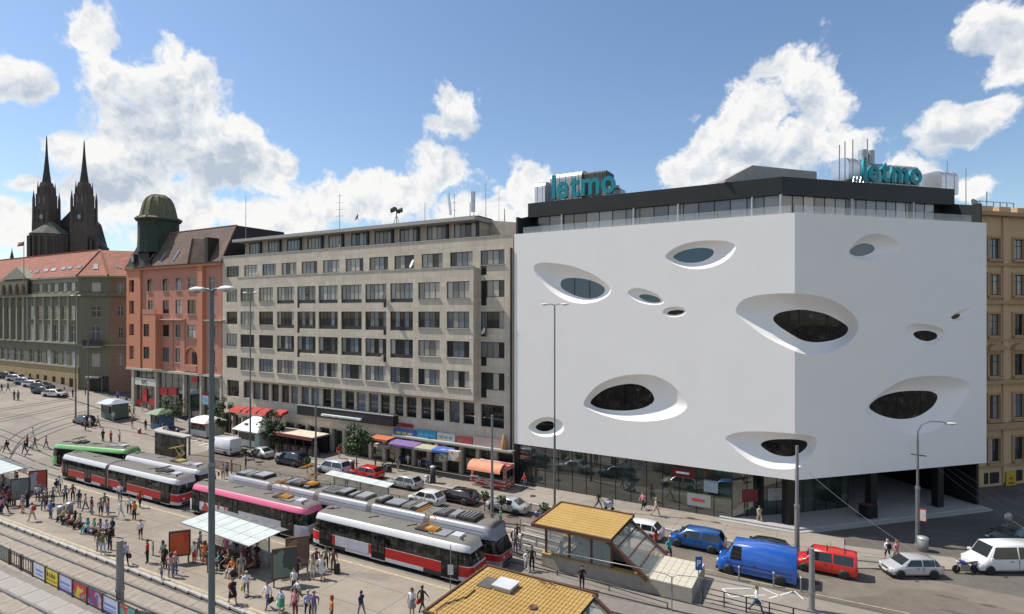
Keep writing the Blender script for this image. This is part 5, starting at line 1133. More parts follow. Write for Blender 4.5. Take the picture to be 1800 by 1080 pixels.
# corner face and side face
FC = Fac(xg, yg, 0.0); wc = FC.u(193); cb = MB()
def cw(px, y): return FC.pix(px, y)[1]
dC = lambda p: (p - Vector((xg, yg, 0)))
rot = Matrix.Rotation(-ANG, 4, 'Z')
def side_face(F, x0, x1, wins, m, nm, upto, base):
    u0, u1 = F.u(x0), F.u(x1); b = MB(); hs = [(F.u(a), F.u(c), F.pix((a + c) / 2, y1)[1], F.pix((a + c) / 2, y0)[1]) for a, c, y0, y1 in wins]
    hole_wall(b, u0, u1, base, upto, hs, 0, .3)
    o = b.build(nm, m, gb, loc=rot @ Vector((F.x - xg, F.y - yg, 0)), rotz=F.a - ANG, fix=False)
    for h in hs: window(o, *h, .12, 2, panes=pick(.1), split=False, m=m_frw, transom=.6)
    slab('cornice', m_grn, o, u0, u1 - .003, -.5, -.004, zc1 - .3, zc1 + .3); slab('eave', m_grnl, o, u0, u1, -.4, -.004, upto - .25, upto + .1); slab('string_course', m_grnl, o, u0, u1, -.25, -.004, zm - .4, zm - .1)
    slab('backing', dk, o, u0 + .2, u1 - .2, .33, .5, base + .5, upto - .3); return o
sf = side_face(FC, 139, 193, [(160, 177, 497, 513), (160, 177, 538, 558), (160, 175, 573, 598), (160, 176, 622, 645)], m_grn, 'corner_wall', ze2, zgr - 3)
slab('balcony', m_grnl, sf, FC.u(152), FC.u(184), -1.1, -.01, cw(168, 611), cw(168, 608)); slab('balcony_rail', m_frm, sf, FC.u(152), FC.u(184), -1.1, -1.05, cw(168, 608), cw(168, 597))
for x0, x1, y0, y1 in ((158, 177, 664, 690), (180, 191, 662, 688)): slab('shop_opening', m_shopdk, sf, FC.u(x0), FC.u(x1), -.08, -.003, cw(170, y1), cw(170, y0))
slab('shop_awning', mat('awning_cream', (.5, .46, .4), var=.2), sf, FC.u(157), FC.u(180), -1.2, -.09, cw(170, 664), cw(170, 661))
xs_, ys_ = FC.w(wc, 0, 0).xy; FS = Fac(xs_, ys_, R(14)); side_face(FS, 193, 240, [(205, 217, 498, 514), (206, 217, 538, 556), (208, 216, 575, 595), (206, 217, 622, 642)], m_brn, 'side_wall', ze2, zgr - 3)
# hip roof
rr = rot; lp = lambda p: (rr @ (Vector(p) - Vector((xg, yg, 0))))
ap = FG.w(0, 9, 0); zr2 = H - (441 - HZ) / 1000 * 0
def at_px(px, py, Y): return Vector(((px - 900) / 1000 * Y, Y, H - (py - HZ) / 1000 * Y))
A_ = at_px(176, 440, yg + 9); Lr = A_ + Vector((E_.x, E_.y, 0)) * 90; Rr = A_ + Vector((22, 5.5, -.2))
c0 = FG.w(0, -.5, ze2 + .1); cL = FG.w(uL_ - 30, -.5, ze2 + .1); c1 = FC.w(wc, -.5, ze2 + .1); c2 = FS.w(22, -.5, ze2 + .1)
b = MB(); b.add([lp(p) for p in (cL, c0, A_, Lr)], [(0, 1, 2, 3)]); b.build('roof', m_tile, gb, fix=False)
b = MB(); b.add([lp(p) for p in (c0, c1, A_)], [(0, 1, 2)]); b.build('roof', m_tile, gb, fix=False)
b = MB(); b.add([lp(p) for p in (c1, c2, Rr, A_)], [(0, 1, 2, 3)]); b.build('roof', m_tile, gb, fix=False)
b = MB(); b.add([lp(p) for p in (Lr, A_, Rr, Rr + Vector((3, 9, -6)), Lr + Vector((5, 9, -6)))], [(0, 1, 2, 3, 4)]); b.build('roof', m_tile, gb, fix=False)
for p, q in ((c0, A_), (c1, A_), (Lr, A_)): MB().bar(lp(p + Vector((0, 0, .1))), lp(q + Vector((0, 0, .1))), .28).build('ridge_cap', mat('ridge_orange', (.2, .055, .025), var=.2), gb)
def on_plane(px, py, P, Q, S_):
    n = (Q - P).cross(S_ - P); d = Vector(((px - 900) / 1000, 1, -(py - HZ) / 1000)); o = Vector((0, 0, H)); t = (P - o).dot(n) / d.dot(n); nn = n.normalized(); return o + d * t + (nn if nn.z > 0 else -nn) * .14
for px, py, w_ in ((52, 480, 8), (66, 478, 8), (82, 476, 9), (95, 475, 9), (112, 473, 9), (124, 471.5, 8), (140, 470, 8)):
    q = [on_plane(px + dx, py + dy, cL, c0, A_) for dx, dy in ((-w_ / 2 - 1, 2.8), (w_ / 2 - 2, 2.2), (w_ / 2 + 1, -2.8), (-w_ / 2 + 2, -2.2))]; MB().add([lp(p) for p in q], [(0, 1, 2, 3)]).build('skylight', m_pc if px % 3 else m_pb, gb)
for q4 in (((163, 474), (173, 474), (173, 465), (166, 465)), ((201, 466), (206, 472), (209, 472), (204, 466)), ((206, 467), (211, 473), (215, 473), (210, 467))):
    P = (c0, c1, A_) if q4[0][0] < 190 else (c1, c2, A_); MB().add([lp(on_plane(x, y, *P)) for x, y in q4], [(0, 1, 2, 3)]).build('skylight', m_pc, gb)
# flag on the pediment
fpx = at_px(42, 478, yg + 9); o = thing('flagpole', 'flagpole with a red, white and blue flag above the orange roof', 'flag', fpx); hF = (478 - 424) / 1000 * (yg + 9); MB().cyl((0, 0, -3), (0, 0, hF), .09, .06, 8).build('pole', m_steel, o)
for nm, z0, z1, c in (('flag_red', .0, .45, (.5, .04, .04)), ('flag_white', .45, .9, (.62, .6, .6))):
    b = MB(); n = 6; vs = []
    for i in range(n + 1): x = -.25 * i; y = .12 * math.sin(i * 1.3); dz_ = -.05 * i; vs += [(x, y, hF - 1.0 + z0 * 1.0 + dz_), (x, y, hF - 1.0 + z1 + dz_)]
    b.add(vs, [(2 * i, 2 * i + 2, 2 * i + 3, 2 * i + 1) for i in range(n)]); b.build('flag', mat(nm, c, var=.1), o)
b = MB(); b.add([(0, 0, hF - 1.0), (-.6, .08, hF - .55), (0, 0, hF - .1)], [(0, 1, 2)]); b.build('flag', mat('flag_blue', (.04, .06, .25), var=.1), o)
# red roof seen behind on the far left
fr = thing('tiled_house', 'far orange tiled house at the left edge behind the green palace', 'building', at_px(-20, 500, 190)); b = MB(); q = 190 / 1000
b.add([(-12, 0, -2), (10, 0, -2), (10, 0, (500 - 463) * q), (-12, 0, (500 - 458) * q), (-12, 8, -2), (10, 8, -2), (10, 8, (500 - 463) * q), (-12, 8, (500 - 458) * q)], [(0, 1, 2, 3), (1, 5, 6, 2), (3, 2, 6, 7)]); b.build('roof', m_tile, fr); slab('wall', m_brn, fr, -11, 9, .5, 8, -25, -2.1)

# ================================================================ cathedral on its hill
m_cath = worn('dark_sandstone', (.09, .068, .056), (.16, .125, .104), s1=.15, s2=1.2, amt=.9)
m_cathr = worn('cathedral_roof', (.055, .052, .046), (.085, .08, .072), s1=.2, s2=1, amt=.7)
m_cathg = worn('cathedral_copper', (.075, .085, .065), (.12, .13, .10), s1=.3, s2=1, amt=.7)
YC = 350; q_ = YC / 1000
ct = thing('cathedral', 'dark gothic cathedral with two needle spires on the hill', 'cathedral', ((108 - 900) * q_, YC, 0))
cx = lambda px: (px - 108) * q_
cz = lambda py: H - (py - HZ) * q_
def tower(px, ytip, yb):
    x = cx(px); z0 = cz(455); nm = 'tower'
    b = MB(); w = 4.7; prof = []
    b.box(x - w, x + w, -w, w, z0 - 30, cz(395)); b.box(x - w * .86, x + w * .86, -w * .86, w * .86, cz(395), cz(365))
    b.box(x - w * .78, x + w * .78, -w * .78, w * .78, cz(365), cz(343)); t = b.build('tower', m_cath, ct)
    b = MB(); b.lathe([(4.0, cz(343)), (3.9, cz(330)), (3.2, cz(322))], 8, (x, 0, 0), 0, False, ph=math.pi / 8); b.build('lantern', m_cath, t)
    b = MB(); b.lathe([(2.6, cz(326)), (1.5, cz(300)), (.75, cz(275)), (.28, cz(ytip + 4)), (.0, cz(ytip))], 8, (x, 0, 0), 0, False, ph=math.pi / 8); b.build('spire', m_cathr, t)
    for i in (-1, 1):
        for j in (-1, 1):
            b = MB(); xx, yy = x + i * w * .92, j * w * .92; b.lathe([(1.0, z0 - 20), (1.0, cz(400)), (.8, cz(372)), (.75, cz(352)), (.0, cz(335))], 6, (xx, yy, 0), 0, False); b.build('pinnacle', m_cath, t)
            b = MB(); xx, yy = x + i * w * .62, j * w * .62; b.lathe([(.6, cz(362)), (.55, cz(335)), (.0, cz(318))], 6, (xx, yy, 0), 0, False); b.build('pinnacle', m_cath, t)
    for k, (za, zb2, ww) in enumerate(((cz(360), cz(347), .8), (cz(392), cz(370), 1.0))):
        for i in (-1, 1):
            b = MB(); xx = x + i * 1.5; zz = [(xx - ww / 2, za), (xx + ww / 2, za), (xx + ww / 2, zb2 - .6), (xx, zb2), (xx - ww / 2, zb2 - .6)]; y = -w * (.79 if k == 0 else .87); b.prism(zz, y - .12, y + .1); b.build('belfry_window', mat('louvre_pale', (.22, .22, .21), var=.2) if k == 0 else m_cathr, t)
    b = MB(); b.lathe([(0, 0), (1.35, .01)], 16, (0, 0, 0)); c = b.build('clock_face', mat('clock_pale', (.4, .4, .38), var=.1), t); c.location = (x, -w * .87 - .06, cz(383)); c.rotation_euler = (R(90), 0, 0)
tower(82, 238, 455); tower(148, 246, 455)
b = MB(); b.prism([(cx(60), cz(470)), (cx(100), cz(470)), (cx(124), cz(470)), (cx(160), cz(470)), (cx(137), cz(387)), (cx(117), cz(367)), (cx(97), cz(387))], 4, 20); b.build('nave', m_cathr, ct)
b = MB(); b.lathe([(10.5, cz(470)), (10.5, cz(414))], 10, (cx(100), -4, 0), 0, False); b.build('apse', m_cath, ct)
b = MB(); b.lathe([(11.0, cz(415)), (5, cz(401)), (0, cz(390))], 10, (cx(100), -4, 0), 0, False); b.build('apse_roof', m_cathg, ct)
for i in range(10):
    a = math.pi + math.pi * (i + .5) / 10; px_, py_ = cx(100) + 10.7 * math.cos(a), -4 + 10.7 * math.sin(a); b = MB(); b.box(px_ - .5, px_ + .5, py_ - .8, py_ + .5, cz(470), cz(419)); b.build('buttress', m_cath, ct)
b = MB(); b.lathe([(.9, cz(392)), (.5, cz(372)), (.0, cz(340))], 6, (cx(107), 14, 0), 0, False); b.build('ridge_turret', m_cathr, ct)
b = MB(); b.prism([(cx(160), cz(480)), (cx(182), cz(480)), (cx(182), cz(436)), (cx(160), cz(414))], -2, 5); b.build('side_aisle', m_cathr, ct)
for px in (166, 178): b = MB(); b.lathe([(.8, cz(470)), (.7, cz(428)), (.0, cz(415))], 6, (cx(px), -3, 0), 0, False); b.build('pinnacle', m_cath, ct)
b = MB(); b.lathe([(200, -5), (150, 12), (60, cz(468)), (0, cz(462))], 24, ((108 - 900) * q_, YC + 30, 0)); hl_ = b.build('hill', mat('hill_green', (.05, .07, .03), rough=.9, var=.4, scale=.05)); tag(hl_, kind='structure')
o = thing('church_spire', 'tiny far church spire left of the flagpole', 'spire', at_px(21, 462, 400)); MB().lathe([(2.2, -20), (2.2, 0), (1.2, 3), (.3, 8), (0, 11)], 8).build('spire', m_cathr, o)

# ================================================================ the ochre house at the right
m_ocr = worn('ochre_plaster', (.44, .30, .165), (.55, .395, .24), s1=.3, s2=2.5, amt=.8, streak=True)
m_ocd = worn('ochre_stone', (.33, .215, .12), (.42, .285, .17), s1=.4, s2=2.5, amt=.8)
YY = 64.5; xy_ = (1714 - 900) / 1000 * YY; FY = Fac(xy_, YY, AR); yb_ = thing('ochre_house', 'ochre old town house with tall windows right of the white building', 'building', (xy_, YY, 0), AR)
yq = lambda px, y: FY.pix(px, y)[1]; YU = lambda a, b: (FY.u(a), FY.u(b))
yc = [(1738, 1757), (1781.5, 1799), (1824, 1842)]; rw = [(420, 455), (483, 519), (552.5, 590), (623, 661), (694, 736), (770, 811)]
UY = FY.u(1905); zty = yq(1760, 378); hs = [(*YU(*c), yq(1760, b2), yq(1760, a)) for c in yc for a, b2 in rw]
b = MB(); hole_wall(b, 0, UY, 0, zty, hs, 0, .35); b.quad((0, 0, 0), (0, 20, 0), (0, 20, zty), (0, 0, zty)); b.build('wall', m_ocr, yb_, fix=False); slab('room_depth', dk, yb_, .3, UY, .38, 2, .2, zty - .2)
for h in hs: window(yb_, *h, .14, 2, panes=pick(.35), split=True, m=m_frm if h[2] > 8 else m_frm, transom=.66, bar=.09)
for i, h in enumerate(hs):
    r = i % 6; slab('sill', m_ocd, yb_, h[0] - .25, h[1] + .25, -.3, -.004, h[2] - .35, h[2] - .1); 
    for a in (h[0] - .3, h[1]): slab('window_surround', m_ocd, yb_, a, a + .3, -.12, -.004, h[2] - .09, h[3] + .25)
    slab('window_surround', m_ocd, yb_, h[0], h[1], -.12, -.004, h[3], h[3] + .25)
    if r == 3:
        c = (h[0] + h[1]) / 2; wd = (h[1] - h[0]) * .85; b = MB(); pr = [(c + wd * math.cos(t), h[3] + .5 + .75 * math.sin(t)) for t in [math.pi * k / 10 for k in range(11)]]; b.prism(pr, -.55, -.005); b.build('window_hood', m_ocd, yb_)
for y, d, t in ((378, .7, .45), (466, .25, .3), (532, .35, .4), (598, .2, .25), (671, .5, .45), (748, .55, .7), (818, .2, .3)): z = yq(1760, y); slab('cornice', m_ocd, yb_, -.05, UY, -d, -.004 - .002 * (y > 700), z - t / 2, z + t / 2)
for a in (1717, 1760, 1803): u0, u1 = YU(a + 1, a + 10); slab('pilaster', m_ocr, yb_, u0, u1, -.16, -.003, .3, zty - .3)
for c in ((1727, 1737), (1740, 1756), (1786, 1797)): u0, u1 = YU(*c); slab('arched_opening', m_shopdk, yb_, u0, u1, -.03, -.002, .3, yq(1760, 829))
for i in range(3): u0 = FY.u(1722 + 32 * i); slab('attic_block', m_ocr, yb_, u0, u0 + 1.8, -.15, 1.5, zty + .23, zty + .9)
u0, u1 = YU(1764, 1781); o = slab('shop_banner', mat('banner_yellow', (.46, .32, .02), rough=.6, var=.12), yb_, u0, u1, -.30, -.22, yq(1770, 862), yq(1770, 829)); slab('banner_print', mat('banner_red', (.3, .08, .03), var=.3), yb_, u0 + .3, u1 - .3, -.312, -.302, yq(1770, 850), yq(1770, 846)); slab('banner_print', MATS['banner_red'], yb_, u0 + .4, u1 - .5, -.312, -.302, yq(1770, 842), yq(1770, 838))
rp = FY.w(FY.u(1758), 3, zty); o = thing('roof_railing', 'steel railing frame with aerials on the ochre house roof', 'railing', rp, AR)
for i in range(7): MB().bar((i * 1.1, 0, 0), (i * 1.1, 0, 2.2 if i != 2 else 3.4), .09).build('post', m_steel, o)
for z in (1.1, 2.2): MB().bar((0, 0, z), (6.6, 0, z), .07).build('rail', m_steel, o)
for i in range(6): MB().bar((i * 1.1, .02, .2), (i * 1.1 + 1.1, .02, 1.1), .05).build('brace', m_steel, o)
dish('grey round satellite dish on the ochre house roof', *FY.w(FY.u(1751), 2.5, yq(1751, 352)), AR, .6, m_steel); dish('white tilted satellite dish on the ochre house roof', *FY.w(FY.u(1747), 2.2, yq(1747, 366)), AR + .5, .65)
pp = FY.w(FY.u(1710), 4, zty); o = thing('rooftop_beacon', 'red and white round beacon on a mast between the roofs', 'beacon', pp, AR); hB = H - (333 - HZ) / 1000 * pp.y - zty; MB().cyl((0, 0, 0), (0, 0, hB), .09, n=6).build('mast', m_steel, o); MB().lathe([(.05, -.5), (.45, -.35), (.6, 0), (.45, .35), (.05, .5)], 12, (0, 0, hB)).build('ball', mat('beacon_red', (.5, .2, .16), var=.5, scale=3), o); MB().bar((-1.2, 0, hB - .6), (1.2, 0, hB - .6), .05).build('arm', m_steel, o)
for px, yt in ((1753, 296), (1665, 283)):
    pp = FY.w(FY.u(px), 3.5, zty) if px > 1700 else FR.w(FR.u(px, OFF + 3), OFF + 3, F1); o = thing('whip_aerial', 'thin pole on the %s' % ('ochre house roof' if px > 1700 else 'right end of the black penthouse roof'), 'antenna', pp); MB().cyl((0, 0, 0), (0, 0, H - (yt - HZ) / 1000 * pp.y - pp.z), .06, .04, 6).build('mast', m_steel, o)
# ================================================================ street furniture
m_pole = mat('pole_grey_green', (.13, .15, .15), rough=.5, metal=.2, var=.15, scale=.8)
m_poled = mat('pole_grey', (.22, .225, .22), rough=.5, metal=.3, var=.15, scale=.8)
m_lampw = mat('lamp_head_pale', (.55, .54, .50), rough=.5, var=.15)
m_brown = mat('brown_metal', (.10, .05, .032), rough=.5, var=.15)
m_yelr = worn('yellow_roof', (.33, .205, .062), (.42, .28, .10), s1=.5, s2=3, amt=.8, bump=.05)
m_sglass = mat('shelter_glass', (.45, .5, .48), rough=.05, spec=.7, var=.1, alpha=.35)
m_froof = mat('frosted_roof', (.50, .54, .52), rough=.35, var=.12, scale=1.2)
def at_depth(px, py, Y): return Vector(((px - 900) / 1000 * Y, Y, H - (py - HZ) / 1000 * Y))
def pole_thing(name, label, base, ytop, r0, r1, cat='lamp post', px=None, join=.45, m=None):
    """base: ground point or (x, y, z)"""
    x, y, z = base; h = H - (ytop - HZ) / 1000 * y - z; o = thing(name, label, cat, (x, y, z), ANG); m = m or m_pole
    MB().cyl((0, 0, 0), (0, 0, h * join), r0, r0 * .95, 14).build('shaft', m, o); MB().cyl((0, 0, h * join), (0, 0, h), r1, r1 * .85, 14).build('upper_shaft', m, o)
    MB().cyl((0, 0, h * join - .12), (0, 0, h * join + .1), r0 * 1.12, n=14).build('collar', m_steel, o); MB().cyl((0, 0, 0), (0, 0, .12), r0 * 1.6, r0 * 1.4, 14).build('base', m_steel, o); return o, h
def cobra(parent, tip, direction, L_, big=1.0):
    d = Vector((math.cos(direction), math.sin(direction), 0)); p = Vector(tip)
    MB().tube([p, p + d * L_ * .5 + Vector((0, 0, .12)), p + d * L_ + Vector((0, 0, .1))], .045 * big, 6).build('arm', m_pole, parent)
    c = p + d * (L_ + .42 * big) + Vector((0, 0, .1)); b = MB(); q = d.to_track_quat('X', 'Z').to_matrix().to_4x4(); q.translation = c; rings = []
    for x, w, zt, zb in ((-.45, .07, .05, -.05), (-.3, .14, .10, -.07), (0, .19, .13, -.09), (.3, .17, .10, -.08), (.47, .06, .03, -.05)):
        rings.append([q @ Vector((x * big, w * big * math.cos(t), (zt if math.sin(t) > 0 else -zb) * big * math.sin(t))) for t in [2 * math.pi * k / 10 for k in range(10)]])
    b.loft(rings, 0); b.build('lamp_head', m_lampw, parent)
    b = MB(); b.lathe([(.05, -.05), (.13, 0)], 8, tuple(c + Vector((0, 0, -.09 * big))), sx=big * 1.6, sy=big); b.build('lamp_glass', m_pc, parent)
bx = lev(372, 1085, 0); P0_ = Vector(((372 - 900) / 1000 * 33.5, 33.5, 0.0))
o, h = pole_thing('street_lamp', 'tall thick grey green lamp post with two pale heads in the left foreground', P0_, 512, .19, .155, join=.52)
for dpx in (-1, 1): cobra(o, (0, 0, h), 0 if dpx > 0 else math.pi, .75, 1.55)
for px, py, yt, lab, arms in ((440, 800, 516, 'slim double headed lamp post in front of the beige building', 2), (975, 890, 537, 'tall slim double headed lamp post before the white wall', 2), (133, 742, 521, 'slim double headed lamp post before the green building', 2)):
    o, h = pole_thing('street_lamp', lab, gp(px, py), yt, .12, .08, join=.35)
    for s_ in (0, math.pi): cobra(o, (0, 0, h), s_, .7, 1.0)
o, h = pole_thing('street_lamp', 'lamp post with curved swan neck in front of the shaded right facade', gp(1613, 958), 775, .17, .10, join=.55)
MB().tube([(0, 0, h), (.02, 0, h + .8), (.25, 0, h + 1.4), (.9, .1, h + 1.75), (1.7, .2, h + 1.75), (2.2, .3, h + 1.6)], .055, 6).build('swan_neck', m_pole, o); cobra(o, (2.0, .25, h + 1.55), .1, .05, .8)
MB().bar((-.5, 0, h - 1.2), (.6, 0, h - 1.25), .08).build('crossbar', m_frm, o); slab('notice', m_lampw, o, .15, .55, -.25, -.2, 2.2, 3.1); slab('notice_frame', m_red, o, .1, .6, -.19, -.16, 2.1, 3.2)
for px, py, yt, lab, r0, r1 in ((865, 918, 730, 'plain grey mast between the tram stop and the silver saloon', .16, .12), (555, 850, 693, 'plain grey mast beside the white minivan', .15, .11), (1401, 976, 784, 'plain grey mast standing between the blue and red vans', .2, .14), (155, 735, 597, 'short plain mast before the corner face of the green building', .13, .1), (333, 800, 660, 'dark slim mast left of the white delivery van', .13, .10)):
    pole_thing('tram_mast', lab, gp(px, py), yt, r0, r1, 'mast', m=m_poled if px > 340 else m_pole)
for px, Y, yt, lab, r in ((211, 38.2, 950, 'thick grey mast cut off by the lower edge beside the advertising fence', .25), (1427, 38.0, 964, 'grey mast with a collar at the lower right by the railing', .19)):
    x = (px - 900) / 1000 * Y; pole_thing('tram_mast', lab, (x, Y, 0), yt, r, r, 'mast', join=.3 if px < 900 else .3, m=m_poled)
# overhead wires at the right
for i, (a, c) in enumerate((((1645, 820, 56), (1830, 945, 44)), ((1655, 816, 57), (1830, 925, 45)), ((1664, 812, 58), (1830, 905, 47)), ((1420, 830, 52), (1640, 990, 42)))):
    p, q = at_depth(*a), at_depth(*c); n = 10; pts = [p.lerp(q, k / n) - Vector((0, 0, .35 * 4 * (k / n) * (1 - k / n))) for k in range(n + 1)]
    w_ = MB().tube(pts, .010, 5).build('overhead_wire', m_poled); tag(w_, 'thin pale overhead wire, %s' % ('lowest of the three running down to the right edge', 'middle of the three running down to the right edge', 'topmost of the three running down to the right edge', 'alone, from the white corner down to the crossing')[i], 'wire')
# ---- railings
def railing(name, label, pts, hgt, step, m, bars=0, rails=2, cat='railing', thick=.05):
    """posts and rails along ground points"""
    P = [Vector(p) for p in pts]; o = thing(name, label, cat, P[0]); loc = [p - P[0] for p in P]; up = Vector((0, 0, 1))
    for a, c in zip(loc, loc[1:]):
        L_ = (c - a).length; n = max(1, round(L_ / step))
        for i in range(n + 1): p = a.lerp(c, i / n); MB().bar(p, p + up * hgt, thick * 1.3).build('post', m, o)
        for r in range(rails): z = hgt * (1 - .01) if r == 0 else hgt * (rails - r) / rails * (.95 if not bars else .2); b = MB(); b.bar(a + up * z, c + up * z, thick); b.build('rail', m, o)
        if bars:
            b = MB(); k = int(L_ / bars)
            for i in range(1, k): p = a.lerp(c, i / k); b.bar(p + up * hgt * .18, p + up * hgt * .95, .02)
            q = b.build('baluster_row', m, o); q['kind'] = 'stuff'
    return o
S3 = lambda s, t, dz=0: (*ST(s, t), g(s) + dz)
railing('safety_railing', 'dark two rail railing with posts along the lower right pavement', [S3(s, 16.9 + .0 * s) for s in (-24.4, -27.2, -30, -32.8, -35.6)], 1.05, 1.4, m_frm, rails=3)
railing('barred_railing', 'long dark barred railing between road and tram stop', [S3(s, 12.35 + .03 * s, .15) for s in (-7.5, 1, 10, 20, 30)], 1.05, 2.0, m_poled, bars=.16)
railing('barred_railing', 'barred railing left of the tram island poster wall', [S3(s, 12.35 + .03 * s, .15) for s in (31, 36)], 1.05, 2.0, m_frm, bars=.18)
railing('white_barrier', 'white rail barrier beside the far stairway, nearest the road', [S3(-8.0, 12.6), S3(-13.6, 13.0)], 1.0, 2.6, m_lampw, rails=3, thick=.07)
railing('white_barrier', 'white rail barrier beside the far stairway, middle one', [S3(-7.9, 14.4), S3(-12.8, 14.8)], 1.0, 2.4, m_lampw, rails=2, thick=.10)
railing('white_barrier', 'white rail barrier beside the far stairway, nearest the trams', [S3(-8.2, 16.3), S3(-12.6, 16.6)], .9, 2.2, m_lampw, rails=2, thick=.10)
railing('tram_kerb_rail', 'low dark guard rail between the two yellow roofed stairways', [S3(-9, 17.3), S3(-14, 18.2), S3(-22.5, 18.9)], .35, 4, m_frm, rails=1)
# advertising fence between the near tracks
fx = [S3(s, 37.95 + .0 * s) for s in np.arange(28.5, 3, -2.05)]
adf = thing('advertising_fence', 'dark post fence between the near tracks carrying coloured advertising boards', 'fence', fx[0])
pan = ['bar', 'grey', 'bar', 'bar', 'ad_white', 'ad_yellow', 'ad_blue', 'ad_mix', 'ad_red', 'ad_blue', 'ad_mix', 'bar', 'bar']
adm = {'ad_white': mat('ad_white', (.52, .55, .6), rough=.4, var=.12, scale=2), 'ad_yellow': mat('ad_yellow', (.58, .48, .03), rough=.4, var=.05), 'ad_blue': mat('ad_pale_blue', (.46, .48, .60), rough=.4, var=.12, scale=2), 'ad_mix': poster('ad_mix', (.10, .30, .28), (.45, .05, .06), (.5, .42, .05), 1.2), 'ad_red': poster('ad_red', (.30, .04, .10), (.08, .10, .3), (.4, .3, .3), 2), 'grey': mat('ad_grey', (.16, .17, .15), rough=.5)}
fo = Vector(fx[0])
for i, p in enumerate(fx[:-1]):
    a, c = Vector(p) - fo, Vector(fx[i + 1]) - fo; MB().bar(a, a + Vector((0, 0, 1.25)), .16, .1).build('post', m_brown, adf)
    d = (c - a); L_ = d.length; q = d.to_track_quat('X', 'Z').to_matrix().to_4x4(); q.translation = a
    for z in (.12, 1.18): b = MB(); b.box(.08, L_ - .08, -.03, .03, z - .03, z + .03, 0, q); b.build('rail', m_frm, adf)
    k = pan[i % len(pan)]
    if k in ('bar',):
        for j in range(1, 5): b = MB(); b.box(L_ * j / 5 - .02, L_ * j / 5 + .02, -.02, .02, .151, 1.149, 0, q); b.build('baluster', m_frm, adf)
    elif k == 'grey':
        for j in range(4): b = MB(); b.box(.1 + (L_ - .2) * j / 4 + .03, .1 + (L_ - .2) * (j + 1) / 4 - .03, -.03, .03, .16, 1.14, 0, q); b.build('slat', adm['grey'], adf)
    else:
        b = MB(); b.box(.10, L_ - .10, -.028, .028, .152, 1.148, 0, q); bd = b.build('advertising_board', adm[k], adf)
        if k == 'ad_yellow':
            for ch, xx in (('b', .22), ('k', .93), ('o', 1.25)): tx = text_on('letter', ch, .55, bd, 0, 0, 0, mat('ink_black', (.03, .03, .03), var=0), .004, .012); tx.matrix_local = q @ Matrix.Translation((xx, -.036, .62)) @ Matrix.Rotation(R(90), 4, 'X')
            tx = text_on('letter', 'a', .55, bd, 0, 0, 0, mat('ink_red', (.5, .04, .02), var=0), .004, .012); tx.matrix_local = q @ Matrix.Translation((.60, -.036, .62)) @ Matrix.Rotation(R(90), 4, 'X')
            b = MB(); b.box(.2, L_ - .3, -.036, -.030, .36, .46, 0, q); b.build('print', mat('ink_ochre', (.25, .2, .03), var=.3, scale=8), bd)
        elif k in ('ad_white', 'ad_blue'):
            for zz in ((.62, .76), (.36, .44)): b = MB(); b.box(.5 if k == 'ad_white' else .25, L_ - .4, -.036, -.030, *zz, 0, q); b.build('print', mat('ink_blue', (.12, .22, .45), var=.3, scale=8), bd)
            if k == 'ad_blue': b = MB(); b.box(.11, L_ - .11, -.035, -.030, .16, .27, 0, q); b.build('print', mat('ink_violet', (.12, .09, .35), var=.1), bd)
MB().bar(Vector(fx[-1]) - fo, Vector(fx[-1]) - fo + Vector((0, 0, 1.25)), .16, .1).build('post', m_brown, adf)
# the short fence of boards by the far tram stop
f2 = [S3(s, 26.6) for s in (58.5, 56.5, 54.5, 52.5)]; o2 = thing('advertising_fence', 'short fence of pinkish advertising boards behind the red articulated tram', 'fence', f2[0]); f0 = Vector(f2[0])
for i in range(3):
    a, c = Vector(f2[i]) - f0, Vector(f2[i + 1]) - f0; MB().bar(a, a + Vector((0, 0, 1.3)), .1).build('post', m_frm, o2); b = MB(); b.bar(a.lerp(c, .06) + Vector((0, 0, .7)), a.lerp(c, .94) + Vector((0, 0, .7)), .05, .95); b.build('advertising_board', poster('board_pink%d' % i, (.35, .25, .27), (.42, .36, .36), (.3, .1, .14), 2), o2)
# ---- stairway pavilions with yellow roofs
def pavilion(label, s_a, s_b, t_a, t_b, zr, sl, s_wall0, s_wall1, planks, tw0, tw1, extra):
    """s_a: left end of roof, s_b: right end; t_a far edge, t_b near edge; everything in street coordinates"""
    o = thing('stairway_pavilion', label, 'pavilion', (*ST(s_a, t_b), 0), ANG); w = t_b - t_a; L_ = s_a - s_b     # local x right, y away
    n = planks
    for i in range(n):
        y0, y1 = w * i / n, w * (i + 1) / n - .010; zz = zr + sl * (y0 + y1) / 2
        b = MB(); b.box(.14, L_ - .1, y0 + .12 * (i == 0), y1 - .12 * (i == n - 1), zz, zz + .05 + (.012 if i % 2 else 0)); b.build('roof_plank', m_yelr, o)
    for a, c, dd in (((0, 0), (L_, 0), 0), ((0, w), (L_, w), 0), ((0, 0), (0, w), 0)): b = MB(); b.bar((a[0], a[1], zr + sl * a[1]), (c[0], c[1], zr + sl * c[1]), .14, .26); b.build('fascia', m_brown, o)
    b = MB(); b.box(.1, L_ - .05, .1, w - .1, zr - .12, zr - .06); b.build('ceiling', m_brown, o)
    return o, L_, w
o, L_, w_ = pavilion('far stairway pavilion with plain yellow roof and glazed sloping end', -11.7, -18.2, 12.5, 18.0, 3.35, 0.02, 0, 0, 22, 0, 0, 0)
for x in (.9, 2.9, 4.7, 6.3):
    for y in (.75, w_ - .7): MB().bar((x, y, .9), (x, y, 3.25), .16).build('column', m_brown, o)
for y0 in (.7, w_ - .75): b = MB(); b.box(.95, 6.2, y0, y0 + .04, 1.0, 3.0); b.build('side_pane', m_sglass, o)
zE = 3.3; xe = L_
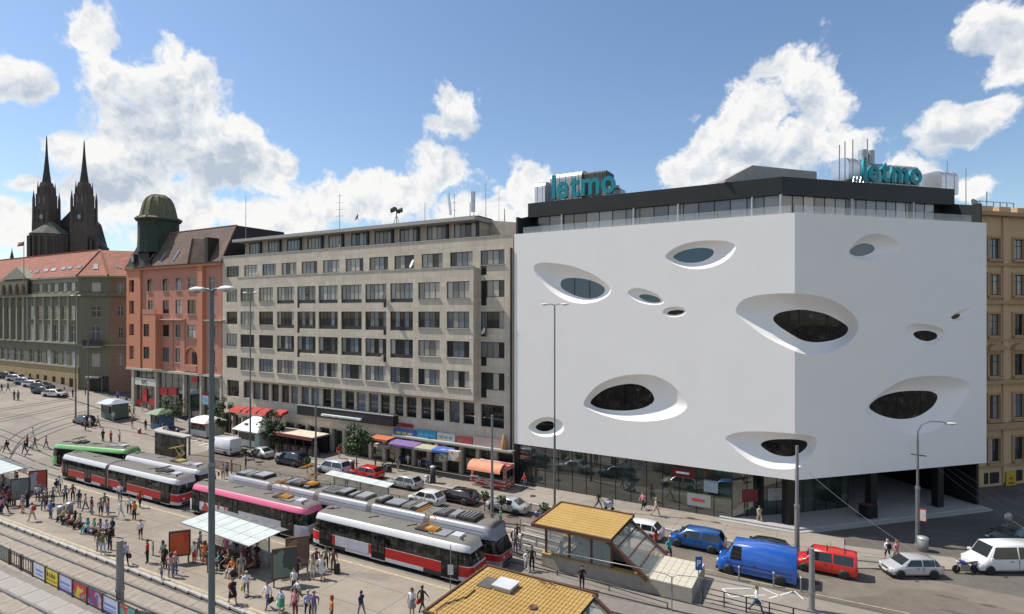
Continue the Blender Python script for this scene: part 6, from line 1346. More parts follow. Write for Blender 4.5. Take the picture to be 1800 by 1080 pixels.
for y in (.3, w_ - .3): MB().bar((xe - .5, y, zE), (xe + 2.6, y, 1.0), .24, .3).build('sloping_beam', m_brown, o)
for k in range(1, 4): t = k / 4; MB().bar((xe - .5 + 3.1 * t, .4, zE - 2.3 * t), (xe - .5 + 3.1 * t, w_ - .4, zE - 2.3 * t), .09).build('glazing_bar', m_brown, o)
b = MB(); b.add([(xe - .5, .4, zE + .02), (xe + 2.6, .4, 1.02), (xe + 2.6, w_ - .4, 1.02), (xe - .5, w_ - .4, zE + .02)], [(0, 1, 2, 3)]); b.build('end_glazing', m_sglass, o)
wal = worn('stair_wall', (.26, .23, .19), (.36, .33, .28), s1=.5, s2=3, amt=.8)
for y0, y1 in ((.55, .95), (w_ - 1.0, w_ - .6)): b = MB(); b.box(.6, xe + 5.6, y0, y1, 0, 1.0); b.build('side_wall', wal, o); b = MB(); b.box(.55, xe + 2.5, y0 - .04, y1 + .04, 1.003, 1.09); b.build('coping', m_yelr, o)
b = MB(); b.box(xe + 2.4, xe + 5.6, .96, w_ - 1.01, 0, .995); b.build('stair_cover', wal, o)
m_tl = worn('cover_tile', (.42, .385, .31), (.50, .465, .39), s1=1, s2=5, amt=.7)
nx, ny = 6, 6; ty0, ty1 = .56, w_ - .62
for i in range(nx):
    for j in range(ny):
        x0, x1 = xe + 2.62 + 2.98 * i / nx, xe + 2.62 + 2.98 * (i + 1) / nx; y0, y1 = ty0 + (ty1 - ty0) * j / ny, ty0 + (ty1 - ty0) * (j + 1) / ny
        slab('tile', m_tl, o, x0 + .012, x1 - .012, y0 + .012, y1 - .012, 1.0, 1.035 + rnd.uniform(0, .008))
slab('stair_shaft', dk, o, .7, xe + 2.3, 1.0, w_ - 1.05, .01, .03)
for k in range(7): slab('stair_step', wal, o, 1.0 + .35 * k, 1.33 + .35 * k, 1.0, w_ - 1.05, .03, .62 - .085 * k)
o, L_, w_ = pavilion('near stairway pavilion with ribbed yellow roof at the bottom edge', -12.5, -20.2, 25.8, 32.4, 3.3, .0, 0, 0, 30, 0, 0, 0)
nb = 30
for j in range(1, nb): x = .2 + (L_ - .4) * j / nb; b = MB(); b.box(x - .018, x + .018, .12, w_ - .12, 3.35, 3.385); b.build('roof_rib', m_yelr, o)
for x in (.8, 3, 5.2, 7.3):
    for y in (.6, w_ - .6): MB().bar((x, y, .2), (x, y, 3.2), .16).build('column', m_brown, o)
for y0 in (.6, w_ - .64): b = MB(); b.box(.9, 7.2, y0, y0 + .04, 1.0, 3.0); b.build('side_pane', m_sglass, o)
xe = L_
for y in (.3, w_ - .3): MB().bar((xe - .3, y, 3.3), (xe + 3.2, y, .9), .24, .3).build('sloping_beam', m_brown, o)
MB().bar((xe + 1.2, .3, 2.2), (xe + 1.2, w_ - .3, 2.2), .14).build('glazing_bar', m_brown, o); MB().bar((xe + 2.6, .3, 1.3), (xe + 2.6, w_ - .3, 1.3), .14).build('glazing_bar', m_brown, o)
b = MB(); b.add([(xe - .3, .4, 3.3), (xe + 3.2, .4, .92), (xe + 3.2, w_ - .4, .92), (xe - .3, w_ - .4, 3.3)], [(0, 1, 2, 3)]); b.build('end_glazing', m_sglass, o)
for y0 in (.4, w_ - .8): b = MB(); b.box(.5, xe + 5, y0, y0 + .35, 0.0, .95); b.build('side_wall', wal, o)
slab('vent_hatch', m_alud, o, 2.0, 3.2, w_ - 2.6, w_ - 1.5, 3.40, 3.62); slab('hatch_lid', mat('hatch_lid', (.5, .51, .54), rough=.4), o, 1.95, 3.25, w_ - 2.65, w_ - 1.45, 3.62, 3.68); slab('roof_patch', m_roofd, o, .9, 1.9, w_ - 2.7, w_ - 1.4, 3.39, 3.43)
rb = MB()
for i in range(7): t = i * .9; rb.bar((4.6 + .18 * math.cos(t), w_ - .5 + .12 * math.sin(t) * 2, 3.5), (4.6 + .6 * math.cos(t + .4), w_ - .55 + .3 * math.sin(t + .4), 3.45 + .05 * i), .04)
q = rb.build('rubble', mat('dry_debris', (.14, .07, .05), var=.4), o)
b = MB(); b.lathe([(.13, 0), (.2, .05), (.26, .05), (.26, 0)], 12, (5.1, 3.3, 3.40)); b.build('roof_ring', m_brown, o)
MB().tube([(.6, .3, 3.42), (.62, 1.2, 3.43), (1.2, 2.4, 3.42), (1.15, 3.4, 3.42)], .035, 5).build('cable', m_frm, o)
# ---- tram shelters
m_shpd = mat('shelter_dark_panel', (.16, .17, .165), rough=.4, var=.3, scale=2)
def shelter(label, s0, s1, t0, t1, z, nx, parts=True, dz=.2, off=.03):
    tm = t1 + off * (s0 + s1) / 2; o = thing('tram_shelter', label, 'shelter', (*ST(s1, tm), dz + g((s0 + s1) / 2)), ANG - math.atan(off)); L_ = s1 - s0; w = t1 - t0
    for i in range(nx):
        for j, (y0, y1, z0, z1) in enumerate(((0, w * .30, z - .05, z + .02), (w * .30, w * .80, z + .02, z + .12), (w * .80, w, z + .12, z + .05))):
            a, c = L_ * i / nx + .03, L_ * (i + 1) / nx - .03; b = MB(); e = .02
            b.add([(a, y0 + e, z0), (c, y0 + e, z0), (c, y1 - e, z1), (a, y1 - e, z1), (a, y0 + e, z0 + .03), (c, y0 + e, z0 + .03), (c, y1 - e, z1 + .03), (a, y1 - e, z1 + .03)], [(3, 2, 1, 0), (4, 5, 6, 7), (0, 1, 5, 4), (1, 2, 6, 5), (2, 3, 7, 6), (3, 0, 4, 7)])
            b.build('roof_panel', m_froof if j < 2 else m_shpd, o)
    for y, zz in ((0, z - .06), (w * .3, z + .0), (w * .8, z + .10), (w, z + .03)): MB().bar((0, y, zz), (L_, y, zz), .07).build('beam', m_poled, o)
    for i in range(nx + 1): x = L_ * i / nx; MB().tube([(x, 0, z - .04), (x, w * .3, z + .03), (x, w * .8, z + .14), (x, w, z + .07)], .03, 4).build('rib', m_poled, o)
    for x in (.6, L_ / 2, L_ - .6): MB().cyl((x, w * .62, 0), (x, w * .62, z + .04), .07, n=8).build('post', m_poled, o)
    b = MB(); b.box(.6, L_ - .6, w * .62 - .015, w * .62 + .015, .35, 2.1); b.build('back_pane', m_sglass, o)
    b = MB(); b.box(1.0, L_ - 1.0, w * .38, w * .54, .42, .47); b.build('bench', m_brown, o); 
    for x in (1.3, L_ - 1.3): slab('bench_leg', m_frm, o, x, x + .08, w * .4, w * .52, 0, .418)
    return o, L_, w
def light_box(label, p, ang, w, h, mats, z0=.55, frame=None):
    o = thing('advertising_case', label, 'poster case', p, ang); fr = frame or m_frm
    slab('frame', fr, o, -w / 2, w / 2, -.09, .09, z0, z0 + h); slab('poster', mats, o, -w / 2 + .1, w / 2 - .1, -.105, -.093, z0 + .12, z0 + h - .12); slab('poster_back', mats, o, -w / 2 + .1, w / 2 - .1, .093, .105, z0 + .12, z0 + h - .12)
    for x in (-w / 2 + .1, w / 2 - .2): slab('leg', fr, o, x, x + .1, -.05, .05, 0, z0 - .003)
    return o
shelter('tram shelter with frosted glass roof at the left edge of the platform', 44.6, 57, 27.2, 30.6, 2.55, 8)
shelter('tram shelter with frosted glass roof in the middle of the platform', 5.2, 14.3, 26.6, 30.0, 2.55, 7)
shelter('long narrow bus shelter on the island behind the trams', 6.2, 15.3, 12.7, 14.0, 2.45, 5, dz=.15)
pr = poster('poster_red', (.48, .05, .03), (.50, .10, .04), (.03, .03, .03), .55)
for px, py, w, h, c, lab, a in ((316, 990, 1.5, 2.0, None, 'poster case with red and white picture at the left end of the middle shelter', 20), (500, 1030, 1.7, 2.2, ((.06, .08, .07), (.16, .2, .17), (.25, .32, .03)), 'poster case with dark green picture at the right end of the middle shelter', 22), (523, 1008, 1.7, 2.2, ((.16, .10, .08), (.26, .16, .12), (.05, .05, .05)), 'poster case with brown picture behind the dark green one', 22), (36, 888, 1.6, 2.2, ((.14, .16, .15), (.17, .19, .18), (.2, .22, .2)), 'poster case with plain grey back at the left shelter', 22), (67, 872, 1.6, 2.2, ((.40, .07, .05), (.3, .3, .34), (.08, .08, .1)), 'poster case with red headed picture at the left shelter', 22)):
    x, y, z = gp(px, py); light_box(lab, (x, y, z), R(a), w, h, pr if c is None else poster('case_%d' % px, *c, .9), frame=m_brown if px > 400 else m_frm)
# white margin of the red poster
# poster wall on the tram island
b = MB(); pts = [gp(218, 820), gp(252, 820), gp(300, 822), gp(323, 838)]
W0 = Vector(ST(47.5, 15.2)); o = thing('poster_wall', 'tall curved wall of dark posters with a pale rim behind the trams', 'poster wall', (*W0, .15), ANG)
arc = [(-.2, 1.6), (.35, .5), (1.5, -.1), (3.2, -.2), (5.2, -.2), (7.0, -.25), (8.6, -.3)]; L9 = 9.0
dkp = [poster('dark_poster_%d' % i, (.022, .02, .017), c, (.06, .04, .03), 1.1) for i, c in enumerate(((.03, .026, .02), (.045, .03, .022), (.06, .06, .05), (.03, .028, .022), (.05, .035, .025), (.10, .09, .07)))]
for i, (a, c) in enumerate(zip(arc, arc[1:])):
    b = MB(); b.add([(a[0], a[1], 0.2), (c[0], c[1], .2), (c[0], c[1], 3.9), (a[0], a[1], 3.9), (a[0] + .05, a[1] + .2, .2), (c[0] + .05, c[1] + .2, .2), (c[0] + .05, c[1] + .2, 3.9), (a[0] + .05, a[1] + .2, 3.9)], [(0, 1, 2, 3), (7, 6, 5, 4), (0, 4, 5, 1), (3, 2, 6, 7), (0, 3, 7, 4), (1, 5, 6, 2)]); b.build('poster_panel', dkp[i], o)
b = MB(); b.loft([[(x, y - .05, 3.903), (x, y + 1.0, 3.903), (x, y + 1.0, 4.08), (x, y - .05, 4.08)] for x, y in arc], 0, False); b.build('rim', m_kerb, o)
slab('plinth', m_frm, o, .3, 8.6, 0, .5, 0, .195)
# ---- kiosks on the far plaza
def kiosk(label, px, py, w, d, h, wall, roof, rot=0, name='kiosk', trim=None):
    x, y, z = gp(px, py); o = thing(name, label, 'kiosk', (x, y, z), ANG + R(rot))
    slab('base', m_frm, o, -w / 2, w / 2, 0, d, 0, .12); slab('back_wall', wall, o, -w / 2, w / 2, d - .08, d, .123, h)
    for q in (-w / 2, w / 2 - .12): slab('corner_post', wall, o, q, q + .12, .02, d - .083, .123, h)
    slab('counter_panel', wall, o, -w / 2 + .123, w / 2 - .123, .03, .12, .123, 1.05); slab('shop_window', m_pd, o, -w / 2 + .123, w / 2 - .123, .08, .12, 1.053, h - .35); slab('fascia', trim or roof, o, -w / 2 - .05, w / 2 + .05, -.05, .017, h - .35, h)
    b = MB(); b.add([(-w / 2 - .4, -.6, h + .02), (w / 2 + .4, -.6, h + .02), (w / 2 + .4, d + .3, h + .02), (-w / 2 - .4, d + .3, h + .02), (-w / 2 + .5, d * .25, h + .65), (w / 2 - .5, d * .25, h + .65), (w / 2 - .5, d * .7, h + .65), (-w / 2 + .5, d * .7, h + .65)], [(3, 2, 1, 0), (4, 5, 6, 7), (0, 1, 5, 4), (1, 2, 6, 5), (2, 3, 7, 6), (3, 0, 4, 7)]); b.build('roof', roof, o); return o
m_kw = mat('kiosk_pale', (.50, .49, .46), rough=.6, var=.12); m_kb = mat('kiosk_blue', (.07, .13, .26), rough=.55, var=.2); m_kg = mat('kiosk_green', (.10, .16, .13), rough=.6, var=.3)
kiosk('newspaper kiosk with pale blue roof in the crowded far plaza', 187, 737, 3.6, 2.6, 2.6, m_kg, mat('kiosk_roof_blue', (.36, .42, .52), rough=.5, var=.15), 0)
kiosk('blue glazed phone and ticket kiosk left of the small tree', 272, 756, 2.6, 2.4, 2.6, m_kb, mat('kiosk_roof_green', (.14, .2, .12), rough=.6, var=.3), 0)
kiosk('white market kiosk with white awning right of the dark mast', 348, 768, 4.2, 3.0, 2.3, m_kw, mat('kiosk_roof_white', (.70, .69, .66), rough=.7, var=.06), 0, trim=m_red)
o = kiosk('white stall with pale green side under the white pitched tent roof', 437, 787, 5.0, 3.6, 2.5, mat('stall_pale', (.50, .53, .50), rough=.6, var=.1), mat('tent_white', (.74, .74, .71), rough=.7, var=.04), 0); o.name = 'market_tent'; o['category'] = 'tent'
b = MB(); b.add([(-2.95, -.7, 2.56), (2.95, -.7, 2.56), (2.95, 3.95, 2.56), (-2.95, 3.95, 2.56), (-.7, 1.2, 4.3), (1.5, 1.2, 4.3), (1.5, 2.0, 4.3), (-.7, 2.0, 4.3)], [(4, 5, 6, 7), (0, 1, 5, 4), (1, 2, 6, 5), (2, 3, 7, 6), (3, 0, 4, 7)]); b.build('tent_roof', MATS['tent_white'], o); slab('emblem', m_kb, o, -.9, -.3, -.05, .2, 3.0, 3.5); slab('side_panel', mat('panel_green', (.32, .46, .37), var=.1), o, 1.5, 2.5, -.07, -.055, .2, 2.1)
# ---- bins, bollards, signs
def bin_(label, px, py, h, r, m, cap=True):
    x, y, z = gp(px, py); o = thing('litter_bin', label, 'bin', (x, y, z)); MB().lathe([(r * .85, 0), (r, .05), (r, h), (r * .9, h)], 12).build('body', m, o); MB().lathe([(r * 1.06, h - .12), (r * 1.06, h + .02), (r * .5, h + .10), (.01, h + .11)], 12).build('lid', m_alud, o)
for a in ((107, 908, .95, .32, m_poled, 'grey litter bin on the platform, left of the pair by the seated group'), (122, 902, .95, .32, m_poled, 'grey litter bin on the platform, right of the pair by the seated group'), (761, 849, 1.9, .33, m_frm, 'black advertising pillar on the pavement by the silver hatchback'), (750, 850, .8, .28, m_kw, 'pale round bollard next to the black pillar'), (1622, 968, 1.1, .4, m_poled, 'grey litter bin beside the swan neck lamp post'), (312, 764, .8, .3, m_frm, 'small dark bin left of the white market kiosk'), (618, 824, 1.0, .38, m_brown, 'brown litter bin behind the red car'), (245, 762, .7, .25, m_red, 'small red post box like bin on the far plaza'), (1526, 916, .0, .1, m_frm, '')):
    if a[5]: bin_(a[5], a[0], a[1], a[2], a[3], a[4])
x, y, z = gp(1526, 915); o = thing('planter_box', 'black cubic planter at the foot of the middle pillar', 'planter', (x, y, .3), AR); slab('box', m_blk2, o, -.6, .6, -.5, .5, 0, 1.2); slab('soil', m_brown, o, -.5, .5, -.4, .4, 1.2, 1.21)
for px, py, lab in ((1299, 1021, 'grey bollard in front of the blue van door'), (1360, 1032, 'grey bollard in front of the rear wheel of the blue van'), (1408, 1041, 'short pale bollard right of the blue van')):
    x, y, z = gp(px, py); o = thing('bollard', lab, 'bollard', (x, y, z)); MB().cyl((0, 0, 0), (0, 0, 1.0), .055, n=10).build('shaft', m_poled, o); MB().lathe([(.07, 1.0), (.07, 1.06), (.01, 1.1)], 10).build('cap', m_lampw, o)
x, y, z = gp(1228, 1052); o = thing('parking_sign', 'blue parking sign with white letter on a grey post', 'sign', (x, y, z)); hz_ = H - (978 - HZ) / 1000 * y - z; MB().cyl((0, 0, 0), (0, 0, hz_), .04, n=8).build('post', m_poled, o)
slab('plate', mat('sign_blue', (.02, .10, .32), rough=.4, var=0), o, -.24, .24, -.07, -.04, hz_ - .95, hz_); text_on('lettering', 'P', .6, o, -.17, -.078, hz_ - .66, mat('sign_white', (.7, .7, .7), var=0), .004, .01)
x, y, z = gp(1771, 955); o = thing('round_sign', 'round grey traffic sign seen from behind near the right edge', 'sign', (x, y, z)); MB().cyl((0, 0, 0), (0, 0, 2.6), .04, n=8).build('post', m_poled, o); b = MB(); b.lathe([(0.01, 0), (.36, .0), (.36, .03), (.01, .03)], 18); q = b.build('plate', m_alud, o); q.location = (0, -.05, 2.3); q.rotation_euler = (R(90), 0, 0)
x, y, z = gp(628, 742 + 45); o = thing('round_sign', 'round pale advertising sign on the pavement left of the entrance', 'sign', gp(485, 783)); MB().cyl((0, 0, 0), (0, 0, 2.4), .05, n=8).build('post', m_poled, o); b = MB(); b.lathe([(0.01, 0), (.62, .0), (.62, .12), (.01, .12)], 18); q = b.build('plate', mat('plate_pale', (.42, .43, .5), var=.2), o); q.location = (0, .06, 2.1); q.rotation_euler = (R(90), 0, 0)
# thin stop post in front of the nearest tram
x, y, z = gp(792, 1040); o = thing('stop_post', 'thin grey stop post in front of the nearest red and white tram', 'post', (x, y, z)); MB().cyl((0, 0, 0), (0, 0, 3.3), .03, n=8).build('shaft', m_poled, o); slab('timetable', m_lampw, o, -.2, .2, -.05, -.03, 1.2, 1.9)
x, y, z = gp(1183, 1078); o = thing('double_arm_post', 'thin grey post with two curved wire arms beside the stair cover', 'post', (x, 38.0, 0)); 
MB().cyl((0, 0, 0), (0, 0, 2.3), .04, n=8).build('shaft', m_poled, o); MB().tube([(0, 0, 2.25), (-.4, .05, 2.45), (-2, .7, 2.55), (-7.0, 3.0, 2.6)], .025, 5).build('wire_arm', m_steel, o); MB().tube([(0, 0, 2.25), (.4, 0, 2.4), (1.6, -.2, 2.35), (5, -1.2, 2.1)], .025, 5).build('wire_arm', m_steel, o)
# ================================================================ vehicles
m_tyre = mat('tyre', (.018, .018, .018), rough=.85, var=.1); m_rim = mat('wheel_rim', (.42, .42, .43), rough=.35, metal=.7, var=.05)
m_wscr = glass('car_glass', (.012, .016, .018), rough=.02, spec=.8, rv=.2); m_lampc = mat('lamp_clear', (.6, .62, .62), rough=.15, var=0); m_lampr = mat('lamp_red', (.35, .012, .01), rough=.25, var=0); m_plast = mat('black_plastic', (.025, .025, .027), rough=.6, var=0); m_plate = mat('number_plate', (.6, .6, .58), rough=.5, var=0)
def wheel(parent, x, y, r=.31, w=.2):
    k = ('wheel', r)
    if k not in UNIT:
        b = MB(); b.lathe([(r * .58, -w / 2), (r * .92, -w / 2), (r, -w * .3), (r, w * .3), (r * .92, w / 2), (r * .58, w / 2)], 20); UNIT[k] = b.mesh('wheel'); UNIT[k].materials.append(m_tyre)
        b = MB(); b.lathe([(.01, w * .36), (r * .2, w * .40), (r * .24, w * .30), (r * .6, w * .34), (r * .62, w * .42), (r * .62, -w * .4), (.01, -w * .4)], 20); UNIT[('rim', r)] = b.mesh('rim'); UNIT[('rim', r)].materials.append(m_rim)
    o = put('wheel', UNIT[k], parent, (x, y, r)); o.rotation_euler = (R(-90) if y > 0 else R(90), 0, 0); put('rim', UNIT[('rim', r)], o)
def car(name, label, px, py, col, L_, Wd, Ht, kind, heading=None, group=None, cat='car', pos=None, metal=.25):
    """body lofted along its length; px, py is the ground point below the middle of the near side"""
    x, y, z = gp(px, py) if pos is None else pos; hd = HEAD if heading is None else R(heading); nrm = Vector((-math.sin(hd), math.cos(hd)))
    sgn = 1 if nrm.dot(Vector((x, y))) > 0 else -1; c = Vector((x, y)) + nrm * sgn * Wd / 2; s_, t_ = toST(*c); z = g(s_) + (.02 if t_ > 5 or s_ > 50 or s_ < -33 else .125)
    o = thing(name, label, cat, (c.x, c.y, z), hd, group); paint = mat('paint_%02d%02d%02d' % tuple(int(v * 99) for v in col), col, rough=.28, metal=metal, spec=.5, var=.03, coat=.8)
    w, h = Wd / 2, Ht; P = {'hatch': (.30, .12, -.34, -.46, .60, .56), 'sedan': (.24, .08, -.20, -.36, .62, .63), 'mpv': (.36, .17, -.40, -.48, .56, .55), 'van': (.40, .27, -.485, -.5, .47, .44), 'wagon': (.26, .10, -.38, -.47, .60, .57), 'box': (.32, .19, -.45, -.49, .54, .52), 'bus': (.36, .235, -.48, -.495, .50, .48)}[kind]
    cw_, rf, rr_, tl, bz, tz = P; belt = bz * h; tz = (.64 if kind == 'sedan' else .95 if kind in ('van', 'box', 'bus') else .62) * h; hz = belt - .04
    S = [(.5, .38, .50 * belt + .12, .50 * belt + .2, .80, .7), (.47, .24, belt * .80, belt * .86, .94, .80), (.40 if kind != 'van' else .47, .22, belt * .9, hz - .02, .985, .84), (cw_, .22, belt, belt + .03, 1, .86), (rf, .22, belt, h - .05, 1, .74 if kind != 'van' else .84), ((rf + rr_) / 2, .22, belt, h, 1, .75 if kind != 'van' else .86), (rr_, .22, belt, h - .05, 1, .74 if kind != 'van' else .86), (tl, .24, belt, tz, .97, .78 if kind != 'van' else .85), (-.495, .3, belt * .86, tz - .04 if kind in ('van', 'box', 'bus') else min(tz, belt) - .03, .92, .74), (-.5, .4, belt * .7, belt * .75, .86, .7)]
    def ring(q):
        X, zb, zm_, zt, a, bq = q; X *= L_; W_ = w * a; T = w * bq * a; zs = min(zt - .04, zt)
        hp = [(W_ * .88, zb), (W_, zb + .14), (W_ * 1.0, (zb + zm_) / 2 + .05), (W_ * .965, zm_), (T, max(zm_ + .005, zt - .05)), (T * .82, max(zm_ + .01, zt))]
        return [(X, yy, zz) for yy, zz in hp] + [(X, -yy, zz) for yy, zz in reversed(hp)]
    MB().loft([ring(q) for q in S], 0, True).build('body', paint, o)
    wt = w * S[4][5]; wb_ = w * .965
    def side(xa, xb, xc, xd, nm='side_window'):     # bottom front, bottom rear, top rear, top front
        for sg in (1, -1):
            def pt(X, f): zz = belt + (h - .05 - belt) * f; return (X * L_, sg * (wb_ + (wt - wb_) * f + .012), zz)
            MB().add([pt(xa, .06), pt(xb, .06), pt(xc, .88), pt(xd, .88)], [(0, 1, 2, 3)]).build(nm, m_wscr, o)
    m_ = (rf + rr_) / 2 + .02
    xr = m_ + .01 if kind != 'van' else cw_ - .23
    side(cw_ - .06 if kind != 'van' else cw_ - .08, xr, xr, rf - .012 if kind != 'van' else rf + .01)
    if kind != 'van':
        side(m_ - .01, rr_ + (.02 if kind in ('mpv', 'box') else .03), rr_ + .02, m_ - .01)
        if kind in ('mpv', 'wagon', 'hatch'): side(rr_ + .012, tl + .035, rr_ - .01, rr_ + .008, 'quarter_window')
    def scr(x0, z0, w0, x1, z1, w1, nm, d):
        f = lambda a, c, t: a + (c - a) * t; dn = Vector((-(z1 - z0), 0, (x1 - x0) * L_)).normalized() * .014; dn = dn if (dn.x > 0) == (d > 0) else -dn
        pts = [(f(x0, x1, t) * L_ + dn.x, sg * f(w0, w1, t) * w * .9, f(z0, z1, t) + dn.z) for t, sg in ((.1, 1), (.1, -1), (.92, -1), (.92, 1))]; MB().add(pts, [(0, 1, 2, 3)]).build(nm, m_wscr, o)
    scr(cw_, belt + .03, .86, rf, h - .05, S[4][5], 'windscreen', 1)
    if kind in ('van', 'box', 'bus'):
        if kind != 'van': scr(-.5, belt + .06, .74, -.492, h - .12, .74, 'rear_window', -1)
    else: scr(tl, tz, .78, rr_, h - .05, S[6][5], 'rear_window', -1)
    r = .31 if kind != 'van' else .34; wx = (.335 * L_, -.29 * L_) if kind != 'van' else (.33 * L_, -.30 * L_)
    for X in wx:
        for sg in (1, -1):
            k = ('arch', r)
            if k not in UNIT: b = MB(); b.lathe([(.02, 0), (r * 1.2, 0), (r * 1.2, .02), (.02, .02)], 20); UNIT[k] = b.mesh('wheel_arch'); UNIT[k].materials.append(m_plast)
            a = put('wheel_arch', UNIT[k], o, (X, sg * (w - .008), r + .02)); a.rotation_euler = (R(-90) if sg > 0 else R(90), 0, 0); wheel(o, X, sg * (w - .085), r)
    for sg in (1, -1):
        MB().box(.455 * L_, .492 * L_, sg * w * .52, sg * w * .86, belt * .66, belt * .82).build('headlight', m_lampc, o); MB().box(-.499 * L_, -.478 * L_, sg * w * .68, sg * w * .9, belt * .72, belt * 1.02).build('tail_light', m_lampr, o)
        MB().box(cw_ * L_ - .28, cw_ * L_ - .08, sg * (w + .02), sg * (w + .17), belt + .05, belt + .2).build('mirror', paint, o); MB().box(-.02 * L_, .03 * L_, sg * (w - .01), sg * (w + .02), belt - .13, belt - .09).build('door_handle', m_plast, o)
    MB().box(.47 * L_, .505 * L_, -w * .82, w * .82, .24, .42).build('bumper', m_plast, o); MB().box(-.506 * L_, -.48 * L_, -w * .84, w * .84, .28, .46).build('bumper', m_plast if kind in ('van', 'box', 'bus') else paint, o)
    MB().box(-.512 * L_, -.507 * L_, -.26, .26, .5, .61).build('number_plate', m_plate, o)
    if kind in ('van',):
        for sg in (1, -1):
            for zz in (.62, .9): b = MB(); b.box(-.44 * L_, cw_ * L_ - .5, sg * (w * .985), sg * (w + .012), zz, zz + .05); b.build('side_moulding', m_plast, o)
    if kind == 'box':
        for X in (-.02, -.3): MB().bar((X * L_, -wt * .9, h + .05), (X * L_, wt * .9, h + .05), .05).build('roof_bar', m_plast, o)
    if kind in ('hatch', 'mpv', 'sedan', 'wagon'): MB().box(.497 * L_, .504 * L_, -w * .4, w * .4, belt * .66, belt * .78).build('grille', m_plast, o)
    MB().box(.506 * L_, .511 * L_, -.26, .26, .36, .47).build('number_plate', m_plate, o)
    if kind != 'van':
        for sg in (1, -1): b = MB(); b.box(.30 * L_ - .40 * L_, .30 * L_ - .396 * L_ + .01, sg * (w * .99), sg * (w + .006), .34, belt); b.build('door_gap', m_plast, o)
    return o
BL, SV, WH = (.012, .014, .018), (.40, .41, .42), (.62, .62, .62)
G1 = 'cars standing along the road'
car('parked_car', 'dark navy people carrier driving left of the thin mast', 503, 820, (.012, .018, .035), 4.9, 1.85, 1.78, 'mpv', group=G1)
car('parked_car', 'white and silver minivan with red tail lights behind the mast', 577, 835, (.55, .55, .60), 4.6, 1.8, 1.7, 'mpv', group=G1)
car('parked_car', 'bright red low car behind the island shelter roof', 636, 842, (.52, .02, .015), 4.3, 1.75, 1.4, 'hatch', group=G1, metal=.1)
car('parked_car', 'silver hatchback beside the island shelter', 704, 861, SV, 4.1, 1.72, 1.45, 'hatch', group=G1)
car('parked_car', 'small white hatchback at the end of the island shelter', 741, 890, WH, 3.9, 1.7, 1.48, 'hatch', group=G1, metal=0)
car('parked_car', 'black fastback car ahead of the white hatchback', 797, 886, BL, 4.6, 1.8, 1.42, 'wagon', group=G1)
car('parked_car', 'silver saloon beside the grey mast and flower pots', 886, 903, SV, 4.5, 1.75, 1.42, 'sedan', group=G1)
car('parked_car', 'dark blue estate car partly behind the far yellow roof', 975, 922, (.015, .022, .06), 4.4, 1.75, 1.45, 'wagon', group=G1)
car('parked_car', 'white car mostly hidden behind the far yellow roofed stairway', 1118, 948, WH, 4.2, 1.72, 1.45, 'hatch', group=G1, metal=0)
car('parked_car', 'metallic blue people carrier left of the blue van', 1222, 969, (.012, .10, .36), 4.5, 1.83, 1.66, 'mpv', group=G1, metal=.5)
car('delivery_van', 'large bright blue panel van on the road', 1327, 1021, (.008, .085, .38), 5.6, 2.0, 2.45, 'van', cat='van', metal=.0)
car('parked_car', 'dark car whose roof shows behind the blue van', 1341, 987, BL, 4.3, 1.75, 1.55, 'hatch', group=G1)
car('delivery_van', 'red boxy van with black roof bars right of the blue van', 1451, 1013, (.52, .02, .015), 4.2, 1.75, 1.82, 'box', cat='van', metal=.1)
car('parked_car', 'silver hatchback parked facing left on the lower right', 1615, 1019, (.43, .43, .44), 4.0, 1.68, 1.45, 'hatch', heading=180, group=G1)
car('delivery_van', 'white van cut off by the right edge', 1781, 1011, (.64, .64, .63), 5.2, 1.95, 2.15, 'bus', heading=181, cat='van', metal=0)
car('parked_car', 'dark teal car behind the white van at the right edge', 1798, 962, (.02, .06, .07), 4.3, 1.75, 1.45, 'sedan', heading=200, group=G1)
car('delivery_van', 'white delivery van beside the market tent', 383, 800, (.64, .64, .66), 5.2, 1.95, 2.4, 'van', cat='van', metal=0)
car('parked_car', 'pale car with plants behind it below the market tent', 449, 806, (.42, .43, .42), 4.2, 1.72, 1.4, 'sedan', group=G1)
car('parked_car', 'dark car with red lights at the far crossing', 137, 747, (.02, .025, .03), 4.3, 1.75, 1.45, 'wagon', group=G1)
for i, (px, py, c, kd, lb) in enumerate(((8, 666, (.03, .03, .035), 'hatch', 'farthest dark car at the left edge'), (25, 671, (.4, .4, .41), 'wagon', 'silver car second from the left edge'), (40, 677, (.2, .21, .22), 'hatch', 'grey car third from the left edge'), (54, 682, (.58, .58, .6), 'wagon', 'white car fourth from the left edge'), (68, 686, (.05, .05, .055), 'wagon', 'black car in the middle of the parked row'), (72, 694, (.02, .025, .05), 'hatch', 'dark blue car before the last white one'), (90, 699, (.60, .60, .6), 'hatch', 'white car nearest in the row before the green building'))):
    car('parked_car', lb, px, py, c, 4.2, 1.72, 1.45, kd, heading=-2, group='cars parked before the green building')
